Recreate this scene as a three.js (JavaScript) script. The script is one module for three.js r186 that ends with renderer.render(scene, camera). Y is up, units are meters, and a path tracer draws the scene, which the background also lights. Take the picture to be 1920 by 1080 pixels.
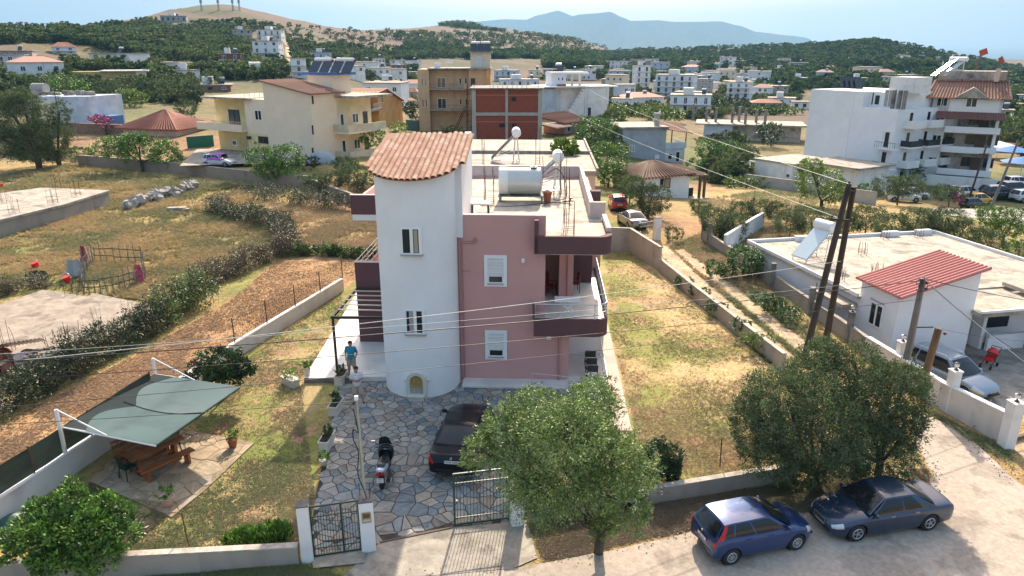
import * as THREE from 'three';
import { mergeGeometries } from 'three/addons/utils/BufferGeometryUtils.js';
const V = (x, y, z) => new THREE.Vector3(x, y, z), PI = Math.PI, R = d => d * PI / 180;
const clamp = (x, a, b) => Math.min(b, Math.max(a, x)), lerp = (a, b, t) => a + (b - a) * t;
const sstep = (a, b, x) => { const t = clamp((x - a) / (b - a), 0, 1); return t * t * (3 - 2 * t); };
let seedN = 12345;
const rnd = () => { seedN = (seedN + 0x6D2B79F5) | 0; let t = Math.imul(seedN ^ (seedN >>> 15), 1 | seedN); t = (t + Math.imul(t ^ (t >>> 7), 61 | t)) ^ t; return ((t ^ (t >>> 14)) >>> 0) / 4294967296; };
const rr = (a, b) => a + (b - a) * rnd(), gauss = () => (rnd() + rnd() + rnd() + rnd() - 2) * 0.866;
const seed = n => { seedN = n * 7919 + 17; };

// ---------- camera, sky, sun, exposure ----------
const scene = new THREE.Scene();
const H = 14.5, F = 1321, PITCH = R(18.4), CP = Math.cos(PITCH), SP = Math.sin(PITCH);
const camera = new THREE.PerspectiveCamera(2 * Math.atan(540 / F) * 180 / PI, 16 / 9, 0.1, 30000);
camera.position.set(0, H, 0); camera.rotation.x = -PITCH;
const renderer = new THREE.WebGLRenderer({ antialias: true });
renderer.toneMapping = THREE.LinearToneMapping; renderer.toneMappingExposure = 1.85;
renderer.shadowMap.enabled = true; renderer.outputColorSpace = THREE.SRGBColorSpace;
const SUN_AZ = R(6), SUN_EL = R(35.5);
const sunDir = V(Math.sin(SUN_AZ) * Math.cos(SUN_EL), Math.sin(SUN_EL), -Math.cos(SUN_AZ) * Math.cos(SUN_EL));
const sun = new THREE.DirectionalLight(new THREE.Color().setRGB(1, 0.87, 0.69), 4.7);
sun.position.copy(sunDir).multiplyScalar(150).add(V(0, 0, -40)); sun.target.position.set(0, 0, -40);
sun.castShadow = true; sun.shadow.mapSize.set(4096, 4096);
Object.assign(sun.shadow.camera, { left: -90, right: 90, top: 90, bottom: -90, near: 1, far: 400 });
sun.name = 'sun'; scene.add(sun, sun.target);
{ // clear hazy summer sky: blue overhead, pale at the horizon, paler towards the sun
  const w = 512, h = 256, d = new Float32Array(w * h * 4);
  for (let j = 0; j < h; j++) for (let i = 0; i < w; i++) {
    const el = ((j + 0.5) / h - 0.5) * PI, az = ((i + 0.5) / w - 0.5) * 2 * PI;           // three.js: u = atan2(z, x)/2pi + .5
    const dir = V(Math.cos(el) * Math.cos(az), Math.sin(el), Math.cos(el) * Math.sin(az));
    const e = Math.max(0, el), mu = clamp(dir.dot(sunDir), -1, 1), ang = Math.acos(mu);
    const hz = Math.exp(-e / 0.16), near = Math.exp(-ang * ang / 0.17);
    const c = [0.285, 0.385, 0.545], hcol = [0.26, 0.345, 0.41];
    for (let k = 0; k < 3; k++) {
      let v = lerp(c[k], hcol[k], hz) + near * [4.3, 3.0, 2.0][k];
      if (el < 0) v = lerp(v, [0.22, 0.22, 0.2][k], sstep(0, -0.15, el));
      d[(j * w + i) * 4 + k] = v * 1.0;
    }
    d[(j * w + i) * 4 + 3] = 1;
  }
  const t = new THREE.DataTexture(d, w, h, THREE.RGBAFormat, THREE.FloatType);
  t.mapping = THREE.EquirectangularReflectionMapping; t.magFilter = t.minFilter = THREE.LinearFilter; t.needsUpdate = true;
  scene.background = t; scene.environment = t; scene.backgroundIntensity = 1; scene.environmentIntensity = 1;
}
scene.fog = new THREE.FogExp2(new THREE.Color().setRGB(0.27, 0.63, 0.97), 0.0001);

// ---------- photo geometry helpers: where a line of sight meets the ground or a plane ----------
const ray = (px, py) => { const u = (px - 960) / F, v = (py - 540) / F; return V(u, -(v * CP + SP), -(CP - v * SP)); };
const at = (px, py, h = 0) => { const d = ray(px, py), t = (h - H) / d.y; return V(d.x * t, h, d.z * t); };
const atz = (px, py, z) => { const d = ray(px, py), t = z / d.z; return V(d.x * t, H + d.y * t, z); };
const proj = p => { const y = p.y - H, up = y * CP - p.z * SP, f = -y * SP - p.z * CP; return [960 + F * p.x / f, 540 - F * up / f, f]; };
const depthOf = p => -(p.y - H) * SP - p.z * CP;
const rowAt = (py, z) => atz(960, py, z).y;             // height seen at picture row py in the plane z

// ---------- noise and textures ----------
function lattice(N, cells, sd) {
  seed(sd); const L = new Float32Array(cells * cells); for (let i = 0; i < L.length; i++) L[i] = rnd();
  const o = new Float32Array(N * N);
  for (let y = 0; y < N; y++) { const fy = y / N * cells, y0 = Math.floor(fy), ty = fy - y0, sy = ty * ty * (3 - 2 * ty), a = (y0 % cells) * cells, b = ((y0 + 1) % cells) * cells;
    for (let x = 0; x < N; x++) { const fx = x / N * cells, x0 = Math.floor(fx), tx = fx - x0, sx = tx * tx * (3 - 2 * tx), c = x0 % cells, e = (x0 + 1) % cells;
      o[y * N + x] = lerp(lerp(L[a + c], L[a + e], sx), lerp(L[b + c], L[b + e], sx), sy); } }
  return o;
}
function fbm(N, cells, oct, sd, gain = 0.55) {
  const o = new Float32Array(N * N); let amp = 1, tot = 0;
  for (let k = 0; k < oct && cells < N; k++, cells *= 2, amp *= gain) { const l = lattice(N, cells, sd + k * 13); for (let i = 0; i < o.length; i++) o[i] += l[i] * amp; tot += amp; }
  for (let i = 0; i < o.length; i++) o[i] /= tot; return o;
}
const h2 = (x, y) => { const s = Math.sin(x * 127.1 + y * 311.7) * 43758.5453; return s - Math.floor(s); };
const n2 = (x, y) => { const i = Math.floor(x), j = Math.floor(y), a = x - i, b = y - j, u = a * a * (3 - 2 * a), v = b * b * (3 - 2 * b); return lerp(lerp(h2(i, j), h2(i + 1, j), u), lerp(h2(i, j + 1), h2(i + 1, j + 1), u), v); };
const f2 = (x, y) => (n2(x, y) * 0.5 + n2(x * 2.1 + 7, y * 2.1) * 0.27 + n2(x * 4.3, y * 4.3 + 3) * 0.15 + n2(x * 9, y * 9) * 0.08);
const toS = v => { v = clamp(v, 0, 1); return v <= 0.0031308 ? v * 12.92 : 1.055 * v ** (1 / 2.4) - 0.055; };
function tex(N, metres, fn, srgb = true) {               // fn(i, x, y) -> [r, g, b], linear
  const d = new Uint8Array(N * N * 4);
  for (let y = 0, i = 0; y < N; y++) for (let x = 0; x < N; x++, i++) { const c = fn(i, x, y); for (let k = 0; k < 3; k++) d[i * 4 + k] = Math.round(255 * (srgb ? toS(c[k]) : clamp(c[k], 0, 1))); d[i * 4 + 3] = 255; }
  const t = new THREE.DataTexture(d, N, N); t.wrapS = t.wrapT = THREE.RepeatWrapping; t.magFilter = THREE.LinearFilter; t.minFilter = THREE.LinearMipmapLinearFilter; t.generateMipmaps = true;
  if (srgb) t.colorSpace = THREE.SRGBColorSpace; t.repeat.set(1 / metres, 1 / metres); t.needsUpdate = true; return t;
}
const mix3 = (a, b, t) => [lerp(a[0], b[0], t), lerp(a[1], b[1], t), lerp(a[2], b[2], t)];
const nA = fbm(512, 4, 7, 1), nB = fbm(512, 8, 6, 2), nC = fbm(512, 64, 3, 3), nD = fbm(512, 16, 5, 4);
const stain = tex(512, 5, i => { const v = 0.86 + 0.14 * sstep(0.3, 0.6, nA[i]) - 0.06 * sstep(0.55, 0.75, nB[i]) - 0.05 * nC[i]; return [v, v * 0.995, v * 0.985]; });
const stain2 = tex(512, 7, (i, x, y) => { const s = nA[(y >> 3) * 512 + x], v = 0.88 + 0.12 * sstep(0.35, 0.6, nB[i]) - 0.15 * sstep(0.52, 0.75, s); return [v, v * 0.98, v * 0.95]; });
const grain = tex(512, 3, i => { const v = nC[i] * 0.7 + nD[i] * 0.3; return [v, v, v]; }, false);
const concT = tex(512, 6, i => { const v = 0.72 + 0.35 * (nA[i] - 0.5) + 0.5 * (nD[i] - 0.5) + 0.25 * (nC[i] - 0.5) - 0.2 * sstep(0.56, 0.7, nB[i]); return [v, v * 0.985, v * 0.96]; });
const roadT = tex(1024, 14, (() => { const a = fbm(1024, 4, 8, 31), b = fbm(1024, 128, 3, 32), c = fbm(1024, 12, 5, 33); return i => { const v = 0.82 + 0.25 * (a[i] - 0.5) + 0.35 * (b[i] - 0.5) - 0.18 * sstep(0.56, 0.66, c[i]); return [v, v * 0.975, v * 0.94]; }; })());
const groundT = tex(1024, 9, (() => { const a = fbm(1024, 6, 8, 41, 0.62), b = fbm(1024, 180, 3, 42), c = fbm(1024, 40, 4, 43); return i => { const v = 0.66 + 0.75 * (b[i] - 0.5) + 0.6 * (a[i] - 0.5) + 0.5 * (c[i] - 0.5); return [v, v * lerp(0.94, 1.03, c[i]), v * 0.9]; }; })());
function grassTex(N, m, cols, sd) {                       // dry straw, green and soil in patches, with a fine grain
  const a = fbm(N, 5, 7, sd, 0.6), b = fbm(N, 14, 6, sd + 50, 0.6), c = fbm(N, N / 6 | 0, 2, sd + 99), e = fbm(N, N / 24 | 0, 3, sd + 140);
  return tex(N, m, i => { let k = mix3(cols[0], cols[1], sstep(0.38, 0.57, a[i] + (c[i] - 0.5) * 0.25)); k = mix3(k, cols[2], sstep(0.55, 0.68, b[i] + (e[i] - 0.5) * 0.3)); const v = 0.55 + 0.55 * c[i] + 0.35 * e[i]; return [k[0] * v, k[1] * v, k[2] * v]; });
}
// ---------- materials ----------
const col = (r, g, b) => new THREE.Color().setRGB(r, g, b);
const std = (c, o = {}) => new THREE.MeshStandardMaterial({ color: Array.isArray(c) ? col(...c) : c, roughness: 0.85, ...o });
const soft = tex(512, 6, i => { const v = 0.95 + 0.05 * sstep(0.3, 0.6, nA[i]) - 0.02 * nC[i]; return [v, v, v]; });
const plaster = (r, g, b, o = {}) => std([r, g, b], { map: stain, bumpMap: grain, bumpScale: 0.004, roughness: 0.9, ...o });
const m = {
  white: plaster(0.78, 0.78, 0.77, { map: soft }), white2: plaster(0.76, 0.76, 0.75, { map: stain2 }), pink: plaster(0.585, 0.32, 0.295, { map: soft }), maroon: plaster(0.125, 0.06, 0.063, { map: soft }), yellow: plaster(0.80, 0.65, 0.33), cream: plaster(0.84, 0.68, 0.50, { map: soft }),
  tan: plaster(0.58, 0.42, 0.25, { map: stain2 }), orange: plaster(0.72, 0.40, 0.14), grey: plaster(0.38, 0.37, 0.35, { map: stain2 }), bluew: plaster(0.5, 0.58, 0.66), blue: plaster(0.10, 0.20, 0.42), palepink: plaster(0.62, 0.46, 0.38, { map: stain2 }),
  conc: std([0.44, 0.40, 0.34], { map: concT, bumpMap: grain, bumpScale: 0.006 }), concPale: std([0.54, 0.475, 0.40], { map: concT, bumpMap: grain, bumpScale: 0.006 }), concDark: std([0.24, 0.22, 0.2], { map: concT, bumpMap: grain, bumpScale: 0.01 }), floor: std([0.72, 0.70, 0.66], { map: stain, roughness: 0.45 }),
  glass: std([0.02, 0.025, 0.03], { roughness: 0.06, metalness: 0 }), dark: std([0.015, 0.014, 0.014], { roughness: 0.7 }), frame: std([0.78, 0.78, 0.77], { roughness: 0.45 }), shutter: std([0.74, 0.76, 0.75], { roughness: 0.55, map: stain }),
  brown: std([0.10, 0.055, 0.03], { roughness: 0.6 }), chrome: std([0.75, 0.76, 0.78], { metalness: 1, roughness: 0.25 }), steel: std([0.62, 0.63, 0.64], { metalness: 0.6, roughness: 0.35 }), rust: std([0.17, 0.085, 0.05], { map: concT, roughness: 0.9 }), blackMetal: std([0.022, 0.02, 0.02], { roughness: 0.45 }),
  greenMetal: std([0.012, 0.05, 0.036], { roughness: 0.4 }), plasticW: std([0.75, 0.75, 0.74], { roughness: 0.35 }), plasticG: std([0.012, 0.04, 0.03], { roughness: 0.4 }), tank: std([0.52, 0.57, 0.55], { roughness: 0.3, metalness: 0.25, map: stain }), panel: std([0.03, 0.035, 0.05], { roughness: 0.12 }),
  wood: std([0.42, 0.145, 0.055], { roughness: 0.4, map: concT }), pole: std([0.10, 0.075, 0.058], { map: concT, bumpMap: grain, bumpScale: 0.01 }), poleTan: std([0.27, 0.16, 0.085], { map: concT, bumpMap: grain, bumpScale: 0.01 }), poleC: std([0.30, 0.285, 0.26], { map: concT }), bark: std([0.10, 0.078, 0.058], { map: concT, bumpMap: grain, bumpScale: 0.03 }),
  terracotta: std([0.42, 0.14, 0.07], { map: concT }), potW: std([0.62, 0.57, 0.48], { map: stain2 }), soil: std([0.05, 0.035, 0.025], { map: groundT }), wire: std([0.02, 0.02, 0.02], { roughness: 0.5 }), wireW: std([0.55, 0.54, 0.52], { roughness: 0.5 }), red: std([0.6, 0.03, 0.03], { roughness: 0.4 }), rubber: std([0.018, 0.018, 0.018], { roughness: 0.85 }),
};
const tileM = [[0.47, 0.235, 0.15], [0.54, 0.30, 0.205], [0.40, 0.20, 0.13], [0.58, 0.37, 0.27], [0.46, 0.27, 0.19]].map(c => std(c, { map: concT, roughness: 0.85 }));
const tileFar = std([0.42, 0.215, 0.15], { map: concT }), tilePink = std([0.55, 0.23, 0.20], { map: stain2 }), tileDark = std([0.24, 0.13, 0.085], { map: concT });

// ---------- object helpers ----------
const used = new Map();
const numbered = n => { const k = used.get(n) ?? 0; used.set(n, k + 1); return k ? n + '_' + String(k).padStart(3, '0') : n; };
const tag = (o, label, category, group) => { o.userData.label = label; o.userData.category = category; if (group) o.userData.group = group; return o; };
function thing(name, label, category, pos = V(0, 0, 0), turn = 0, group) { const o = new THREE.Group(); o.name = numbered(name); o.position.copy(pos); o.rotation.y = turn; scene.add(o); return tag(o, label, category, group); }
function mesh(name, geo, mat, parent) { const o = new THREE.Mesh(geo, mat); o.name = parent ? name : numbered(name); o.castShadow = o.receiveShadow = true; (parent ?? scene).add(o); return o; }
const struct = (name, geo, mat) => { const o = mesh(name, geo, mat); o.userData.kind = 'structure'; return o; };
const prep = g => { if (g.index) g = g.toNonIndexed(); for (const k of Object.keys(g.attributes)) if (!['position', 'normal', 'uv'].includes(k)) g.deleteAttribute(k); if (!g.attributes.normal) g.computeVertexNormals(); if (!g.attributes.uv) g.setAttribute('uv', new THREE.BufferAttribute(new Float32Array(g.attributes.position.count * 2), 2)); return g; };
const mat4 = (x, y, z, ry = 0, rx = 0, rz = 0) => new THREE.Matrix4().compose(V(x, y, z), new THREE.Quaternion().setFromEuler(new THREE.Euler(rx, ry, rz, 'YXZ')), V(1, 1, 1));
function boxG(w, h, d) { const g = new THREE.BoxGeometry(w, h, d), u = g.attributes.uv, s = [[d, h], [d, h], [w, d], [w, d], [w, h], [w, h]], ox = rnd() * 5, oy = rnd() * 5; for (let i = 0; i < 24; i++) u.setXY(i, u.getX(i) * s[i >> 2][0] + ox, u.getY(i) * s[i >> 2][1] + oy); return g; }
class MB {                                                  // collects simple geometries and merges them into one mesh
  constructor() { this.a = []; }
  add(g, mt) { g = prep(g); if (mt) g.applyMatrix4(mt); this.a.push(g); return this; }
  box(w, h, d, x, y, z, ry = 0, rx = 0, rz = 0) { return this.add(boxG(w, h, d), mat4(x, y, z, ry, rx, rz)); }
  span(x0, x1, y0, y1, z0, z1) { return this.box(Math.abs(x1 - x0), Math.abs(y1 - y0), Math.abs(z1 - z0), (x0 + x1) / 2, (y0 + y1) / 2, (z0 + z1) / 2); }
  bar(p, q, r, s = 6, r2 = r) { const d = q.clone().sub(p), l = d.length(); if (l < 1e-5) return this; const g = new THREE.CylinderGeometry(r2, r, l, s, 1); g.applyQuaternion(new THREE.Quaternion().setFromUnitVectors(V(0, 1, 0), d.normalize())); g.translate((p.x + q.x) / 2, (p.y + q.y) / 2, (p.z + q.z) / 2); return this.add(g); }
  beam(p, q, w, h) { const d = q.clone().sub(p), l = d.length(), mt = new THREE.Matrix4().lookAt(V(0, 0, 0), d, Math.abs(d.y) > 0.99 * l ? V(1, 0, 0) : V(0, 1, 0)).setPosition((p.x + q.x) / 2, (p.y + q.y) / 2, (p.z + q.z) / 2); return this.add(boxG(w, h, l), mt); }
  cyl(r, h, x, y, z, s = 16, r2 = r) { return this.add(new THREE.CylinderGeometry(r2, r, h, s), mat4(x, y + h / 2, z)); }
  tube(pts, r, n = 24, s = 5) { return this.add(new THREE.TubeGeometry(new THREE.CatmullRomCurve3(pts), n, r, s)); }
  geo() { return mergeGeometries(this.a); }
  build(name, mat, parent) { return mesh(name, this.geo(), mat, parent); }
}
const mb = () => new MB();
function polyPrism(pts, y0, y1) {                           // pts: [x, z] outline, upright prism with metre uv
  const s = new THREE.Shape(pts.map(p => new THREE.Vector2(p[0], -p[1]))); const g = new THREE.ExtrudeGeometry(s, { depth: y1 - y0, bevelEnabled: false }); g.rotateX(-PI / 2); g.translate(0, y0, 0); return g;
}
function sheet(pts, y) { const s = new THREE.Shape(pts.map(p => new THREE.Vector2(p.x, -p.z))), g = new THREE.ShapeGeometry(s); g.rotateX(-PI / 2); g.translate(0, y, 0); return g; }
function rough(pts, step, jit, sd = 1) { seed(sd); const o = []; for (let i = 0; i < pts.length; i++) { const a = pts[i], b = pts[(i + 1) % pts.length], n = Math.max(1, Math.ceil(a.distanceTo(b) / step)); for (let k = 0; k < n; k++) { const p = a.clone().lerp(b, k / n); p.x += gauss() * jit; p.z += gauss() * jit; o.push(p); } } return o; }
const inPoly = (x, y, P) => { let c = false; for (let i = 0, j = P.length - 1; i < P.length; j = i++) if ((P[i][1] > y) !== (P[j][1] > y) && x < (P[j][0] - P[i][0]) * (y - P[i][1]) / (P[j][1] - P[i][1]) + P[i][0]) c = !c; return c; };
// ---------- the lie of the land ----------
const ratioRow = row => { const v = (row - 540) / F; return (v * CP + SP) / (CP - v * SP); };
const RIDGE = [[-700, 70, 400], [0, 55, 430], [60, 59, 440], [130, 58, 460], [200, 49, 520], [270, 41, 600], [330, 25, 680], [400, 15, 750], [440, 13, 760], [500, 26, 770], [560, 39, 790], [620, 51, 830], [680, 57, 900], [760, 54, 1000], [860, 43, 1100], [920, 50, 1120], [1000, 60, 1150], [1060, 68, 1180], [1110, 83, 1200], [1150, 95, 1200], [1280, 92, 1150], [1430, 88, 1100], [1560, 84, 1000], [1640, 78, 950], [1700, 87, 930], [1800, 107, 900], [1920, 128, 850], [2600, 200, 700]];
const look = (T, x, k) => { if (x <= T[0][0]) return T[0][k]; for (let i = 1; i < T.length; i++) if (x < T[i][0]) { const t = (x - T[i - 1][0]) / (T[i][0] - T[i - 1][0]); return lerp(T[i - 1][k], T[i][k], t * t * (3 - 2 * t) * 0.5 + t * 0.5); } return T[T.length - 1][k]; };
const WA = at(100, 300), WB = at(500, 345), WN = V(-(WB.z - WA.z), 0, WB.x - WA.x).normalize();   // end of the left field
const colOf = (x, z) => z < -1 ? 960 + 1392 * x / -z : (x < 0 ? -900 : 2800);
const RWX = [[20, 19.9], [24.14, 19.25], [27.3, 18.45], [33, 18.0], [39, 17.55], [47, 16.8], [56, 15.6], [70, 14]];   // line of the right-hand boundary wall: [-z, x]
function T(x, z) {
  const r = Math.hypot(x, z), court = x > 17 ? -0.95 * sstep(0.05, 0.9, x - look(RWX, -z, 1)) * sstep(26.2, 28.6, -z) * sstep(53, 49.5, -z) : 0; if (r < 58) return court;
  const px = clamp(colOf(x, z), -700, 2600), d2 = -((x - WA.x) * WN.x + (z - WA.z) * WN.z);
  const left = 1 - sstep(640, 780, px), right = sstep(1080, 1350, px);
  let h = left * (1.1 * sstep(0.2, 1.0, d2) + 1.6 * sstep(2, 30, d2)) - right * 4.2 * sstep(60, 115, r) - (1 - left) * (1 - right) * 1.5 * sstep(70, 130, r);
  const D = look(RIDGE, px, 2), D0 = lerp(150, lerp(300, 330, right), sstep(500, 900, px)), hr = H - D * ratioRow(look(RIDGE, px, 1));
  if (r > D0) {
    const s = (r - D0) / (D - D0), w = sstep(0, 0.3, s) * (1 - 0.85 * sstep(0.75, 1, s)) * sstep(0, 0.1, s);
    h = s < 1 ? lerp(h, hr, s ** 1.45) : lerp(hr, hr * 0.4, sstep(0, 1.2, s - 1));
    h += (f2(x / 60, z / 60) - 0.5) * 9 * w;
  }
  return h + court;
}
const G = (px, py) => {                                     // where a line of sight meets the land
  const d = ray(px, py); let t = 8, a = t;
  const p = s => V(d.x * s, H + d.y * s, d.z * s);
  for (; t < 2600; t *= 1.012) { const q = p(t); if (q.y < T(q.x, q.z)) break; a = t; }
  for (let b = t, k = 0; k < 22; k++) { t = (a + b) / 2; const q = p(t); if (q.y < T(q.x, q.z)) b = t; else a = t; }
  const q = p(t); q.y = T(q.x, q.z); return q;
};
const onLand = p => { p.y = T(p.x, p.z); return p; };
{ // one sheet of land out to the ridges
  // soft patches of ground colour: [column, row, half width, half height, colour]
  const straw = [0.35, 0.25, 0.105], green = [0.20, 0.195, 0.06], soilC = [0.36, 0.20, 0.11], brownC = [0.22, 0.155, 0.085], pale = [0.46, 0.37, 0.25], hillC = [0.115, 0.078, 0.058], scrub = [0.06, 0.068, 0.028], redC = [0.29, 0.165, 0.09];
  const P = [[150, 330, 300, 40, straw], [250, 420, 300, 90, mix3(straw, green, 0.35)], [60, 460, 150, 60, green], [420, 400, 90, 30, straw], [330, 470, 90, 40, straw], [560, 415, 120, 45, [0.38, 0.25, 0.13]], [330, 580, 120, 60, straw], [60, 330, 120, 25, straw], [40, 280, 120, 25, [0.05, 0.05, 0.03]], [210, 470, 60, 12, brownC], [110, 510, 60, 10, brownC],
    [1300, 400, 110, 60, redC], [1300, 420, 60, 30, [0.33, 0.19, 0.10]], [1400, 380, 160, 30, straw], [1420, 360, 80, 20, straw], [1600, 400, 120, 40, straw], [1280, 470, 60, 20, mix3(redC, green, 0.3)], [1350, 460, 60, 20, redC], [1330, 540, 60, 50, [0.17, 0.17, 0.06]], [1420, 600, 80, 60, [0.17, 0.165, 0.06]], [1460, 560, 40, 30, mix3(redC, straw, 0.4)], [1440, 600, 70, 50, mix3(straw, green, 0.5)], [1560, 620, 60, 40, mix3(redC, green, 0.4)],
    [1250, 960, 260, 60, [0.19, 0.125, 0.07]], [1640, 860, 130, 70, [0.21, 0.17, 0.08]], [330, 1075, 300, 20, [0.10, 0.10, 0.045]], [1250, 520, 80, 60, mix3(straw, green, 0.4)], [740, 420, 200, 50, mix3(straw, brownC, 0.4)], [300, 270, 260, 22, redC], [700, 380, 100, 30, redC],
    [150, 75, 160, 14, [0.13, 0.10, 0.04]], [250, 92, 180, 18, [0.12, 0.095, 0.04]], [380, 60, 90, 14, [0.11, 0.07, 0.045]], [190, 160, 220, 25, [0.14, 0.115, 0.05]], [545, 95, 10, 22, [0.6, 0.45, 0.32]], [1400, 140, 120, 12, [0.11, 0.08, 0.045]], [1500, 170, 200, 12, [0.12, 0.10, 0.06]], [1100, 118, 150, 7, [0.11, 0.075, 0.045]], [1640, 90, 60, 8, [0.08, 0.065, 0.04]]];
  const NR = 300, NA = 440, pos = [], cl = [], uv = [], idx = [];
  const angs = []; for (let j = 0; j < NA; j++) { const t = j / (NA - 1) * 2 - 1; angs.push(t * R(58) * 0.9 + t ** 9 * R(58) * 0.9); }
  for (let i = 0; i <= NR; i++) { const r = 6 * Math.pow(2400 / 6, i / NR); for (let j = 0; j < NA; j++) {
    const x = r * Math.sin(angs[j]), z = -r * Math.cos(angs[j]), y = T(x, z); pos.push(x, y, z); uv.push(x, z);
    const q = proj(V(x, y, z)), far = sstep(130, 260, r), town = sstep(78, 115, r) * (1 - far); let c = mix3(mix3(straw, green, sstep(0.35, 0.65, f2(x / 9, z / 9))), soilC, 0.5 * sstep(0.5, 0.7, f2(x / 5 + 30, z / 5)));
    c = mix3(c, mix3([0.19, 0.14, 0.07], [0.095, 0.115, 0.04], sstep(0.38, 0.6, f2(x / 14, z / 14))), town * 0.85); c = mix3(c, mix3(hillC, scrub, 0.95 * sstep(0.42, 0.62, f2(x / 45, z / 45 + 9)) * (1 - 0.75 * sstep(430, 760, q[0]) * (1 - sstep(1130, 1300, q[0])) * sstep(110, 80, q[1]))), far);
    for (const p of P) { const e = Math.hypot((q[0] - p[0]) / p[2], (q[1] - p[1]) / p[3]) + (f2(x / 6 + p[0], z / 6) - 0.5) * 0.9 * (r < 150 ? 1 : 0.6); c = mix3(c, p[4], 0.9 * sstep(1.15, 0.75, e)); }
    const v = 0.75 + 0.5 * f2(x / 1.7, z / 1.7); cl.push(c[0] * v, c[1] * v, c[2] * v); } }
  for (let i = 0; i < NR; i++) for (let j = 0; j < NA - 1; j++) { const a = i * NA + j, b = a + NA; idx.push(a, a + 1, b, a + 1, b + 1, b); }
  const g = new THREE.BufferGeometry(); g.setAttribute('position', new THREE.Float32BufferAttribute(pos, 3)); g.setAttribute('color', new THREE.Float32BufferAttribute(cl, 3)); g.setAttribute('uv', new THREE.Float32BufferAttribute(uv, 2)); g.setIndex(idx); g.computeVertexNormals();
  struct('ground', g, std([1.45, 1.45, 1.45], { vertexColors: true, map: groundT, bumpMap: groundT, bumpScale: 0.06, roughness: 1 }));
}
{ // behind the viewpoint: flat ground and road, so that the land does not stop under the camera
  const g = new THREE.PlaneGeometry(500, 160); g.rotateX(-PI / 2); g.translate(0, -0.03, 72); struct('ground', g, std([0.3, 0.25, 0.15], { map: groundT, roughness: 1 }));
}
function mountain(prof, D, thick, c, sd) {                 // far ranges: a ridge with spurs
  const N = 260, M = 40, pos = [], idx = [], x0 = prof[0][0], x1 = prof[prof.length - 1][0];
  for (let i = 0; i <= N; i++) { const px = lerp(x0, x1, i / N), hr = H - D * ratioRow(look(prof, px, 1)), ux = (px - 960) / 1392;
    for (let j = 0; j <= M; j++) { const t = j / M, d = D - thick * (1 - t), w = 1 - Math.abs(f2(i / 14 + sd, 2 + t * 1.5) - 0.5) * 1.1 * (1 - t) ; pos.push(ux * d * 1.0, Math.max(-60, hr * (t ** 1.1) * (t > 0.99 ? 1 : w) - 40 * (1 - t)), -d); } }
  for (let i = 0; i < N; i++) for (let j = 0; j < M; j++) { const a = i * (M + 1) + j, b = a + M + 1; idx.push(a, b, a + 1, a + 1, b, b + 1); }
  const g = new THREE.BufferGeometry(); g.setAttribute('position', new THREE.Float32BufferAttribute(pos, 3)); g.setIndex(idx); g.computeVertexNormals(); struct('mountain', g, std(c, { roughness: 1, side: THREE.DoubleSide }));
}
mountain([[840, 96], [880, 44], [900, 40], [945, 36], [985, 37], [1010, 28], [1045, 20], [1075, 31], [1130, 48], [1200, 75], [1260, 110]], 9500, 3000, [0.055, 0.06, 0.045], 1);
mountain([[960, 110], [1010, 60], [1060, 34], [1085, 27], [1115, 25], [1140, 22], [1165, 33], [1180, 39], [1230, 38], [1262, 41], [1290, 41], [1345, 40], [1380, 48], [1415, 60], [1480, 67], [1505, 70], [1540, 86], [1600, 120]], 8200, 2600, [0.05, 0.055, 0.04], 7);

// ---------- sheets of ground round the house ----------
const lawnL = grassTex(1024, 15, [[0.36, 0.265, 0.12], [0.165, 0.185, 0.04], [0.30, 0.185, 0.095]], 61);
const lawnR = grassTex(1024, 17, [[0.47, 0.345, 0.165], [0.235, 0.235, 0.06], [0.40, 0.265, 0.14]], 71);
const strawT = grassTex(1024, 14, [[0.47, 0.30, 0.155], [0.40, 0.245, 0.115], [0.33, 0.19, 0.09]], 81);
const px2 = a => a.map(p => at(p[0], p[1]));
const zone = (name, pts, y, mat, step, jit, sd) => struct(name, sheet(rough(px2(pts), step, jit, sd), y), mat);
zone('lawn', [[470, 660], [655, 535], [660, 640], [600, 735], [592, 930], [570, 1052], [300, 1078], [-60, 1000], [185, 862], [330, 760]], 0.012, std([1, 1, 1], { map: lawnL, bumpMap: groundT, bumpScale: 0.04, roughness: 1 }), 0.8, 0.05, 3);
zone('lawn', [[1100, 476], [1180, 462], [1245, 520], [1458, 695], [1500, 870], [1240, 930], [1010, 975], [1000, 800], [1130, 640]], 0.012, std([1, 1, 1], { map: lawnR, bumpMap: groundT, bumpScale: 0.04, roughness: 1 }), 0.8, 0.05, 4);
zone('field', [[-80, 850], [40, 775], [150, 722], [300, 640], [420, 572], [520, 490], [600, 478], [720, 478], [720, 500], [650, 542], [450, 664], [190, 818], [-60, 985]], 0.008, std([0.82, 0.77, 0.72], { map: strawT, bumpMap: groundT, bumpScale: 0.05, roughness: 1 }), 1.0, 0.3, 5);
// the road along the front and round the right corner
const roadM = std([0.49, 0.42, 0.355], { map: roadT, bumpMap: grain, bumpScale: 0.01, roughness: 0.95 });
zone('road', [[-200, 1230], [500, 1150], [690, 1092], [1000, 1062], [1250, 1010], [1330, 990], [1500, 950], [1640, 930], [1730, 930], [1752, 890], [1712, 830], [1720, 775], [1790, 800], [1850, 850], [1905, 905], [2200, 1060], [2300, 1700], [960, 2600], [-800, 1900]], 0.02, roadM, 0.7, 0.06, 6);
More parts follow.
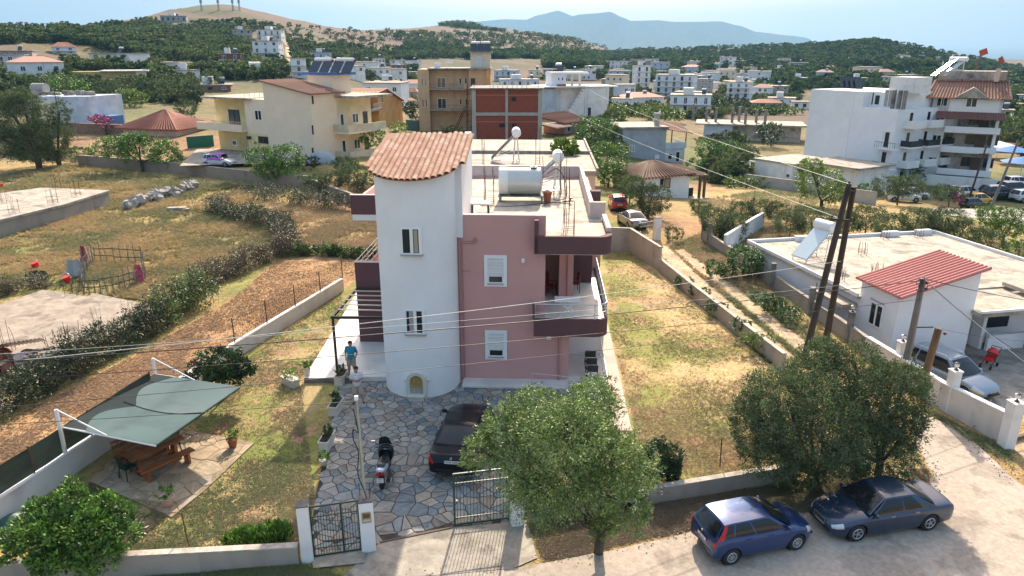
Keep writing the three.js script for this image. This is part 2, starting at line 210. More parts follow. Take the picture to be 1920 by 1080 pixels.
// two wheel tracks beside the right-hand wall
const trackM = std([0.62, 0.475, 0.33], { map: groundT, roughness: 1 });
zone('dirt_track', [[1228, 462], [1252, 462], [1300, 508], [1370, 566], [1440, 626], [1490, 668], [1462, 680], [1410, 640], [1340, 580], [1275, 520]], 0.016, trackM, 0.5, 0.2, 7);
zone('dirt_track', [[1262, 468], [1282, 468], [1340, 510], [1420, 570], [1500, 632], [1545, 668], [1510, 674], [1460, 630], [1390, 572], [1310, 510]], 0.016, trackM, 0.5, 0.2, 8);
zone('driveway_apron', [[710, 1020], [850, 990], [987, 978], [1008, 1048], [960, 1068], [690, 1090], [640, 1085]], 0.03, std([0.47, 0.42, 0.35], { map: concT, bumpMap: grain, bumpScale: 0.012 }), 0.5, 0.02, 9);
zone('doorstep', [[583, 1040], [685, 1030], [684, 1058], [588, 1068]], 0.06, m.conc, 0.4, 0.01, 10);
struct('court_yard', sheet([V(18.95, 0, -29), V(18.95, 0, -33), V(24, 0, -36), V(34, 0, -37), V(34, 0, -28.7), V(22, 0, -28.7)], -0.935), std([0.44, 0.40, 0.35], { map: concT }));
zone('court_yard', [[1895, 835], [1905, 815], [1960, 790], [2100, 820], [2000, 900], [1930, 870]], 0.010, std([0.50, 0.38, 0.24], { map: groundT }), 0.6, 0.05, 12);
zone('yard', [[340, 335], [372, 300], [455, 298], [620, 302], [600, 330], [470, 330]], 0.0, m.conc, 3, 0.02, 13).position.y = T(at(430, 312).x, at(430, 312).z) + 0.3;
zone('car_park', [[1700, 395], [1760, 352], [1920, 352], [2050, 400], [1920, 420], [1800, 415]], 0, std([0.42, 0.40, 0.37], { map: roadT }), 3, 0.1, 14).position.y = -2.4;
// ---------- crazy paving: every stone its own slab over dark joints ----------
function clip(poly, nx, nz, c) { const o = []; for (let i = 0; i < poly.length; i++) { const a = poly[i], b = poly[(i + 1) % poly.length], da = a[0] * nx + a[1] * nz - c, db = b[0] * nx + b[1] * nz - c; if (da <= 0) o.push(a); if (da * db < 0) { const t = da / (da - db); o.push([lerp(a[0], b[0], t), lerp(a[1], b[1], t)]); } } return o; }
const areaOf = p => { let s = 0; for (let i = 0; i < p.length; i++) { const a = p[i], b = p[(i + 1) % p.length]; s += a[0] * b[1] - b[0] * a[1]; } return Math.abs(s) / 2; };
function crazy(name, polyPx, cell, y, baseMat, mats, pick, sd, hgt = 0.014) {
  const P = px2(polyPx).map(p => [p.x, p.z]); seed(sd);
  const base = mesh(name, sheet(px2(polyPx), y), baseMat); base.userData.kind = 'structure';
  const xs = P.map(p => p[0]), zs = P.map(p => p[1]), x0 = Math.min(...xs) - 1, x1 = Math.max(...xs) + 1, z0 = Math.min(...zs) - 1, z1 = Math.max(...zs) + 1, S = [];
  const want = (x1 - x0) * (z1 - z0) / (cell * cell);
  for (let k = 0; k < want * 12 && S.length < want; k++) { const x = rr(x0, x1), z = rr(z0, z1), big = n2(x * 0.9 + sd, z * 0.9), dmin = cell * lerp(0.42, 1.15, big * big) * rr(0.8, 1.15); let ok = true; for (const q of S) if ((q[0] - x) ** 2 + (q[1] - z) ** 2 < dmin * dmin) { ok = false; break; } if (ok) S.push([x, z]); }
  const stones = [];
  for (const a of S) {
    const near = S.filter(b => b !== a).map(b => [b, (b[0] - a[0]) ** 2 + (b[1] - a[1]) ** 2]).sort((p, q) => p[1] - q[1]).slice(0, 16);
    let poly = [[a[0] - 2, a[1] - 2], [a[0] + 2, a[1] - 2], [a[0] + 2, a[1] + 2], [a[0] - 2, a[1] + 2]]; const gap = rr(0.008, 0.02);
    for (const [b] of near) { const dx = b[0] - a[0], dz = b[1] - a[1], l = Math.hypot(dx, dz), nx = dx / l, nz = dz / l; poly = clip(poly, nx, nz, (a[0] + b[0]) / 2 * nx + (a[1] + b[1]) / 2 * nz - gap); if (poly.length < 3) break; }
    if (poly.length < 3) continue;
    for (let i = 0, n = P.length; i < n && poly.length > 2; i++) { // trim to the outline where it is convex
      const p = P[i], q = P[(i + 1) % n]; let nx = q[1] - p[1], nz = -(q[0] - p[0]); const l = Math.hypot(nx, nz); nx /= l; nz /= l; if (crazy.flip) { nx = -nx; nz = -nz; }
      const mid = P.reduce((s, v) => [s[0] + v[0] / n, s[1] + v[1] / n], [0, 0]); if (mid[0] * nx + mid[1] * nz > p[0] * nx + p[1] * nz) { nx = -nx; nz = -nz; }
      if (a[0] * nx + a[1] * nz < p[0] * nx + p[1] * nz || !inPoly(a[0], a[1], P)) poly = clip(poly, nx, nz, p[0] * nx + p[1] * nz - 0.01);
    }
    if (poly.length < 3 || !inPoly(a[0], a[1], P)) continue; const ar = areaOf(poly); if (ar < 0.006) continue;
    const q = proj(V(a[0], 0, a[1])); stones.push({ poly, a, show: (q[0] < 0 || q[0] > 1920 || q[1] > 1080 ? 0.01 : 1) * ar / q[2] / q[2], c: pick(q[0], q[1]) });
  }
  stones.sort((p, q) => q.show - p.show); const rest = mats.map(() => mb());
  stones.forEach((s, i) => {
    const hh = y + hgt * rr(0.7, 1.15), sh = (k, p) => [lerp(s.a[0], p[0], k), lerp(s.a[1], p[1], k)];
    const n = s.poly.length, pos = [], uv = [], top = s.poly.map(p => sh(0.955, p)), tri = (...v) => v.forEach(p => { pos.push(...p); uv.push(p[0] + s.a[1] * 3, p[2] + s.a[0] * 3); });
    const tx = gauss() * 0.01, tz = gauss() * 0.01, Y = p => hh + (p[0] - s.a[0]) * tx + (p[1] - s.a[1]) * tz;
    const A = s.poly.map(p => [p[0], y + 0.003, p[1]]), B = top.map(p => [p[0], Y(p), p[1]]);
    for (let k = 0; k < n; k++) { const l = (k + 1) % n; if (k > 0 && k < n - 1) tri(B[0], B[k], B[k + 1]); tri(A[k], A[l], B[l]); tri(A[k], B[l], B[k]); }
    const g = new THREE.BufferGeometry(); g.setAttribute('position', new THREE.Float32BufferAttribute(pos, 3)); g.setAttribute('uv', new THREE.Float32BufferAttribute(uv, 2)); g.computeVertexNormals(); if (g.attributes.normal.getY(0) < 0) { const p = g.attributes.position.array; for (let k = 0; k < p.length; k += 9) for (let w = 0; w < 3; w++) { const t = p[k + 3 + w]; p[k + 3 + w] = p[k + 6 + w]; p[k + 6 + w] = t; } g.computeVertexNormals(); }
    if (i < 300) mesh('stone', g, mats[s.c], base); else rest[s.c].add(g);
  });
  const o = rest.filter(r => r.a.length).map(r => r); o.forEach(r => { const k = rest.indexOf(r); const q = r.build('paving_stones', mats[k], base); q.userData.kind = 'stuff'; });
  return base;
}
const stoneM = [[0.40, 0.375, 0.335], [0.34, 0.335, 0.32], [0.46, 0.43, 0.38], [0.37, 0.325, 0.275], [0.23, 0.28, 0.315], [0.30, 0.33, 0.345], [0.42, 0.37, 0.31]].map(c => std(c, { map: concT, bumpMap: grain, bumpScale: 0.012, roughness: 0.8 }));
const joint = std([0.075, 0.068, 0.06], { map: groundT, roughness: 1 });
crazy.x = 1; crazy('driveway', [[640, 702], [728, 708], [862, 711], [1066, 718], [1120, 745], [1000, 970], [960, 980], [850, 991], [712, 1021], [575, 1050], [592, 932]], 0.40, 0.016, joint, stoneM, (x, y) => { const b = rnd(); return y > 880 && b < 0.45 ? 4 + (rnd() < 0.5 ? 0 : 1) : b < 0.12 ? 4 : Math.floor(rnd() * 4) ; }, 21);
const patioM = [[0.56, 0.43, 0.29], [0.60, 0.47, 0.33], [0.52, 0.39, 0.26], [0.48, 0.40, 0.31]].map(c => std(c, { map: concT, bumpMap: grain, bumpScale: 0.01, roughness: 0.85 }));
crazy('patio', [[342, 806], [478, 832], [384, 922], [322, 972], [168, 905], [235, 838]], 0.56, 0.05, std([0.33, 0.25, 0.16], { map: groundT }), patioM, () => Math.floor(rnd() * 4), 22);
// ---------- the pink house with the white stair tower ----------
const HT = R(-2.7), HO = at(862, 711), HM = new THREE.Matrix4().makeRotationY(HT).setPosition(HO);
const hw = (x, y, z) => V(x, y, z).applyMatrix4(HM);       // house metres to the world
const house = thing('house', 'pink two storey house with white round stair tower and maroon balcony bands', 'house', HO, HT);
const hp = (name, f, mat, parent = house) => { const b = mb(); f(b); return b.build(name, mat, parent); };
// tower shaft: half round front, straight sides, top following the slope of its roof
const TC = -1.65, TR = 1.70, TZ = 0.34, topAt = z => 9.74 + (2.02 - z) * 0.205;
function shaft(off, yb, zb, extra = 0) {
  const o = []; for (let i = 0; i <= 40; i++) { const a = PI * i / 40; o.push([TC - Math.cos(a) * (TR + off), TZ + Math.sin(a) * (TR + off)]); }
  o.push([TC + TR + off, zb]); o.push([TC - TR - off, zb]); const pos = [], uv = [], nor = []; let s = 0;
  const n = o.length;
  for (let i = 0; i < n; i++) { const a = o[i], b = o[(i + 1) % n], l = Math.hypot(b[0] - a[0], b[1] - a[1]); const ta = topAt(a[1]) + extra, tb = topAt(b[1]) + extra;
    const q = [[a[0], yb, a[1], s], [b[0], yb, b[1], s + l], [b[0], tb, b[1], s + l], [a[0], yb, a[1], s], [b[0], tb, b[1], s + l], [a[0], ta, a[1], s]]; s += l;
    const rn = p => i < 40 ? [(p[0] - TC) / TR, 0, (p[2] - TZ) / TR] : [b[1] - a[1], 0, a[0] - b[0]].map(v => -v / l);
    for (const p of q) { pos.push(p[0], p[1], p[2]); uv.push(p[3], p[1]); nor.push(...rn(p)); } }
  const g = new THREE.BufferGeometry(); g.setAttribute('position', new THREE.Float32BufferAttribute(pos, 3)); g.setAttribute('normal', new THREE.Float32BufferAttribute(nor, 3)); g.setAttribute('uv', new THREE.Float32BufferAttribute(uv, 2)); return g;
}
mesh('tower', shaft(0, 0, -3.8), plaster(0.78, 0.78, 0.78, { side: THREE.DoubleSide, bumpScale: 0.003, map: soft }), house);
hp('tower_side_wall', b => { const g = polyPrism([[0.02, 0.2], [0.32, 0.2], [0.32, -4.2], [0.02, -4.2]], 6.9, 10.0), p = g.attributes.position; for (let i = 0; i < p.count; i++) if (p.getY(i) > 9) p.setY(i, topAt(p.getZ(i)) - 0.04); g.computeVertexNormals(); b.add(g); }, m.white);
{ // roof deck and barrel tiles
  const dk = mb(), N = 24, L = z => z > 0 ? -3.62 : lerp(-3.62, -3.0, -z / 3.7), Rt = 0.52;
  const eaveZ = x => { const u = clamp((x - TC) / (TR + 0.25), -1, 1); return TZ + Math.sqrt(Math.max(0, 1 - u * u)) * (TR + 0.27); };
  const pos = []; const q = (x, z, dy) => [x, topAt(z) + dy, z];
  for (let i = 0; i < N; i++) { const xa = lerp(-3.6, Rt, i / N), xb = lerp(-3.6, Rt, (i + 1) / N), za = eaveZ(xa), zb = eaveZ(xb), zr = -3.55; for (const dy of [0.02, 0.07]) { const A = q(xa, za, dy), B = q(xb, zb, dy), C = q(xb, zr, dy), D = q(xa, zr, dy); pos.push(...A, ...B, ...C, ...A, ...C, ...D); } const A = q(xa, za, 0.02), B = q(xb, zb, 0.02), C = q(xb, zb, 0.07), D = q(xa, za, 0.07); pos.push(...A, ...B, ...C, ...A, ...C, ...D); }
  const g = new THREE.BufferGeometry(); g.setAttribute('position', new THREE.Float32BufferAttribute(pos, 3)); g.computeVertexNormals();
  const roof = mesh('tower_roof', g, std([0.30, 0.13, 0.085], { map: concT, side: THREE.DoubleSide }), house);
  const tl = (() => { const o = [], r = 0.118, t = 0.018, s = new THREE.Shape(); for (let i = 0; i <= 7; i++) { const a = PI * i / 7; const p = [Math.cos(a) * r, Math.sin(a) * r * 0.85]; i ? s.lineTo(...p) : s.moveTo(...p); } for (let i = 7; i >= 0; i--) { const a = PI * i / 7; s.lineTo(Math.cos(a) * (r - t), Math.sin(a) * (r - t) * 0.85); } const e = new THREE.ExtrudeGeometry(s, { depth: 0.40, bevelEnabled: false }); e.translate(0, 0, -0.20); return e; })();
  seed(5); const slope = Math.atan(0.205);
  for (let c = 0; c < 17; c++) { const x = -3.50 + c * 0.243; const ze = eaveZ(x) - 0.12; for (let k = 0; k < 40; k++) { const z = ze - k * 0.335; if (z < -3.35) break; if (x < L(z) - 0.05) continue;
    const t = mesh('tile', tl, tileM[Math.floor(rnd() * 5)], roof); t.position.set(x + gauss() * 0.008, topAt(z) + 0.085, z); t.rotation.set(slope + 0.045, gauss() * 0.025, gauss() * 0.04); } }
}
// walls
hp('front_wall', b => { b.span(0.0, 3.93, 3.0, 7.86, 0, -0.3); b.span(0.0, 5.07, 0, 3.0, 0, -0.3); }, m.pink);
hp('wall', b => { b.span(3.63, 3.93, 3.0, 6.3, -0.3, -4.2); b.span(3.93, 4.9, 3.0, 6.3, -4.0, -4.2); b.span(4.6, 5.28, 3.2, 6.3, -2.5, -2.9); b.span(5.0, 5.07, 0, 3.0, -0.3, -0.7); b.span(4.77, 5.0, 0, 3.0, -0.3, -3.0); b.span(4.9, 6.0, 0.1, 6.3, -7.0, -15.4); b.span(-3.3, 0, 0, 7.0, -3.9, -4.2); b.span(-4.0, -3.6, 0.2, 7.0, -4.2, -15.4); b.span(-4.0, 6.0, 0, 7.0, -15.4, -15.7); }, m.pink);
hp('porch_wall', b => { b.span(5.0, 6.9, 0.1, 3.0, -2.9, -3.1); }, m.white);
hp('recess_wall', b => { b.span(4.9, 6.35, 3.1, 6.3, -5.1, -5.3); b.span(4.88, 4.9, 3.1, 6.3, -2.9, -5.3); }, m.maroon);
hp('band', b => { // curved maroon edge of the roof over the balcony
  const o = [[3.45, 0.5], [6.2, 0.5]]; for (let i = 1; i <= 8; i++) { const a = PI / 2 * i / 8; o.push([6.2 + Math.sin(a) * 0.6, -0.1 + Math.cos(a) * 0.6]); } o.push([6.8, -3.2], [6.6, -3.2], [6.6, -0.1], [6.2, 0.3], [3.45, 0.3]); b.add(polyPrism(o, 6.28, 7.06)); b.span(3.44, 3.62, 6.28, 7.75, 0.5, 0.003); }, m.maroon);
hp('roof_slab', b => { const o = [[0.0, -0.05], [3.62, -0.05], [3.62, 0.3], [6.2, 0.3], [6.5, 0.1], [6.6, -0.1], [6.6, -15.9], [-4.0, -15.9], [-4.0, -4.0], [0.0, -4.0]]; b.add(polyPrism(o, 6.3, 6.92)); }, std([0.60, 0.53, 0.44], { map: concT, bumpMap: grain, bumpScale: 0.01 }));
const coping = plaster(0.72, 0.62, 0.58);
hp('parapet', b => { b.span(0.33, 3.45, 6.92, 7.84, -0.02, -0.2); b.span(3.62, 3.64, 6.92, 7.2, 0.3, -0.2); b.span(6.6, 6.8, 7.06, 7.25, -0.5, -3.3); b.span(6.05, 6.8, 6.92, 7.65, -3.9, -4.05); b.span(6.05, 6.2, 6.92, 7.65, -4.05, -15.7); b.span(0.3, 6.2, 6.92, 7.6, -15.7, -15.9); b.span(0.3, -4.0, 6.92, 7.6, -15.7, -15.9); b.span(-3.99, -3.8, 6.92, 7.5, -4.0, -15.7); }, plaster(0.66, 0.54, 0.50));
hp('coping', b => { b.span(0.33, 3.46, 7.84, 7.88, 0.02, -0.24); b.span(6.03, 6.82, 7.65, 7.69, -3.88, -4.07); b.span(6.03, 6.22, 7.65, 7.69, -4.07, -15.7); b.span(-4.0, 6.22, 7.6, 7.64, -15.68, -15.92); }, coping);
hp('roof_block', b => b.span(6.2, 6.75, 6.3, 7.75, -6.4, -6.9), m.maroon);
// balcony on the right
const balc = (off, y0, y1) => { const o = [[3.45, 0.62 + off], [6.15, 0.62 + off]]; for (let i = 1; i <= 8; i++) { const a = PI / 2 * i / 8; o.push([6.15 + Math.sin(a) * (0.62 + off), 0.0 + Math.cos(a) * (0.62 + off)]); } o.push([6.77 + off, -7.6]); return o; };
hp('balcony_band', b => { const o = balc(0), i = balc(-0.14).reverse(); i[i.length - 1] = [3.45, 0.48]; b.add(polyPrism([...o, ...i], 2.5, 3.32)); b.span(3.40, 3.5, 3.32, 3.9, 0.62, -0.003); }, m.maroon);
hp('balcony_floor', b => { b.add(polyPrism([...balc(-0.15), [3.45, -7.6]], 2.9, 3.2)); }, m.floor);
hp('balcony_ceiling', b => b.add(polyPrism([[3.93, 0.28], [6.4, 0.28], [6.58, -0.1], [6.58, -5.1], [3.93, -5.1]], 6.2, 6.29)), m.white);
hp('balcony_parapet', b => { b.span(6.25, 6.95, 3.2, 4.15, -7.4, -7.55); b.span(6.8, 6.95, 3.2, 4.15, -7.55, -12); }, m.pink);
hp('balcony_coping', b => { b.span(6.22, 6.98, 4.15, 4.2, -7.38, -7.57); b.span(6.24, 6.35, 4.2, 4.75, -7.4, -7.5); }, m.white);
{ const b = mb(), P = [V(3.5, 0, 0.55), V(4.9, 0, 0.55), V(6.15, 0, 0.55)]; for (let i = 1; i <= 5; i++) { const a = PI / 2 * i / 5; P.push(V(6.15 + Math.sin(a) * 0.55, 0, Math.cos(a) * 0.55)); } for (let z = -1; z >= -7.2; z -= 1) P.push(V(6.70, 0, z));
  for (const y of [3.62, 4.0]) for (let i = 1; i < P.length; i++) b.bar(P[i - 1].clone().setY(y), P[i].clone().setY(y), y > 3.9 ? 0.026 : 0.014);
  for (const i of [0, 1, 2, 4, 6]) b.bar(P[i].clone().setY(3.2), P[i].clone().setY(4.0), 0.018);
  for (let i = 7; i < P.length; i++) { const p = P[i], q = P[i - 1]; b.bar(p.clone().setY(3.2), p.clone().setY(4.0), 0.03); for (let k = 1; k < 4; k++) { const s = q.clone().lerp(p, k / 4); b.bar(s.clone().setY(3.3), s.clone().setY(4.0), 0.014); } b.bar(q.clone().setY(3.35), p.clone().setY(3.9), 0.014); b.bar(q.clone().setY(3.9), p.clone().setY(3.35), 0.014); }
  b.build('balcony_railing', m.steel, house); }
// left wing: maroon fronts, open balcony
hp('wing_wall', b => { b.span(-5.65, -3.36, 0.25, 3.1, -3.7, -3.9); b.span(-5.65, -3.36, 3.1, 4.55, -3.7, -3.85); b.span(-5.62, -3.36, 7.0, 7.95, -3.7, -3.85); }, m.maroon);
hp('wing_wall', b => { b.span(-5.65, -5.5, 3.15, 3.75, -3.85, -12); b.span(-5.6, -5.45, 7.0, 7.6, -3.85, -12.5); b.span(-5.65, -5.45, 0.25, 3.0, -3.9, -9); }, m.pink);
hp('wing_slab', b => { b.span(-5.62, -4.0, 2.9, 3.15, -3.9, -12); b.span(-5.58, -4.0, 6.7, 7.0, -3.72, -12.5); }, m.white);
hp('wing_coping', b => { b.span(-5.67, -3.34, 4.55, 4.6, -3.68, -3.87); b.span(-5.64, -3.34, 7.95, 7.99, -3.68, -3.87); }, coping);
hp('wing_railing', b => { for (const y of [4.1, 4.35, 4.6]) b.bar(V(-5.58, y, -3.85), V(-5.58, y, -12), 0.022); for (let z = -4; z > -12; z -= 1.1) b.bar(V(-5.58, 3.7, z), V(-5.58, 4.6, z), 0.018); }, m.steel);
// terrace, porch floor, side walk
hp('terrace', b => { b.add(polyPrism([[-7.15, 0.72], [-5.0, 0.55], [-3.36, 0.40], [-3.36, -3.7], [-5.65, -3.7], [-5.65, -12], [-7.9, -12]], 0, 0.25)); }, m.floor);
hp('terrace_step', b => { b.box(2.2, 0.235, 0.06, -6.05, 0.118, 0.67, 0.08); }, m.concDark);
hp('porch_floor', b => { b.span(5.0, 6.75, 0, 0.15, 1.9, -2.9); b.span(0.2, 5.2, 0, 0.10, 0.9, 0.01); }, m.floor);
hp('side_walk', b => { b.span(6.8, 7.5, 0, 0.12, 4.6, -15); }, plaster(0.58, 0.44, 0.38, { map: stain2 }));
hp('porch_railing', b => { for (let z = 1.8; z > -2.9; z -= 0.45) b.bar(V(6.72, 0.15, z), V(6.72, 1.1, z), 0.02); for (const y of [0.4, 1.1]) b.bar(V(6.72, y, 1.8), V(6.72, y, -2.9), 0.025); for (const y of [0.5, 0.95]) b.bar(V(3.4, y, 1.2), V(6.7, y, 1.8), 0.016); for (const x of [3.4, 5.05]) b.bar(V(x, 0.05, 1.2 + (x - 3.4) * 0.18), V(x, 1.0, 1.2 + (x - 3.4) * 0.18), 0.02); }, m.steel);
// windows
{ // tower windows: white double casements standing open, curtains behind
  for (const [y0, y1, cur] of [[6.62, 7.76, 0], [3.08, 4.20, 1]]) {
    const cx = -1.585, w = 0.86, z = 2.0, f = hp('window', b => { const t = 0.065; b.span(cx - w / 2, cx - w / 2 + t, y0, y1, z - 0.1, z + 0.06); b.span(cx + w / 2 - t, cx + w / 2, y0, y1, z - 0.1, z + 0.06); b.span(cx - w / 2 + t, cx + w / 2 - t, y1 - t, y1, z - 0.1, z + 0.06); b.span(cx - w / 2 + t, cx + w / 2 - t, y0, y0 + t, z - 0.1, z + 0.06); b.span(cx - 0.06, cx + 0.07, y0 + t, y1 - t, z - 0.1, z + 0.075); b.span(cx + w / 2 - t - 0.06, cx + w / 2 - t, y0 + t, y1 - t, z - 0.1, z + 0.07); }, m.frame);
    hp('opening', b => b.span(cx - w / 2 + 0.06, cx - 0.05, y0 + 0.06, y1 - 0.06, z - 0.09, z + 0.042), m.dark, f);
    hp('pane', b => b.span(cx + 0.06, cx + w / 2 - 0.12, y0 + 0.06, y1 - 0.06, z - 0.09, z + 0.045), m.glass, f);
    hp('curtain', b => { if (cur) for (let k = 0; k < 5; k++) b.cyl(0.024, y1 - y0 - 0.15, cx - w / 2 + 0.20 + k * 0.042, y0 + 0.07, z + 0.03, 8); else b.span(cx + 0.10, cx + w / 2 - 0.17, y0 + 0.09, y1 - 0.1, z + 0.03, z + 0.049); }, std(cur ? [0.45, 0.42, 0.42] : [0.36, 0.32, 0.24], { map: stain2 }), f);
    hp('sill', b => b.box(w + 0.08, 0.05, 0.24, cx, y0 - 0.025, z + 0.03), m.grey, f);
  }
  // front wall windows with half lowered roller shutters
  for (const [y0, y1] of [[4.62, 6.07], [1.06, 2.50]]) {
    const x0 = 1.22, x1 = 2.23, t = 0.15, f = hp('window', b => { b.span(x0, x0 + t, y0, y1, 0.003, 0.05); b.span(x1 - t, x1, y0, y1, 0.003, 0.05); b.span(x0 + t, x1 - t, y1 - t, y1, 0.003, 0.05); b.span(x0 + t, x1 - t, y0, y0 + t, 0.003, 0.05); }, m.frame);
    const sh = hp('roller_shutter', b => { for (let y = y0 + 0.46; y < y1 - t - 0.02; y += 0.055) b.box(x1 - x0 - 2 * t, 0.05, 0.02, (x0 + x1) / 2, y + 0.028, 0.022, 0, -0.12); }, m.shutter, f);
    hp('pane', b => b.span(x0 + t, x1 - t, y0 + t, y0 + 0.48, 0.004, 0.014), m.glass, f);
    hp('inner_frame', b => { b.span(x0 + t, x0 + t + 0.06, y0 + t, y0 + 0.46, 0.014, 0.03); b.span(x1 - t - 0.06, x1 - t, y0 + t, y0 + 0.46, 0.014, 0.03); b.span(x0 + t, x1 - t, y0 + t, y0 + t + 0.05, 0.014, 0.031); }, m.frame, f);
    hp('sill', b => b.box(x1 - x0 - 2 * t, 0.035, 0.09, (x0 + x1) / 2, y0 + t - 0.017, 0.08), m.grey, f);
  }
}
// stone niche with carved relief and basin at the foot of the tower
{ const n = hp('wall_fountain', b => { const s = new THREE.Shape(); s.moveTo(-0.44, 0); s.lineTo(0.44, 0); s.lineTo(0.44, 0.86); s.absarc(0, 0.86, 0.44, 0, PI); s.lineTo(-0.44, 0); const h = new THREE.Path(); h.moveTo(-0.30, 0.1); h.lineTo(0.30, 0.1); h.lineTo(0.30, 0.86); h.absarc(0, 0.86, 0.30, 0, PI); h.lineTo(-0.30, 0.1); s.holes.push(h); const g = new THREE.ExtrudeGeometry(s, { depth: 0.16, bevelEnabled: true, bevelSize: 0.015, bevelThickness: 0.015, bevelSegments: 2 }); g.translate(-1.64, 0, 1.98); b.add(g); b.box(0.14, 0.05, 0.1, -2.14, 0.88, 2.0); b.box(0.14, 0.05, 0.1, -1.14, 0.88, 2.0); }, std([0.62, 0.60, 0.54], { map: stain2 }));
  hp('relief', b => { b.span(-1.95, -1.33, 0.58, 0.62, 2.0, 2.1); seed(3); for (let k = 0; k < 16; k++) { const a = k * 2.4, r = 0.06 + 0.05 * (k % 4); b.add(new THREE.TorusGeometry(rr(0.04, 0.07), 0.018, 5, 10), mat4(-1.64 + Math.cos(a) * r * 1.1, 0.87 + Math.sin(a) * r, 2.07)); } b.add(new THREE.CircleGeometry(0.30, 20), mat4(-1.64, 0.86, 2.055)); }, std([0.46, 0.30, 0.10], { map: stain2, roughness: 0.5 }), n);
  hp('back_panel', b => b.span(-1.94, -1.34, 0.1, 0.60, 2.0, 2.06), m.grey, n);
  hp('basin', b => { b.box(0.66, 0.22, 0.30, -1.64, 0.11, 2.20); b.box(0.74, 0.05, 0.38, -1.64, 0.24, 2.20); }, std([0.58, 0.56, 0.5], { map: stain2 }), n); }
hp('downpipe', b => { b.bar(V(0.12, 0.05, 0.06), V(0.12, 7.0, 0.06), 0.05, 8); b.bar(V(0.12, 6.62, 0.06), V(0.85, 6.66, 0.06), 0.04, 8); b.bar(V(0.85, 6.66, 0.06), V(0.85, 6.84, 0.06), 0.06, 8); b.bar(V(0.26, 0.05, 0.04), V(0.26, 6.5, 0.04), 0.018, 6); b.bar(V(0.26, 5.3, 0.04), V(0.6, 5.34, 0.04), 0.018, 6); b.bar(V(4.62, 0.05, 0.06), V(4.62, 2.5, 0.06), 0.045, 8); b.bar(V(5.0, 3.2, -2.46), V(5.0, 6.2, -2.46), 0.035, 8); }, std([0.42, 0.21, 0.19], { roughness: 0.5 }));
hp('wall_lamp', b => { b.box(0.14, 0.16, 0.09, 2.95, 5.86, 0.05); b.cyl(0.05, 0.1, 2.95, 5.76, 0.1, 8); }, m.frame);
hp('meter_box', b => b.box(0.2, 0.2, 0.08, 4.15, 2.22, 0.04), m.frame);
hp('pergola', b => { b.bar(V(-5.66, 0.25, 0.42), V(-5.66, 3.12, 0.42), 0.065, 4); b.beam(V(-5.75, 3.16, 0.42), V(-3.36, 3.18, 0.42), 0.09, 0.12); b.beam(V(-5.66, 3.17, 0.42), V(-5.62, 3.17, -3.7), 0.09, 0.11); b.beam(V(-5.62, 3.17, -3.64), V(-3.36, 3.17, -3.64), 0.06, 0.09); }, m.blackMetal);
for (let k = 0; k < 5; k++) hp('pergola_slat', b => b.beam(V(-5.62, 3.27, -0.3 - k * 0.68), V(-3.4, 3.27, -0.3 - k * 0.68), 0.05, 0.05), m.steel);
// things on the roof
const on = (x, y, z, ry = 0) => [hw(x, y, z), HT + ry];
{ const t = thing('water_tank', 'big grey cylindrical water tank lying on the pink house roof', 'water tank', ...on(2.5, 6.92, -7.9));
  mb().add(new THREE.CylinderGeometry(0.72, 0.72, 2.05, 40), mat4(0.08, 1.08, 0, 0, 0, PI / 2)).add(new THREE.SphereGeometry(0.72, 32, 12, 0, 2 * PI, 0, PI / 2).scale(1, 0.16, 1), mat4(1.1, 1.08, 0, 0, 0, -PI / 2)).add(new THREE.SphereGeometry(0.72, 32, 12, 0, 2 * PI, 0, PI / 2).scale(1, 0.16, 1), mat4(-0.95, 1.08, 0, 0, 0, PI / 2)).build('tank', m.tank, t);
  mb().add(new THREE.CylinderGeometry(0.735, 0.735, 0.5, 40, 1, true), mat4(-0.85, 1.08, 0, 0, 0, PI / 2)).build('end_band', std([0.58, 0.62, 0.6], { roughness: 0.4, side: THREE.DoubleSide }), t);
  mb().cyl(0.2, 0.09, 0.75, 1.76, 0.05, 20).cyl(0.07, 0.05, 0.75, 1.84, 0.05, 10).build('lid', m.greenMetal, t);
  mb().span(-1.15, 1.35, 0.28, 0.34, 0.42, -0.45).span(-1.1, -1.0, 0, 0.28, 0.4, -0.4).span(1.15, 1.25, 0, 0.28, 0.4, -0.4).span(-0.6, -0.5, 0.34, 0.5, 0.3, -0.3).span(0.7, 0.8, 0.34, 0.5, 0.3, -0.3).build('stand', std([0.28, 0.33, 0.31], { map: concT }), t);
}
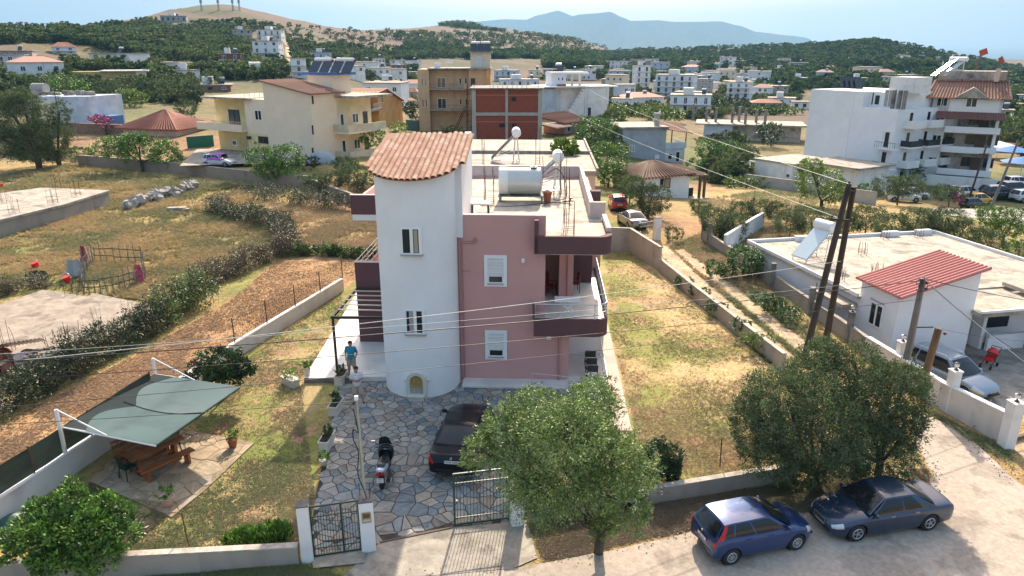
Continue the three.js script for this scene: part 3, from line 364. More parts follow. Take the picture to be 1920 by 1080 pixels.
function solarHeater(label, pos, turn, s, tankMat, parentless) {
  const t = thing('solar_water_heater', label, 'solar heater', pos, turn, undefined); t.scale.setScalar(s);
  mb().add(new THREE.CylinderGeometry(0.30, 0.30, 1.15, 28), mat4(0, 1.95, -0.55, 0, 0, PI / 2)).add(new THREE.SphereGeometry(0.3, 24, 10).scale(0.35, 1, 1), mat4(0.58, 1.95, -0.55)).add(new THREE.SphereGeometry(0.3, 24, 10).scale(0.35, 1, 1), mat4(-0.58, 1.95, -0.55)).build('tank', tankMat, t);
  mb().box(1.15, 0.08, 2.1, 0, 1.0, 0.35, 0, 0.78, 0).build('collector_panel', m.panel, t);
  mb().box(1.22, 0.05, 2.16, 0, 0.97, 0.345, 0, 0.78, 0).build('panel_frame', m.steel, t);
  const f = mb(); for (const x of [-0.5, 0.5]) f.bar(V(x, 0, -0.75), V(x, 1.75, -0.6), 0.03).bar(V(x, 0, 1.05), V(x, 0.3, 1.05), 0.03).bar(V(x, 0.15, 1.05), V(x, 0.15, -0.75), 0.025).bar(V(x, 0, -0.35), V(x, 1.75, -0.5), 0.025).bar(V(x, 0.9, -0.72), V(x, 0.4, 0.9), 0.02); f.bar(V(-0.5, 0.6, -0.72), V(0.5, 1.3, -0.66), 0.02).build('stand', m.steel, t);
  return t;
}
solarHeater('white tank solar heater on a tall stand behind the big roof tank', ...on(4.0, 6.92, -10.6, R(-88)), 1.05, m.plasticW);
{ const t = thing('plastic_table', 'white plastic table with dark legs on the roof beside the tower', 'table', ...on(0.75, 6.92, -3.6)); mb().box(0.95, 0.04, 0.75, 0, 0.78, 0).box(0.9, 0.07, 0.7, 0, 0.74, 0).build('table_top', m.plasticW, t); mb().box(0.6, 0.012, 0.5, 0.05, 0.806, 0, 0.2).build('sheet', m.white2, t); for (const [x, z] of [[-0.38, 0.28], [0.38, 0.28], [-0.38, -0.28], [0.38, -0.28]]) mb().bar(V(x * 1.05, 0, z * 1.05), V(x, 0.72, z), 0.03).build('leg', m.plasticG, t); }
function rebar(label, pos, n, h, spread, sd, group) { seed(sd); const b = mb(); for (let i = 0; i < n; i++) { const x = (i % 2 ? 1 : -1) * spread * rr(0.7, 1.1), z = ((i >> 1) % 2 ? 1 : -1) * spread * rr(0.7, 1.1) + (i > 3 ? rr(-0.1, 0.1) : 0); b.tube([V(x, 0, z), V(x + gauss() * 0.03, h * 0.5, z), V(x + gauss() * 0.08, h * rr(0.75, 1.05), z + gauss() * 0.05)], 0.013, 5, 4); } for (const y of [0.15, 0.35]) { b.bar(V(-spread, y, -spread), V(spread, y, -spread), 0.008).bar(V(spread, y, -spread), V(spread, y, spread), 0.008).bar(V(spread, y, spread), V(-spread, y, spread), 0.008).bar(V(-spread, y, spread), V(-spread, y, -spread), 0.008); } return tag(Object.assign(b.build('rebar_bundle', m.rust), {}), label, 'rebar', group).position.copy(pos); }
rebar('rusty rebar rods rising from the front corner of the pink house roof', hw(4.95, 6.92, -0.35), 4, 1.45, 0.2, 4);
rebar('tall bent rebar rods in the middle right of the pink house roof', hw(4.9, 6.92, -3.0), 4, 2.6, 0.13, 9);
rebar('thin rebar rods near the back right edge of the pink house roof', hw(4.9, 6.92, -9.2), 5, 2.6, 0.18, 14);
rebar('white ended rebar rods beside the tower wall on the roof', hw(0.9, 6.92, -7.2), 6, 1.9, 0.3, 12);
{ const t = thing('flower_pot', 'terracotta pot standing beside the roof water tank', 'pot', ...on(4.0, 6.92, -7.3)); mb().add(new THREE.LatheGeometry([[0.0, 0.02], [0.17, 0.02], [0.19, 0.3], [0.25, 0.62], [0.27, 0.64], [0.22, 0.66], [0.2, 0.5]].map(p => new THREE.Vector2(...p)), 20)).build('pot', m.terracotta, t); }
tag(mb().tube([V(4.0, 8.2, -9.2), V(4.5, 8.5, -9.0), V(5.0, 7.8, -8.6), V(5.0, 7.0, -8.4), V(4.5, 6.96, -8.0), V(4.3, 7.1, -7.6)].map(p => hw(p.x, p.y, p.z)), 0.022, 40, 6).tube([V(3.7, 8.9, -11), V(3.75, 8.2, -10), V(3.7, 7.4, -8.7), V(3.8, 7.1, -8)].map(p => hw(p.x, p.y, p.z)), 0.018, 24, 5).tube([V(0.5, 7.0, -6.2), V(2, 6.95, -6.3), V(3.4, 6.95, -6.9), V(4.2, 6.95, -7.4), V(5.2, 6.95, -7.2)].map(p => hw(p.x, p.y, p.z)), 0.016, 40, 5).build('hose', m.rubber), 'black hose looping over the roof behind the water tank', 'hose');
{ const t = thing('pipe_valve', 'small dark valve assembly lying at the hose end on the roof', 'valve', ...on(5.1, 6.92, -7.3)); mb().bar(V(-0.3, 0.1, 0), V(0.3, 0.14, 0), 0.035).bar(V(0.1, 0.05, -0.15), V(0.15, 0.3, 0.1), 0.03).cyl(0.09, 0.06, 0.15, 0.28, 0.1, 10).build('pipes', m.blackMetal, t); }
// balcony and porch furniture
{ const t = thing('folding_table', 'white slatted folding table on the upper balcony behind the railing', 'table', ...on(4.95, 3.2, -0.15)); for (let k = 0; k < 7; k++) mb().box(1.15, 0.02, 0.07, 0, 0.83, -0.27 + k * 0.09).build('slat', m.plasticW, t); mb().box(1.15, 0.05, 0.03, 0, 0.80, 0.3).box(1.15, 0.05, 0.03, 0, 0.80, -0.3).bar(V(-0.4, 0, 0.28), V(0.38, 0.8, 0.28), 0.022).bar(V(0.4, 0, 0.24), V(-0.38, 0.8, 0.24), 0.022).bar(V(-0.4, 0, -0.28), V(0.38, 0.8, -0.28), 0.022).bar(V(0.4, 0, -0.24), V(-0.38, 0.8, -0.24), 0.022).build('leg', m.plasticW, t); }
function chair(label, pos, turn, mat, group, high = 1.05) {
  const t = thing('chair', label, 'chair', pos, turn, group); mb().box(0.46, 0.04, 0.44, 0, 0.45, 0).build('seat', mat, t);
  const b = mb(); for (let k = -2; k <= 2; k++) b.box(0.055, high - 0.55, 0.025, k * 0.095, (high + 0.45) / 2, -0.215 - 0.02, 0, -0.08); b.box(0.48, 0.09, 0.035, 0, high - 0.03, -0.25); b.build('backrest', mat, t);
  for (const [x, z] of [[-0.2, 0.19], [0.2, 0.19], [-0.2, -0.2], [0.2, -0.2]]) mb().bar(V(x * 1.15, 0, z * 1.12), V(x, z < 0 ? high * 0.92 : 0.64, z), 0.022, 6).build('leg', mat, t);
  mb().box(0.04, 0.03, 0.42, -0.23, 0.65, 0).box(0.04, 0.03, 0.42, 0.23, 0.65, 0).build('armrest', mat, t); return t;
}
const redwood = std([0.22, 0.035, 0.02], { roughness: 0.4 });
chair('dark red wooden chair on the balcony left of the pink column', ...on(4.25, 3.2, -3.1, R(75)), redwood, undefined, 1.15);
chair('red wooden chair on the balcony seen right behind the column', ...on(5.4, 3.2, -3.6, R(-80)), redwood, undefined, 1.0);
{ for (const [z, l] of [[-1.4, 'black framed chair nearest the porch back wall'], [-0.55, 'black framed white seat chair in the middle of the porch row'], [0.25, 'black framed chair nearest the olive tree on the porch']]) { const t = thing('porch_chair', l, 'chair', ...on(6.15, 0.15, z, R(180))); mb().box(0.5, 0.05, 0.48, 0, 0.46, 0).build('seat', m.plasticW, t); mb().box(0.5, 0.34, 0.04, 0, 0.76, -0.25, 0, -0.12).build('backrest', m.blackMetal, t); for (const [x, zz] of [[-0.23, 0.22], [0.23, 0.22], [-0.23, -0.24], [0.23, -0.24]]) mb().bar(V(x, 0, zz), V(x, 0.62, zz), 0.022).build('leg', m.blackMetal, t); } }
// ---------- walls, gates, pillars ----------
function wallRun(name, label, pts, h, th, mat, capMat, group, base = 0) { // straight pieces along ground points, coping on top
  const t = thing(name, label, 'wall', pts[0], 0, group), o = pts[0], b = mb(), c = mb();
  for (let i = 0; i + 1 < pts.length; i++) { const p = pts[i], q = pts[i + 1], h0 = Array.isArray(h) ? h[i] : h, h1 = Array.isArray(h) ? h[i + 1] : h, d = q.clone().sub(p).setY(0).normalize(), n = V(-d.z, 0, d.x).multiplyScalar(th / 2);
    const L = Math.hypot(q.x - p.x, q.z - p.z), N = Math.max(1, Math.ceil(L / 3));
    for (let k = 0; k < N; k++) { const a = p.clone().lerp(q, k / N), e = p.clone().lerp(q, (k + 1) / N), ya = T(a.x, a.z) - 0.3, ye = T(e.x, e.z) - 0.3, ha = T(a.x, a.z) + lerp(h0, h1, k / N), he = T(e.x, e.z) + lerp(h0, h1, (k + 1) / N);
      const quad = (A, ya0, ya1, B, yb0, yb1) => { const g = new THREE.BufferGeometry(), w = A.distanceTo(B), P = [[A, ya0], [B, yb0], [B, yb1], [A, ya0], [B, yb1], [A, ya1]]; g.setAttribute('position', new THREE.Float32BufferAttribute(P.flatMap(([v, y]) => [v.x - o.x, y - o.y, v.z - o.z]), 3)); g.setAttribute('uv', new THREE.Float32BufferAttribute(P.flatMap(([v, y]) => [(v === A ? 0 : w) + k * w, y]), 2)); g.computeVertexNormals(); return g; };
      b.add(quad(a.clone().add(n), ya, ha, e.clone().add(n), ye, he)); b.add(quad(e.clone().sub(n), ye, he, a.clone().sub(n), ya, ha));
      if (k === 0) b.add(quad(a.clone().sub(n), ya, ha, a.clone().add(n), ya, ha)); if (k === N - 1) b.add(quad(e.clone().add(n), ye, he, e.clone().sub(n), ye, he));
      c.beam(V(a.x - o.x, ha + 0.025 - o.y, a.z - o.z), V(e.x - o.x, he + 0.025 - o.y, e.z - o.z), th + 0.04, 0.05); } }
  b.build('wall_face', mat, t); c.build('coping', capMat, t); return t;
}
const wallGrey = std([0.36, 0.32, 0.28], { map: stain2, bumpMap: grain, bumpScale: 0.01 }), capPale = std([0.60, 0.55, 0.48], { map: concT });
wallRun('front_wall', 'low grey concrete front wall under the olive tree right of the gate', [at(990, 977), at(1232, 940), at(1492, 896)], 0.56, 0.2, wallGrey, capPale);
wallRun('front_wall', 'low grey concrete front wall with pale top left of the small gate', [at(562, 1056), at(190, 1086), at(-120, 1110)], [0.62, 0.8, 0.8], 0.2, wallGrey, capPale);
wallRun('garden_wall', 'long white garden wall between the lawn and the straw field', [V(-16.75, 0, -18.2), V(-13.9, 0, -32.5), V(-10.9, 0, -43)], [0.95, 0.75, 0.8], 0.2, plaster(0.66, 0.66, 0.66, { map: stain2 }), m.white2);
wallRun('yard_wall', 'long low concrete wall along the right lawn beside the dirt track', [V(13.05, 0, -31), V(11.31, 0, -41.5), V(10.4, 0, -47.6)], 0.85, 0.2, std([0.42, 0.38, 0.33], { map: stain2 }), capPale);
wallRun('yard_wall', 'tall pale rendered wall at the far end of the right lawn', [V(10.4, 0, -47.6), V(9.07, 0, -52.6), V(7.0, 0, -52.9)], [1.65, 1.8, 1.8], 0.2, plaster(0.46, 0.41, 0.36, { map: stain2 }), capPale);
function pillar(label, px, rb, rt, w, mat, group) { const p = at(px, rb), h = rowAt(rt, p.z); const t = thing('gate_pillar', label, 'pillar', p, 0.2, group); mb().box(w, h, w, 0, h / 2, 0).build('shaft', mat, t); mb().box(w + 0.02, 0.05, w + 0.02, 0, h + 0.025, 0).build('cap', m.concDark, t); return t; }
pillar('white gate pillar left of the small green gate', 578, 1049, 946, 0.34, m.white2);
{ const t = pillar('white gate pillar with brass letter box between the two gates', 692, 1028, 936, 0.42, m.white), h = 1.8; mb().box(0.27, 0.36, 0.03, -0.0, 1.28, 0.225).build('letter_box', std([0.42, 0.36, 0.24], { metalness: 0.7, roughness: 0.35 }), t); mb().box(0.21, 0.14, 0.012, 0, 1.35, 0.246).build('plate', std([0.20, 0.15, 0.06], { metalness: 0.8, roughness: 0.25 }), t); mb().box(0.22, 0.06, 0.012, 0, 1.19, 0.246).build('slot', m.steel, t); mb().bar(V(-0.15, 1.85, -0.1), V(-0.16, 2.3, -0.1), 0.012).bar(V(0.13, 1.85, 0.1), V(0.13, 2.2, 0.1), 0.012).bar(V(0.15, 1.85, -0.12), V(0.15, 2.25, -0.12), 0.012).build('rebar', m.rust, t); }
pillar('white gate pillar half hidden by the olive tree', 969, 981, 910, 0.40, m.white);
function gate(label, pl, pr, leaves, top, nb, pad) { // leaves: fractions where a thick upright stands
  const d = pr.clone().sub(pl), L = d.length(), t = thing('metal_gate', label, 'gate', pl, Math.atan2(-d.z, d.x)), f = mb();
  for (const u of leaves) f.box(0.06, top, 0.05, u * L, top / 2 + 0.06, 0); f.box(L, 0.05, 0.045, L / 2, top + 0.06, 0).box(L, 0.06, 0.045, L / 2, 0.09, 0).box(L, 0.03, 0.03, L / 2, 0.34, 0).box(L, 0.03, 0.03, L / 2, top - pad, 0); f.build('frame', m.greenMetal, t);
  for (let k = 1; k < nb; k++) { const x = k / nb * L; if (leaves.some(u => Math.abs(u * L - x) < 0.04)) continue; mb().box(0.016, top - pad + 0.12, 0.016, x, (top - pad + 0.12) / 2 + 0.1, 0).build('bar', m.greenMetal, t); }
  mb().bar(V(0.05 * L, top * 0.55, 0.03), V(0.05 * L, top * 0.55, 0.12), 0.02).build('handle', m.steel, t); return t;
}
gate('small dark green barred gate with two leaves beside the letter box', at(588, 1047), at(680, 1033), [0.02, 0.63, 0.98], 1.76, 18, 0.3);
gate('wide dark green barred driveway gate behind the black car', at(852, 988), at(956, 975), [0.01, 0.99], 1.9, 17, 0.28);
pillar('white gate pillar at the open yard gate beside the silver grey car', 1231, 449, 408, 0.5, m.white2);
gate('dark grey metal yard gate behind the tall rendered wall', at(1197, 452), at(1226, 447), [0.02, 0.98], 1.4, 9, 0.25);
{ const t = thing('guide_rail', 'dark sliding gate rail across the driveway mouth', 'rail', at(712, 1019)), q = at(850, 990).sub(at(712, 1019)); mb().beam(V(0, 0.03, 0), V(q.x, 0.03, q.z), 0.07, 0.05).build('rail', std([0.13, 0.08, 0.06]), t); }
{ const b = at(690, 1029), top = atz(668, 748, b.z + 0.1), y0 = 1.85, t = thing('cable_pole', 'thin pale cable pole rising from the letter box pillar with a loose conduit', 'pole', V(b.x, 0, b.z)); const q = top.clone().sub(t.position); mb().bar(V(0.02, y0, 0), q, 0.055, 8, 0.04).build('pole', std([0.56, 0.53, 0.42], { map: concT }), t); mb().box(0.1, 0.12, 0.1, q.x, q.y + 0.03, q.z).build('cap', m.plasticW, t); const l = k => V(0.02, y0, 0).lerp(q, k); mb().tube([V(0.1, 1.9, 0.1), V(0.05, 2.15, 0.1), l(0.25).add(V(-0.12, 0, 0.06)), l(0.5).add(V(-0.06, 0, 0.06)), l(0.62).add(V(-0.16, 0, 0.08)), l(0.7).add(V(-0.14, 0.06, 0.06)), l(0.66).add(V(-0.02, 0.05, 0.06)), l(0.8).add(V(-0.05, 0, 0.05)), l(0.9).add(V(-0.1, 0.05, 0.05))], 0.016, 60, 5).build('conduit', m.rubber, t); }
for (const [px, py, l] of [[357, 1042, 'thin dark fence rod on the left front wall'], [1348, 893, 'thin dark fence rod on the right front wall']]) { const p = at(px, py); tag(mb().bar(V(0, 0, 0), V(-0.04, 1.15, 0), 0.022).build('fence_rod', m.rust), l, 'rod').position.set(p.x, 0.4, p.z); }
// fence on the garden wall
{ const t = thing('mesh_fence', 'green shade netting fence standing on the white garden wall', 'fence', V(-16.75, 0, -18.2)), d = V(2.85, 0, -14.3).multiplyScalar(1 / 14.58), P = k => d.clone().multiplyScalar(k);
  for (const [a, b] of [[-1, 2.6], [2.6, 5.2], [5.2, 8.6]]) { const p = P(a + 0.03), q = P(b - 0.03), g = new THREE.PlaneGeometry(b - a, 0.95, 12, 4), A = g.attributes.position; for (let i = 0; i < A.count; i++) { const u = A.getX(i) / (b - a) + 0.5, s = p.clone().lerp(q, u); A.setXYZ(i, s.x + Math.sin(u * 7) * 0.02, A.getY(i) + 1.47, s.z); } g.computeVertexNormals(); mesh('netting', g, new THREE.MeshPhysicalMaterial({ color: col(0.075, 0.10, 0.07), roughness: 0.9, transmission: 0.25, thickness: 0, side: THREE.DoubleSide, map: concT }), t); }
  for (const k of [-1, 2.6, 5.2, 8.6]) mb().bar(P(k).setY(0.8), P(k).setY(2.0), 0.03).build('post', m.rust, t); }
{ const t = thing('wire_fence', 'rusty post and wire fence along the far part of the garden wall', 'fence', V(-13.9, 0, -32.5)), d = V(3.0, 0, -10.5); for (let k = 0; k < 5; k++) { const p = d.clone().multiplyScalar(k / 4 + 0.01); mb().bar(p.clone().setY(0.7), p.clone().setY(2.1), 0.03).build('post', m.rust, t); } const b = mb(); for (let j = 0; j < 7; j++) b.bar(V(0.03, 0.9 + j * 0.18, -0.1), d.clone().setY(0.9 + j * 0.18), 0.006, 3); for (let k = 0; k < 60; k++) { const p = d.clone().multiplyScalar(k / 60), q = d.clone().multiplyScalar((k + 1.5) / 60); b.bar(p.clone().setY(0.9), q.clone().setY(2.0), 0.005, 3).bar(p.clone().setY(2.0), q.clone().setY(0.9), 0.005, 3); } b.build('wire_mesh', m.rust, t); }
// ---------- shade sail over the patio ----------
{ const b1 = at(132, 893), t = thing('shade_sail', 'grey green shade sail on two white cantilever posts above the patio', 'shade sail', b1), rel = p => p.sub(b1);
  const top1 = rel(atz(105, 768, b1.z)), s1 = rel(atz(118, 801, b1.z + 0.1)), b2 = at(297, 762), top2 = rel(atz(287, 672, b2.z)), s2 = rel(atz(291, 702, b2.z)); const y = 1.95, c1 = rel(at(293, 836, 2.25)), c2 = rel(at(450, 727, 2.25)); b2.sub(b1);
  for (const [nm, b, tp] of [['post', V(0, 0, 0), top1], ['post', b2, top2]]) mb().beam(b, tp, 0.1, 0.1).build(nm, m.white, t);
  for (const [s, c, tp] of [[s1, c1, top1], [s2, c2, top2]]) { mb().beam(s.clone(), c, 0.05, 0.05).build('arm', m.white, t); mb().bar(tp, s.clone().lerp(c, 0.5), 0.026, 6).build('brace', m.white, t); }
  mb().beam(c1, c2, 0.05, 0.05).build('edge_bar', m.greenMetal, t);
  const surf = (u, v) => { const p = s1.clone().lerp(c1, u), q = s2.clone().lerp(c2, u), r = p.lerp(q, v); r.y += 0.04 - 0.28 * Math.sin(PI * u) * Math.sin(PI * v); return r; };
  const mk = (u0, u1, v0, v1, dy) => { const g = new THREE.PlaneGeometry(1, 1, 24, 24), A = g.attributes.position, U = g.attributes.uv; for (let i = 0; i < A.count; i++) { const u = lerp(typeof u0 === 'function' ? u0(U.getY(i)) : u0, u1, U.getX(i)), v = lerp(v0, v1, U.getY(i)), p = surf(u, v); A.setXYZ(i, p.x, p.y + dy, p.z); U.setXY(i, u * 4, v * 6); } g.computeVertexNormals(); return g; };
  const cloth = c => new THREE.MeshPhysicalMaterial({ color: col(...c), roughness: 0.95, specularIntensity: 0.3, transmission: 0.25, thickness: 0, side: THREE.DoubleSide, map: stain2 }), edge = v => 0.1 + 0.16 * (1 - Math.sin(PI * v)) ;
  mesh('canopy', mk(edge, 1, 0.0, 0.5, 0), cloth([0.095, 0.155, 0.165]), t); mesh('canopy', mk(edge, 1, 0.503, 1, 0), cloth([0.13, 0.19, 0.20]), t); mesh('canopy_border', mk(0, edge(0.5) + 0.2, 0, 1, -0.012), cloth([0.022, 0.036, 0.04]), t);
  const sm = mb(), pts = []; for (let i = 0; i <= 20; i++) pts.push(surf(lerp(0.12, 1, i / 20), 0.5).add(V(0, 0.012, 0))); sm.tube(pts, 0.018, 30, 4).build('seam', m.rubber, t); }
// garden furniture
{ const a = at(268, 886), b = at(322, 861), mid = a.clone().add(b).multiplyScalar(0.5), yaw = Math.atan2(-(b.z - a.z), b.x - a.x), L = 2.0, t = thing('picnic_table', 'varnished red brown wooden picnic table on the stone patio', 'table', mid.setY(0.06), yaw);
  for (let k = 0; k < 5; k++) mb().box(L, 0.04, 0.155, 0, 0.76, -0.32 + k * 0.16).build('plank', m.wood, t); for (const x of [-0.7, 0.7]) { mb().box(0.12, 0.68, 0.3, x, 0.40, 0).box(0.13, 0.07, 0.72, x, 0.04, 0).box(0.12, 0.06, 0.68, x, 0.71, 0).build('leg', m.wood, t); } mb().box(1.4, 0.12, 0.05, 0, 0.32, 0).build('stretcher', m.wood, t);
  const bench = (lab, z, back) => { const p = V(0, 0, z).applyAxisAngle(V(0, 1, 0), yaw).add(mid), o = thing('garden_bench', lab, 'bench', p, yaw); for (let k = 0; k < 3; k++) mb().box(L, 0.035, 0.12, 0, 0.45, -0.13 + k * 0.13).build('plank', m.wood, o); for (const x of [-0.75, 0.75]) mb().box(0.08, 0.43, 0.34, x, 0.215, 0).build('leg', m.wood, o); if (back) { for (let k = 0; k < 3; k++) mb().box(L, 0.13, 0.035, 0, 0.60 + k * 0.17, -0.24 - k * 0.045, 0, -0.22).build('back_slat', m.wood, o); for (const x of [-0.75, 0.75]) mb().bar(V(x, 0.4, -0.2), V(x, 1.02, -0.36), 0.035, 6).build('back_post', m.wood, o); } return o; };
  bench('red brown wooden bench with slatted back between table and white wall', -0.82, true); bench('low red brown wooden bench on the lawn side of the picnic table', 0.78, false); }
function plasticChair(label, px, py, turn) { const t = thing('plastic_chair', label, 'chair', at(px, py).setY(0.06), turn); mb().box(0.44, 0.03, 0.42, 0, 0.44, 0).build('seat', m.plasticG, t); const b = mb(); for (let k = -2; k <= 2; k++) b.box(0.05, 0.36, 0.02, k * 0.09, 0.66, -0.22, 0, -0.15); b.box(0.48, 0.07, 0.03, 0, 0.85, -0.25); b.build('backrest', m.plasticG, t); for (const [x, z] of [[-0.2, 0.18], [0.2, 0.18], [-0.2, -0.18], [0.2, -0.18]]) mb().bar(V(x * 1.25, 0, z * 1.25), V(x, 0.44, z), 0.024).build('leg', m.plasticG, t); mb().box(0.05, 0.03, 0.4, -0.24, 0.66, 0).box(0.05, 0.03, 0.4, 0.24, 0.66, 0).bar(V(-0.25, 0.44, 0.18), V(-0.24, 0.66, 0.18), 0.02).bar(V(0.25, 0.44, 0.18), V(0.24, 0.66, 0.18), 0.02).build('armrest', m.plasticG, t); return t; }
plasticChair('dark green plastic chair at the near end of the picnic table', 243, 897, R(150)); plasticChair('dark green plastic chair under the sail at the far end of the table', 328, 846, R(-60));
// pots and planters
const leafy = []; // plants wait for the foliage helpers: [name, label, category, position, radius, height, colours, group]
{ let i = 0; for (const [px, py, turn, l] of [[641, 716, 0.1, 'white stone trough planter beside the man in white'], [631, 771, 0.12, 'white stone trough planter second from the terrace'], [614, 836, 0.3, 'white stone trough planter with red flowers behind it']]) { const p = at(px, py), t = thing('planter', l, 'planter', p, -0.15 + turn * 0.3); mb().box(0.36, 0.40, 0.95, 0, 0.2, 0).box(0.42, 0.07, 1.0, 0, 0.40, 0).box(0.4, 0.05, 0.98, 0, 0.03, 0).build('trough', m.potW, t); mb().box(0.32, 0.02, 0.9, 0, 0.435, 0).build('soil', m.soil, t); leafy.push(['potted_plant', ['dark green bush filling the planter beside the man in white', 'low dark plants in the second white planter', 'dark plants in the third white planter by the lawn'][i++], 'plant', p.clone().setY(0.62), [0.2, 0.2, 0.4], 0, 0, 250]); } }
{ const t = thing('planter', 'white stone planter with trailing plant on the left lawn', 'planter', at(545, 722), 0.9); mb().box(0.36, 0.36, 0.9, 0, 0.18, 0).box(0.42, 0.06, 0.96, 0, 0.36, 0).build('trough', m.potW, t); leafy.push(['potted_plant', 'green plant in the planter on the left lawn', 'plant', t.position.clone().setY(0.55), [0.3, 0.2, 0.3], 1, 0, 200]); }
const potG = (r, h) => new THREE.LatheGeometry([[0, 0], [r * 0.62, 0], [r * 0.8, h * 0.5], [r * 0.96, h * 0.88], [r * 1.05, h * 0.9], [r * 1.05, h], [r * 0.88, h], [r * 0.8, h * 0.85], [0, h * 0.85]].map(p => new THREE.Vector2(...p)), 20);
for (const [px, py, r, h, mat, l, y] of [[437, 838, 0.20, 0.34, m.terracotta, 'terracotta pot with yellow green plant on the patio edge', 0.06], [315, 948, 0.23, 0.36, m.palepink, 'pale clay pot with leafy plant on the front corner of the patio', 0.06], [608, 873, 0.17, 0.28, m.potW, 'small pale flower pot at the lawn edge of the driveway', 0], [577, 704, 0.16, 0.42, m.potW, 'white stone urn with clipped plant on the terrace corner', 0.25]]) { const t = thing('flower_pot', l, 'pot', at(px, py, y)); mb().add(potG(r, h)).build('pot', mat, t); leafy.push(['potted_plant', l.replace(/^.* with (.*) on/, '$1 in the pot on').replace('small pale flower pot', 'small dark plant in the pot'), 'plant', t.position.clone().add(V(0, h + 0.14, 0)), [r * 1.1, 0.2, r * 1.1], px < 440 && px > 400 ? 2 : 1, 0, 220]); }
// ---------- poles and overhead wires ----------
function pole(label, b, top, r0, r1, mat, extra) { const t = thing('utility_pole', label, 'utility pole', b), q = top.clone().sub(b); mb().bar(V(0, -0.3, 0), q, r0, 10, r1).build('shaft', mat, t); if (extra) extra(t, q); return t; }
const ins = (t, ps) => { const b = mb(); for (const p of ps) b.cyl(0.05, 0.12, p.x, p.y, p.z, 8).cyl(0.075, 0.05, p.x, p.y + 0.05, p.z, 8); b.build('insulator', std([0.10, 0.07, 0.06], { roughness: 0.25 }), t); };
const pa = at(1508, 668), paT = atz(1592, 345, pa.z - 0.6), pb = at(1548, 640), pbT = atz(1601, 350, pa.z - 0.75), pc = at(1692, 712), pcT = atz(1731, 522, pc.z), pw = at(1722, 744), pwT = atz(1760, 616, pw.z);
pole('dark leaning wooden pole in front of its twin beside the dirt track', pa, paT, 0.17, 0.13, m.pole, (t, q) => { mb().beam(q.clone().multiplyScalar(0.81).add(V(-0.5, 0, 0.1)), q.clone().multiplyScalar(0.81).add(V(0.55, -0.1, 0.1)), 0.1, 0.1).build('cross_arm', m.blackMetal, t); mb().bar(q.clone().add(V(-0.05, -0.05, 0.16)), q.clone().add(V(-0.05, -0.5, 0.16)), 0.09, 8).bar(q.clone().add(V(-0.2, -0.3, 0.1)), q.clone().add(V(0.3, -0.35, 0.1)), 0.05, 6).build('bracket', m.blackMetal, t); ins(t, [q.clone().add(V(0.0, 0.02, 0)), q.clone().multiplyScalar(0.81).add(V(-0.45, 0.06, 0.1)), q.clone().multiplyScalar(0.81).add(V(0.5, -0.04, 0.1)), q.clone().multiplyScalar(0.70).add(V(0.2, 0, 0.1))]); });
pole('dark wooden strut pole behind the leaning pole beside the dirt track', pb, pbT, 0.17, 0.13, m.pole);
pole('grey concrete pole with tangled cables in front of the red roofed block', pc, pcT, 0.19, 0.12, m.poleC, (t, q) => { mb().bar(q.clone().multiplyScalar(0.53), q.clone().multiplyScalar(0.53).add(V(0.85, 0.05, 0.1)), 0.035, 6).build('lamp_arm', m.blackMetal, t); const b = mb(); seed(8); for (let k = 0; k < 7; k++) b.add(new THREE.TorusGeometry(rr(0.12, 0.24), 0.014, 5, 16, rr(3, 6)), mat4(q.x + gauss() * 0.12, q.y - 0.1 - k * 0.05, q.z + gauss() * 0.1, rr(0, 6), rr(0, 1))); b.build('cable_loop', m.wire, t); ins(t, [0, 1, 2, 3, 4].map(k => q.clone().add(V(k % 2 ? 0.15 : -0.15, -0.1 - k * 0.14, 0.1)))); });
pole('short brown wooden post leaning beside the white courtyard wall', pw, pwT, 0.17, 0.15, m.poleTan, (t, q) => ins(t, [q.clone().add(V(0.25, -0.25, 0.1))]));
function wire(label, pts, r, sag, mat = m.wire) { const P = []; for (let i = 0; i + 1 < pts.length; i++) for (let k = 0; k <= 10; k++) { if (k === 10 && i + 2 < pts.length) continue; const p = pts[i].clone().lerp(pts[i + 1], k / 10); p.y -= sag * 4 * (k / 10) * (1 - k / 10); P.push(p); } const b = mb(); for (let i = 0; i + 1 < P.length; i++) b.bar(P[i], P[i + 1], r * 0.75, 5); const w = b.build('overhead_wire', mat); return tag(w, label, 'wire'); }
const Lf = (py, z) => atz(-420, py, z);
wire('thick twisted black cable crossing in front of the house above the lower windows', [Lf(706, -15), pcT.clone().add(V(0, -0.05, 0.1))], 0.022, 0.30);
wire('pale banded wire just under the thick black cable across the house', [Lf(722, -15.2), atz(1600, 340, pa.z).setY(5.0)], 0.014, 0.25, m.wireW);
wire('thin dark wire crossing the foot of the white tower', [Lf(742, -14.6), pcT.clone().add(V(0, -0.95, 0.1))], 0.014, 0.28);
wire('thin black wire over the middle of the shade sail to the double pole', [Lf(800, -13), atz(1520, 610, pa.z)], 0.012, 0.2);
wire('lowest thin black wire passing over the shade sail and cable pole', [Lf(818, -12.6), atz(668, 752, at(690, 1029).z + 0.1)], 0.011, 0.06);
wire('fine pale wire above the thick black cable', [Lf(690, -16), pcT.clone().add(V(0, 0.15, 0.1))], 0.008, 0.28, m.wireW);
wire('high pale wire from the double pole back over the olive trees', [paT, G(1100, 250).add(V(0, 9, 0))], 0.016, 0.6, m.wireW);
wire('second pale wire from the cross arm of the double pole back over the hut', [paT.clone().lerp(pa, 0.19), G(1050, 262).add(V(0, 6.5, 0))], 0.016, 0.6, m.wireW);
wire('black cable from the concrete pole to the right edge', [pcT, atz(2050, 580, -30)], 0.02, 0.15);
wire('dark sagging cable from the concrete pole to the porch roof', [pcT, atz(1925, 668, -34)], 0.018, 0.25);
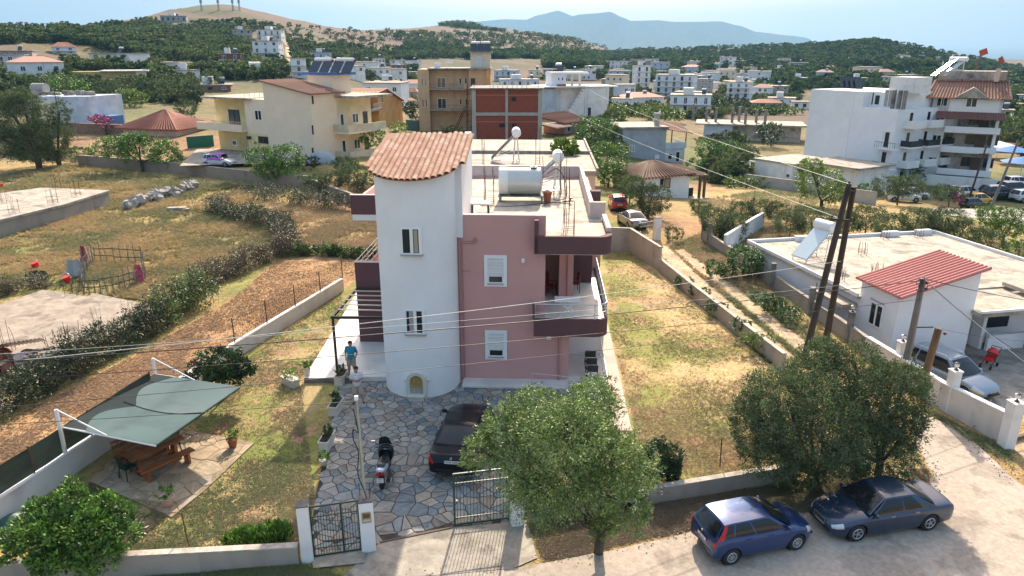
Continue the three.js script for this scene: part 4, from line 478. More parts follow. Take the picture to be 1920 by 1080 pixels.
wire('white service cable from the concrete pole down to the lower right', [pcT, atz(1935, 690, -27)], 0.02, 0.05, m.wireW);
wire('thin wire from the short brown post to the porch', [pwT, atz(1930, 640, -33)], 0.01, 0.1);
// ---------- right-hand plot: boundary wall, lamps, house ----------
const RW = [V(19.25, 0, -24.14), V(18.45, 0, -27.3), V(18.0, 0, -33), V(17.55, 0, -39), V(16.8, 0, -47), V(15.6, 0, -56)];
wallRun('boundary_wall', 'pale rendered boundary wall of the white house along the road corner', RW.slice(0, 3), [1.3, 1.15, 0.9], 0.22, plaster(0.62, 0.58, 0.54, { map: stain2 }), m.white2);
wallRun('boundary_wall', 'bare grey concrete boundary wall beside the dirt track', RW.slice(2), [0.85, 0.8, 0.8, 0.8], 0.22, std([0.33, 0.30, 0.26], { map: stain2, bumpMap: grain, bumpScale: 0.01 }), m.conc);
const lanternTop = (t, h) => { mb().cyl(0.09, 0.05, 0, h, 0, 10).cyl(0.03, 0.1, 0, h + 0.05, 0, 8).cyl(0.12, 0.04, 0, h + 0.31, 0, 10, 0.03).build('lantern_frame', m.blackMetal, t); mb().cyl(0.085, 0.16, 0, h + 0.15, 0, 10).build('lantern_glass', std([0.8, 0.8, 0.78], { roughness: 0.2 }), t); };
for (const [px, py, w, h, l, lamp] of [[1885, 838, 0.42, 1.9, 'white end pillar with lantern at the courtyard entrance', 1], [1776, 770, 0.36, 1.85, 'white wall pillar with lantern in front of the silver car', 1], [1682, 700, 0.34, 1.6, 'white wall pillar with lantern left of the concrete pole', 1]]) { const t = thing('wall_pillar', l, 'pillar', at(px, py), 0.1); mb().box(w, h, w, 0, h / 2, 0).box(w + 0.06, 0.06, w + 0.06, 0, h + 0.03, 0).build('shaft', m.white2, t); lanternTop(t, h + 0.06); }
{ const L = ['first grey concrete wall post left of the leaning poles', 'second grey concrete wall post counted back from the leaning poles', 'third grey concrete wall post back along the track wall', 'fourth grey concrete wall post by the dark green vines', 'fifth grey concrete wall post at the olive trees', 'sixth grey concrete wall post at the far bend']; [[1614, 640], [1532, 590], [1458, 540], [1400, 505], [1337, 458], [1310, 435]].forEach(([px, py], i) => { const p = at(px, py), k = clamp((p.z + 33) / -23, 0, 1); const q = RW[2].clone().lerp(RW[5], k); const t = thing('wall_post', L[i], 'post', q); mb().box(0.26, 1.65, 0.26, 0, 0.82, 0).box(0.3, 0.05, 0.3, 0, 1.67, 0).build('shaft', m.poleC, t); if (i === 0) lanternTop(t, 1.7); }); }
wallRun('yard_wall', 'white plot wall behind the olive trees left of the white house', [V(16.2, 0, -52), V(22, 0, -60.5)], 1.4, 0.2, m.bluew, m.white2);
{ const t = thing('white_house', 'low white house with red tiled entrance block and flat concrete roof', 'house', V(18.2 * 1.077, H - H * 1.077, -31.2 * 1.077), R(11)), q = (n, f, mat, p = t) => { const b = mb(); f(b); return b.build(n, mat, p); }, wh = plaster(0.80, 0.80, 0.82, { map: soft }); // local x right, -z back
  q('wall', b => { b.span(0, 13.5, 0, 2.7, -2.7, -13.5); b.span(4.3, 13.5, 0, 2.6, -1.6, -2.7); }, wh);
  q('roof_slab', b => { b.span(-0.25, 13.7, 2.7, 2.82, -2.6, -13.7); b.span(4.1, 8.3, 2.55, 2.75, 0.6, -2.6); b.span(8.3, 14.5, 2.9, 3.1, 0.2, -2.6); b.span(-0.9, 0.9, 2.2, 2.38, -2.75, -5.2); }, std([0.55, 0.49, 0.41], { map: concT }));
  q('parapet', b => { b.span(-0.25, -0.12, 2.82, 3.0, -2.6, -13.7); b.span(-0.12, 13.7, 2.82, 3.0, -13.55, -13.7); b.span(13.57, 13.7, 2.82, 3.0, -2.6, -13.55); b.span(4.1, 8.3, 2.75, 2.87, 0.6, 0.5); b.span(8.3, 14.5, 2.6, 3.2, 0.3, 0.2); for (const x of [3.0, 9.5, 12]) b.span(x, x + 1.1, 2.82, 3.15, -13.2, -13.54); }, m.white);
  q('entrance_block', b => { const s = new THREE.Shape([[0, 0], [4.2, 0], [4.2, 4.75], [0, 3.65]].map(p => new THREE.Vector2(...p))); const g = new THREE.ExtrudeGeometry(s, { depth: 2.7, bevelEnabled: false }); g.translate(0, 0, -2.7); b.add(g); }, wh);
  const rf = q('red_roof', b => { const a = Math.atan2(1.1, 4.2), g = boxG(4.75, 0.06, 3.3); b.add(g, mat4(2.12, 4.28, -1.35, 0, 0, a)); }, tilePink); { const a = Math.atan2(1.1, 4.2); for (let k = 0; k < 14; k++) { const o = mb().add(new THREE.CylinderGeometry(0.085, 0.085, 4.75, 8, 1, false, 0, PI), mat4(0, 0, 0, 0, 0, PI / 2)).build('tile_row', tilePink, rf); o.position.set(2.12, 4.30, -2.93 + k * 0.243); o.rotation.z = a; } }
  const win = (px, py, pz, w, h, face, label) => { const f = mb(); const o = face === 'l'; const B = (u0, u1, v0, v1, d0, d1, b) => o ? b.span(px - d1, px - d0, v0, v1, pz + u0, pz + u1) : b.span(px + u0, px + u1, v0, v1, pz + d0, pz + d1); for (const [a, c] of [[-w / 2, -w / 2 + 0.08], [w / 2 - 0.08, w / 2], [-0.05, 0.05]]) B(a, c, py, py + h, 0.003, 0.05, f); B(-w / 2, w / 2, py + h, py + h + 0.07, 0.003, 0.05, f); B(-w / 2, w / 2, py - 0.06, py, 0.003, 0.07, f); const fm = f.build('window', m.frame, t), g = mb(); B(-w / 2 + 0.08, -0.05, py, py + h, 0.004, 0.02, g); B(0.05, w / 2 - 0.08, py, py + h, 0.004, 0.02, g); g.build('pane', m.glass, fm); };
  win(0, 1.75, -1.35, 0.95, 1.05, 'l'); q('lintel', b => b.span(-0.05, -0.003, 2.95, 3.0, -0.9, -1.9), m.grey);
  const d = q('door', b => { b.span(4.75, 5.75, 0.1, 2.3, -1.6, -1.54); }, m.white2); q('door_pane', b => { b.add(new THREE.CircleGeometry(0.24, 16, 0, PI), mat4(5.25, 1.75, -1.535)); b.span(5.05, 5.2, 1.15, 1.6, -1.54, -1.53); b.span(5.3, 5.45, 1.15, 1.6, -1.54, -1.53); }, m.dark, d); q('handle', b => b.span(5.6, 5.64, 1.0, 1.25, -1.54, -1.49), m.steel, d);
  q('recess_edge', b => { b.span(5.9, 6.1, 0, 2.55, -1.55, -0.9); b.span(6.1, 8.3, 0, 0.95, -0.6, -0.75); b.span(6.1, 8.3, 0.95, 1.02, -0.55, -0.8); }, wh); q('window', b => b.span(6.6, 8.1, 1.0, 2.1, -1.59, -1.55), m.glass);
  for (const x of [8.35, 11.6]) q('pillar', b => b.box(0.32, 2.9, 0.32, x, 1.45, -0.05), m.white);
  q('wall_pipe', b => { b.bar(V(-0.05, 0.9, -6.2), V(-0.05, 2.4, -6.2), 0.025); b.bar(V(-0.05, 1.0, -6.2), V(-0.05, 0.95, -5.4), 0.03); }, m.grey);
  t.scale.setScalar(1.077); const w2 = p => p.multiplyScalar(1.077).applyAxisAngle(V(0, 1, 0), R(11)).add(t.position);
  solarHeater('white solar heater with pale sloping panel on the flat roof behind the poles', w2(V(1.6, 2.82, -9.2)), R(11 - 78), 1.12, m.plasticW).children[1].material = std([0.55, 0.66, 0.68], { roughness: 0.15 });
  const L = ['rebar rods at the left edge of the white house roof', 'rebar rods beside the roof solar heater', 'rebar rods behind the red tiled block', 'dense rebar cage left of the red tiled roof', 'rebar rods on the back roof edge', 'tall rebar rods at the front of the porch roof', 'rebar rods on the far right roof edge']; [[0.6, -5.2], [3.6, -12.6], [5.2, -9.6], [3.1, -5.6], [9.2, -12.8], [8.6, -0.4], [11.6, -12.6]].forEach(([x, z], i) => rebar(L[i], w2(V(x, i === 5 ? 3.1 : 2.82, z)), i === 3 ? 9 : 6, 0.85, 0.2, 30 + i)); }
// pushchair in the courtyard
{ const t = thing('pushchair', 'red hooded pushchair parked in the white house courtyard', 'pushchair', G(1853, 688), R(35)); mb().add(new THREE.SphereGeometry(0.33, 18, 10, 0, PI * 2, 0, PI / 2).scale(1, 1, 0.8), mat4(0.15, 0.72, 0, 0, 0, -0.5)).build('hood', m.red, t); mb().box(0.55, 0.12, 0.4, 0, 0.5, 0, 0, 0, 0.2).build('seat', m.red, t); mb().bar(V(-0.4, 0.1, 0.22), V(0.55, 1.0, 0.22), 0.018).bar(V(-0.4, 0.1, -0.22), V(0.55, 1.0, -0.22), 0.018).bar(V(0.4, 0.1, 0.22), V(-0.1, 0.6, 0.22), 0.018).bar(V(0.4, 0.1, -0.22), V(-0.1, 0.6, -0.22), 0.018).bar(V(0.55, 1.0, 0.22), V(0.55, 1.0, -0.22), 0.02).build('frame', m.blackMetal, t); for (const [x, z] of [[-0.4, 0.24], [-0.4, -0.24], [0.4, 0.24], [0.4, -0.24]]) mb().add(new THREE.TorusGeometry(0.09, 0.03, 8, 18), mat4(x, 0.12, z)).build('wheel', m.rubber, t); }
tag(mb().tube([at(1808, 812).setY(0.06), at(1822, 806).setY(0.1), at(1838, 792).setY(0.4), at(1852, 780).setY(0.75)], 0.02, 24, 5).build('stay_rod', m.poleC), 'thin bent rod leaning on the white courtyard wall', 'rod');
{ const p = at(1880, 832), q = at(1990, 800); tag(mb().beam(p.clone().setY(0.12), q.clone().setY(0.12), 0.14, 0.1).build('gate_rail', m.poleTan), 'brown rail lying across the courtyard entrance', 'rail'); }
// ---------- neighbour's flat roof behind the house ----------
{ const t = thing('neighbour_building', 'flat concrete roofed building directly behind the pink house', 'building', hw(0, 0, -17.5), HT); mb().span(-3.6, 7.3, 0, 6.6, -1, -19).build('wall', m.palepink, t); mb().span(-3.8, 7.5, 6.6, 6.9, -0.9, -19.2).build('roof_slab', std([0.50, 0.42, 0.35], { map: concT }), t); mb().span(-3.8, 7.5, 6.9, 7.15, -9.4, -9.6).span(7.35, 7.5, 6.9, 7.1, -0.9, -19.2).build('parapet', m.conc, t);
  solarHeater('solar heater with round tank on thin legs on the roof behind', hw(1.1, 6.9, -22.5), HT + R(-86), 1.1, m.plasticW);
  rebar('tall rebar rods in the middle of the roof behind', hw(3.3, 6.9, -22), 4, 3.0, 0.18, 50); rebar('tangled white wires and rods at the left of the roof behind', hw(-1.0, 6.9, -20), 8, 1.9, 0.5, 51);
  const vine = hw(5.3, 7.0, -26.4); leafy.push(['climbing_vine', 'bright green vine spilling over the back roof edge', 'plant', vine.setY(7.3), [1.1, 0.8, 0.6], 3, 0, 900]); }
// ---------- vehicles ----------
const paint = (r, g, b, o = {}) => new THREE.MeshPhysicalMaterial({ color: col(r, g, b), roughness: 0.32, metalness: 0.35, clearcoat: 1, clearcoatRoughness: 0.04, ...o });
const carGlass = std([0.012, 0.015, 0.018], { roughness: 0.04 }), lampRed = std([0.45, 0.012, 0.01], { roughness: 0.12 }), lampClear = std([0.55, 0.58, 0.6], { roughness: 0.08, metalness: 0.3 }), trim = std([0.02, 0.02, 0.022], { roughness: 0.55 }), alloy = std([0.55, 0.56, 0.58], { metalness: 0.8, roughness: 0.3 });
const curve = (P, x) => { if (x <= P[0][0]) return P[0][1]; for (let i = 1; i < P.length; i++) if (x < P[i][0]) { const t = (x - P[i - 1][0]) / (P[i][0] - P[i - 1][0]), m0 = i > 1 ? (P[i][1] - P[i - 2][1]) / (P[i][0] - P[i - 2][0]) : (P[i][1] - P[i - 1][1]) / (P[i][0] - P[i - 1][0]), m1 = i + 1 < P.length ? (P[i + 1][1] - P[i - 1][1]) / (P[i + 1][0] - P[i - 1][0]) : (P[i][1] - P[i - 1][1]) / (P[i][0] - P[i - 1][0]), d = P[i][0] - P[i - 1][0], t2 = t * t, t3 = t2 * t; return (2 * t3 - 3 * t2 + 1) * P[i - 1][1] + (t3 - 2 * t2 + t) * d * m0 + (-2 * t3 + 3 * t2) * P[i][1] + (t3 - t2) * d * m1; } return P[P.length - 1][1]; };
function gridGeo(nu, nv, fn) { const pos = [], idx = [], uv = []; for (let i = 0; i <= nu; i++) for (let j = 0; j <= nv; j++) { const p = fn(i / nu, j / nv); pos.push(p.x, p.y, p.z); uv.push(i / nu, j / nv); } for (let i = 0; i < nu; i++) for (let j = 0; j < nv; j++) { const a = i * (nv + 1) + j, b = a + nv + 1; idx.push(a, b, a + 1, a + 1, b, b + 1); } const g = new THREE.BufferGeometry(); g.setAttribute('position', new THREE.Float32BufferAttribute(pos, 3)); g.setAttribute('uv', new THREE.Float32BufferAttribute(uv, 2)); g.setIndex(idx); g.computeVertexNormals(); return g; }
const plateTex = (() => { const c = document.createElement('canvas'); c.width = 256; c.height = 56; const x = c.getContext('2d'); return (s, two) => { const k = document.createElement('canvas'); k.width = 256; k.height = two ? 176 : 56; const g = k.getContext('2d'); g.fillStyle = '#e9e9e4'; g.fillRect(0, 0, 256, k.height); g.fillStyle = '#24408e'; if (!two) g.fillRect(0, 0, 22, 56); g.fillStyle = '#15161a'; g.font = 'bold 46px sans-serif'; g.textAlign = 'center'; g.textBaseline = 'middle'; if (two) { g.font = 'bold 76px sans-serif'; g.fillText(s.slice(0, 3), 128, 48); g.fillText(s.slice(3), 128, 128); } else g.fillText(s, 140, 30); const t = new THREE.CanvasTexture(k); t.colorSpace = THREE.SRGBColorSpace; return t; }; })();
const plateMat = (s, two) => std([0.85, 0.85, 0.85], { map: plateTex(s, two), roughness: 0.4 });
function wheelOn(t, x, z, r, spokes, side) {
  const w = mb().add(new THREE.TorusGeometry(r - 0.075, 0.085, 12, 32).scale(1, 1, 1.25)).build('wheel', m.rubber, t); w.position.set(x, r, z); const s = side > 0 ? 1 : -1;
  const rim = mb().add(new THREE.TorusGeometry(r - 0.14, 0.02, 8, 30), mat4(0, 0, s * 0.085)); for (let k = 0; k < spokes; k++) { const a = k / spokes * 2 * PI; rim.beam(V(Math.cos(a) * 0.05, Math.sin(a) * 0.05, s * 0.085), V(Math.cos(a) * (r - 0.13), Math.sin(a) * (r - 0.13), s * 0.08), 0.045, 0.03); } rim.add(new THREE.CylinderGeometry(0.06, 0.06, 0.03, 14), mat4(0, 0, s * 0.085, 0, PI / 2)); rim.build('rim', alloy, w);
  mb().add(new THREE.CylinderGeometry(r - 0.13, r - 0.13, 0.02, 24), mat4(0, 0, s * 0.055, 0, PI / 2)).build('brake_disc', trim, w);
}
function makeCar(name, label, S, mat) {
  const t = thing(name, label, 'car'); const tail = -S.wb / 2 - S.ro, nose = S.wb / 2 + S.fo, hasArch = x => { for (const a of [-S.wb / 2, S.wb / 2]) { const d = Math.abs(x - a), Ra = S.r * 1.16; if (d < Ra) return Math.sqrt(Ra * Ra - d * d) + S.r; } return 0; };
  const W = x => curve(S.width, x) / 2, YB = x => curve(S.belt, x), YD = x => curve(S.deck, x), YS = x => curve(S.sill, x);
  const sec = (x, s) => { const w = W(x), yb = YB(x), yd = YD(x), ys = YS(x), hgt = yb - ys, P = [[w * 0.78, ys], [w * 0.95, ys + 0.015], [w * 0.985, ys + hgt * 0.16], [w, ys + hgt * 0.42], [w * 0.998, ys + hgt * 0.62], [w * 0.985, yb - hgt * 0.16], [w * 0.955, yb - 0.035], [w * 0.89, yb + 0.004], [w * 0.62, yb + (yd - yb) * 0.72], [w * 0.3, yb + (yd - yb) * 0.95], [0, yd]];
    const i = Math.min(9, Math.floor(s)), f = s - i, p = [lerp(P[i][0], P[i + 1][0], f), lerp(P[i][1], P[i + 1][1], f)], ar = hasArch(x); if (i < 6 && p[1] < ar) p[1] = Math.min(ar, yb - 0.05); return p; };
  const surf = (x, s, side, off = 0) => { const p = sec(x, s); let nx = 0, ny = 0; if (off) { const a = sec(x, Math.max(0, s - 0.2)), b = sec(x, Math.min(10, s + 0.2)), l = Math.hypot(b[0] - a[0], b[1] - a[1]) || 1; nx = (b[1] - a[1]) / l; ny = -(b[0] - a[0]) / l; } return V(x, p[1] + ny * off, side * (p[0] + nx * off)); };
  const NS = 72, xs = i => { const u = i / NS; return lerp(tail, nose, u + 0.045 * Math.sin(4 * PI * u) * -0.6); }, half = side => { const g = gridGeo(NS, 20, (u, v) => surf(xs(u * NS), v * 10, side)); if (side > 0) g.index.array.reverse(); g.computeVertexNormals(); return g; };
  const capG = x => { const pos = []; for (let k = 0; k < 20; k++) for (const sd of [1, -1]) { const a = sec(x, k / 2), b = sec(x, (k + 1) / 2); pos.push(x, a[1], sd * a[0], x, b[1], sd * b[0], x, (YS(x) + YD(x)) / 2, 0); } const g = new THREE.BufferGeometry(); g.setAttribute('position', new THREE.Float32BufferAttribute(pos, 3)); g.computeVertexNormals(); return g; };
  const pm = mat.clone(); pm.side = THREE.DoubleSide; mb().add(half(1)).add(half(-1)).add(capG(tail)).add(capG(nose)).build('body', pm, t);
  mb().span(tail + 0.25, nose - 0.25, YS(0) + 0.02, S.r * 1.6, -W(0) * 0.8, W(0) * 0.8).build('underbody', trim, t);
  const patch = (x0, x1, s0, s1, side, off, nx = 8, ns = 4) => { const g = gridGeo(nx, ns, (u, v) => surf(lerp(x0, x1, u), lerp(typeof s0 === 'function' ? s0(lerp(x0, x1, u)) : s0, typeof s1 === 'function' ? s1(lerp(x0, x1, u)) : s1, v), side, off)); return g; };
  const two = (nm, x0, x1, s0, s1, off, mt) => { for (const sd of [1, -1]) { const q = mt.clone(); q.side = THREE.DoubleSide; mesh(nm, patch(x0, x1, s0, s1, sd, off), q, t); } };
  // cabin: lower edge on the shoulder, upper edge round the roof
  const { c0, r0, r1, c1 } = S.cab, wr = S.roofW / 2, YR = S.h, botP = (u, sd, off = 0) => { const x = lerp(c1, c0, u); return V(x, YB(x) + 0.005, sd * (W(x) * 0.90 + off)); }, topP = (u, sd, off = 0) => { const x = lerp(r1, r0, u), e = Math.max(0, Math.abs(u - 0.5) * 2 - 0.55) / 0.45; return V(x, YR - 0.045 - 0.035 * e * e + off * 0.5, sd * (wr - 0.015 * e + off * 0.8)); };
  const side = (u, v, sd, off) => { const p = botP(u, sd, off).lerp(topP(u, sd, off), v); p.z += sd * 0.03 * Math.sin(PI * v); return p; };
  const roofP = (u, v, off = 0) => { const a = topP(u, -1), b = topP(u, 1), p = a.clone().lerp(b, v), k = (v - 0.5) * 2; p.y += 0.045 * (1 - k * k) + off; return p; };
  const scr = (front, u, v, off) => { const uu = front ? 1 : 0, a = botP(uu, -1).lerp(botP(uu, 1), u), b = topP(uu, -1).lerp(topP(uu, 1), u), k = (u - 0.5) * 2, bow = 1 - k * k, sgn = front ? 1 : -1; a.x += sgn * 0.10 * bow; a.y = Math.max(a.y, YD(clamp(a.x, tail, nose)) + 0.004) ; b.x += sgn * 0.03 * bow; b.y += 0.045 * bow; const p = a.lerp(b, v); p.x += sgn * (off + 0.02 * Math.sin(PI * v)); p.y += off; return p; };
  const cab = mb(); for (const sd of [1, -1]) cab.add(gridGeo(24, 8, (u, v) => side(u, v, sd, 0))); cab.add(gridGeo(24, 12, (u, v) => roofP(u, v))); cab.add(gridGeo(10, 6, (u, v) => scr(true, u, v, 0))); cab.add(gridGeo(10, 6, (u, v) => scr(false, u, v, 0))); cab.build('cabin', pm, t);
  const gm = carGlass.clone(); gm.side = THREE.DoubleSide;
  for (const sd of [1, -1]) for (const [a, b] of S.glass) mesh('window', gridGeo(10, 6, (u, v) => side(lerp(a, b, u), lerp(0.07, 0.90, v), sd, 0.008)), gm, t);
  mesh('windscreen', gridGeo(12, 8, (u, v) => scr(true, lerp(0.05, 0.95, u), lerp(0.04, 0.94, v), 0.008)), gm, t); mesh('rear_screen', gridGeo(12, 8, (u, v) => scr(false, lerp(0.06, 0.94, u), lerp(S.rearV ?? 0.06, 0.92, v), 0.008)), gm, t);
  if (S.doors) for (const sd of [1, -1]) for (const [a, b] of S.doors) { const d = mesh('door', patch(a, b, 2.0, 6.6, sd, 0.006, 10, 8), pm, t), hx = lerp(a, b, 0.14), hp2 = surf(hx, 5.6, sd, 0.02); mb().box(0.17, 0.025, 0.03, hp2.x + 0.05, hp2.y, hp2.z).build('handle', S.chrome ? m.chrome : pm, d); }
  two('headlight', nose - S.hl[0], nose - S.hl[1], S.hl[2], S.hl[3], 0.008, lampClear); two('tail_light', tail + S.tl[1], tail + S.tl[0], S.tl[2], S.tl[3], 0.009, lampRed);
  if (S.colLamp) for (const sd of [1, -1]) mesh('tail_light', gridGeo(3, 10, (u, v) => side(lerp(0.005, 0.075, u), lerp(-0.32, 0.98, v), sd, 0.014)), (() => { const q = lampRed.clone(); q.side = THREE.DoubleSide; return q; })(), t);
  for (const sd of [1, -1]) { const p = botP(0.93, sd); mb().add(new THREE.SphereGeometry(0.1, 12, 8).scale(0.7, 0.75, 1.15), mat4(p.x, p.y + 0.08, p.z + sd * 0.12)).bar(V(p.x, p.y, p.z), V(p.x, p.y + 0.06, p.z + sd * 0.1), 0.025).build('mirror', pm, t); }
  const yN = lerp(YS(nose), YD(nose), 0.5); mb().box(0.02, S.grille?.[1] ?? 0.12, S.grille?.[0] ?? 0.7, nose + 0.012, (S.grille?.[2] ?? yN + 0.05), 0).build('grille', S.chrome ? m.chrome : trim, t); if (S.chrome) { const b = mb(); for (let k = 0; k < 4; k++) b.box(0.012, 0.022, (S.grille[0]) - 0.08, nose + 0.026, S.grille[2] - 0.07 + k * 0.045, 0); b.build('grille_slat', trim, t); }
  mb().box(0.02, 0.09, 1.1, nose + 0.005, YS(nose) + 0.07, 0).build('air_intake', trim, t);
  for (const [x, s, y] of [[nose + 0.022, PI / 2, YS(nose) + 0.2], [tail - 0.012, -PI / 2, S.plateY]]) { const g = new THREE.PlaneGeometry(0.52, 0.115); const p = mesh('number_plate', g, plateMat(S.plate), t); p.position.set(x - (x < 0 ? 0.004 : 0), y, 0); p.rotation.y = s; }
  if (S.badge) mb().add(new THREE.CylinderGeometry(0.04, 0.04, 0.012, 18), mat4(tail - 0.006, S.plateY + S.badge, 0, 0, 0, PI / 2)).build('badge', m.chrome, t);
  mb().span(tail - 0.01, tail + 0.03, YS(tail) + 0.10, YS(tail) + 0.14, -W(tail) * 0.9, W(tail) * 0.9).build('bumper_strip', trim, t);
  for (const x of [-S.wb / 2, S.wb / 2]) for (const sd of [1, -1]) wheelOn(t, x, sd * (W(x) - 0.09), S.r, S.spokes ?? 5, sd);
  for (const x of [-S.wb / 2, S.wb / 2]) for (const sd of [1, -1]) mb().add(new THREE.CylinderGeometry(S.r * 1.17, S.r * 1.17, 0.3, 20, 1, true, 0, 2 * PI), mat4(x, S.r, sd * (W(x) - 0.2), 0, PI / 2)).build('wheel_arch', (() => { const q = trim.clone(); q.side = THREE.DoubleSide; return q; })(), t);
  if (S.rails) for (const sd of [1, -1]) mb().tube([0.05, 0.1, 0.5, 0.9, 0.95].map((u, i) => { const p = topP(u, sd); p.y += i === 0 || i === 4 ? 0.02 : 0.08; p.z -= sd * 0.05; return p; }), 0.02, 24, 6).build('roof_rail', m.chrome, t);
  if (S.seats) for (const z of [-0.36, 0.36]) mb().box(0.12, 0.26, 0.3, 0, 0, 0).build('headrest', std([0.15, 0.17, 0.18]), t).position.set(lerp(r1, c1, 0.35), S.h - 0.42, z);
  return t;
}
const sedan = (L, w, h, o) => { const wb = o.wb, n = wb / 2 + o.fo, e = -wb / 2 - o.ro; return { wb, fo: o.fo, ro: o.ro, r: o.r ?? 0.32, h, roofW: w * 0.66, width: [[e, w * 0.70], [e + 0.10, w * 0.88], [e + 0.35, w * 0.965], [-0.3, w], [0.9, w * 0.99], [n - 0.5, w * 0.94], [n - 0.18, w * 0.80], [n, w * 0.58]], belt: [[e, 0.70], [e + 0.12, 0.86], [e + 0.4, 0.925], [0, 0.90], [wb / 2 - 0.2, 0.86], [n - 0.35, 0.70], [n - 0.1, 0.60], [n, 0.52]], deck: [[e, 0.74], [e + 0.10, 0.92], [e + 0.3, 0.975], [0, 0.98], [wb / 2 - 0.3, 0.945], [wb / 2 + 0.2, 0.87], [n - 0.25, 0.74], [n - 0.06, 0.64], [n, 0.56]], sill: [[e, 0.34], [e + 0.15, 0.27], [-wb / 2, 0.22], [0, 0.2], [wb / 2, 0.2], [n - 0.2, 0.21], [n, 0.28]], cab: { c0: wb / 2 - 0.42, r0: wb / 2 - 1.12, r1: -wb / 2 + 0.55, c1: -wb / 2 - 0.22 }, glass: [[0.20, 0.475], [0.505, 0.93]], doors: [[-wb / 2 + 0.42, -0.08], [-0.06, wb / 2 - 0.40]], hl: [0.42, 0.06, 4.6, 6.9], tl: [0.03, 0.20, 4.3, 6.8], plateY: 0.74, badge: 0.14, plate: 'KO 72 14', ...o }; };
const hatch = (w, h, o) => { const wb = o.wb, n = wb / 2 + o.fo, e = -wb / 2 - o.ro; return { wb, fo: o.fo, ro: o.ro, r: o.r ?? 0.3, h, roofW: w * 0.70, width: [[e, w * 0.80], [e + 0.08, w * 0.92], [e + 0.35, w * 0.985], [0, w], [0.9, w * 0.985], [n - 0.45, w * 0.93], [n - 0.15, w * 0.78], [n, w * 0.56]], belt: [[e, 0.60], [e + 0.05, 0.88], [e + 0.2, 0.97], [0, 0.93], [wb / 2 - 0.2, 0.90], [n - 0.3, 0.74], [n - 0.08, 0.62], [n, 0.52]], deck: [[e, 0.62], [e + 0.05, 0.92], [e + 0.2, 1.02], [0, 1.02], [wb / 2 - 0.25, 0.99], [wb / 2 + 0.15, 0.92], [n - 0.22, 0.76], [n - 0.05, 0.65], [n, 0.55]], sill: [[e, 0.36], [e + 0.12, 0.28], [-wb / 2, 0.22], [0, 0.2], [wb / 2, 0.2], [n - 0.2, 0.22], [n, 0.3]], cab: { c0: wb / 2 - 0.22, r0: wb / 2 - 1.02, r1: e + 0.42, c1: e + 0.10 }, glass: [[0.06, 0.20], [0.23, 0.50], [0.53, 0.92]], doors: [[-wb / 2 + 0.40, -0.02], [0.0, wb / 2 - 0.38]], hl: [0.40, 0.06, 4.6, 7.2], tl: [0.02, 0.10, 5.2, 6.8], plateY: 0.72, badge: 0.2, plate: 'AA 318', rearV: 0.1, ...o }; };
function park(car, rearPx, frontPx, side, S) { // set a car on the two wheel contact points seen from its side
  const a = at(...rearPx), b = at(...frontPx), d = b.clone().sub(a).setY(0), sc = clamp(d.length() / S.wb, 0.86, 1.06); d.normalize(); const right = V(-d.z, 0, d.x), w = curve(S.width, 0) / 2 - 0.1; car.position.copy(a.add(b).multiplyScalar(0.5)).addScaledVector(right, -side * w * sc).setY(0.022); car.rotation.y = Math.atan2(-d.z, d.x); car.scale.setScalar(sc);
}
{ const S = hatch(1.69, 1.47, { wb: 2.486, fo: 0.78, ro: 0.65, r: 0.31, colLamp: true, spokes: 8 }); const c = makeCar('parked_car', 'bright blue five door hatchback on the road with tall red rear lamps', S, paint(0.008, 0.040, 0.145, { metalness: 0.4 })); park(c, [1368, 1058], [1490, 1031], 1, S); }
{ const S = sedan(4.82, 1.82, 1.45, { wb: 2.854, fo: 0.88, ro: 1.08, r: 0.33, chrome: true, grille: [0.62, 0.22, 0.56], hl: [0.36, 0.05, 4.4, 7.0] }); const c = makeCar('parked_car', 'dark grey blue sedan with chrome grille parked under the double olive tree', S, paint(0.016, 0.040, 0.085, { metalness: 0.5 })); park(c, [1737, 994], [1603, 1015], -1, S); }
{ const S = sedan(4.49, 1.75, 1.39, { wb: 2.725, fo: 0.76, ro: 1.0, r: 0.32, tl: [0.01, 0.30, 4.7, 6.6], hl: [0.35, 0.05, 4.6, 6.9], seats: true, plateY: 0.78, badge: 0.13, plate: 'YHM 8471' }); const c = makeCar('parked_car', 'black coupe parked on the crazy paving behind the wide gate', S, paint(0.005, 0.006, 0.010, { metalness: 0, clearcoat: 0.25, specularIntensity: 0.35, roughness: 0.3 })); park(c, [812, 884], [851, 790], -1, S); }
{ const S = hatch(1.78, 1.62, { wb: 2.6, fo: 0.85, ro: 0.75, rails: true, r: 0.33, hl: [0.5, 0.05, 4.6, 7.2] }); const c = makeCar('parked_car', 'silver estate car with roof rails behind the white courtyard wall', S, paint(0.24, 0.31, 0.38)); const p = G(1775, 722); c.position.copy(p).setY(-0.92); c.rotation.y = R(-66); }
const hatch2 = { wb: 2.45, fo: 0.75, ro: 0.62 };
function place(name, label, S, mat, px, py, yaw, sc = 1) { const c = makeCar(name, label, S, mat); c.position.copy(G(px, py)); c.position.y += 0.02; c.rotation.y = R(yaw); c.scale.setScalar(sc); return c; }
place('parked_car', 'small red hatchback behind the tall yard wall', hatch(1.68, 1.48, hatch2), paint(0.45, 0.012, 0.02), 1158, 391, 88);
place('parked_car', 'silver grey sedan beside the open yard gate', sedan(4.3, 1.72, 1.42, { wb: 2.6, fo: 0.78, ro: 0.95 }), paint(0.17, 0.19, 0.21), 1184, 423, 100);
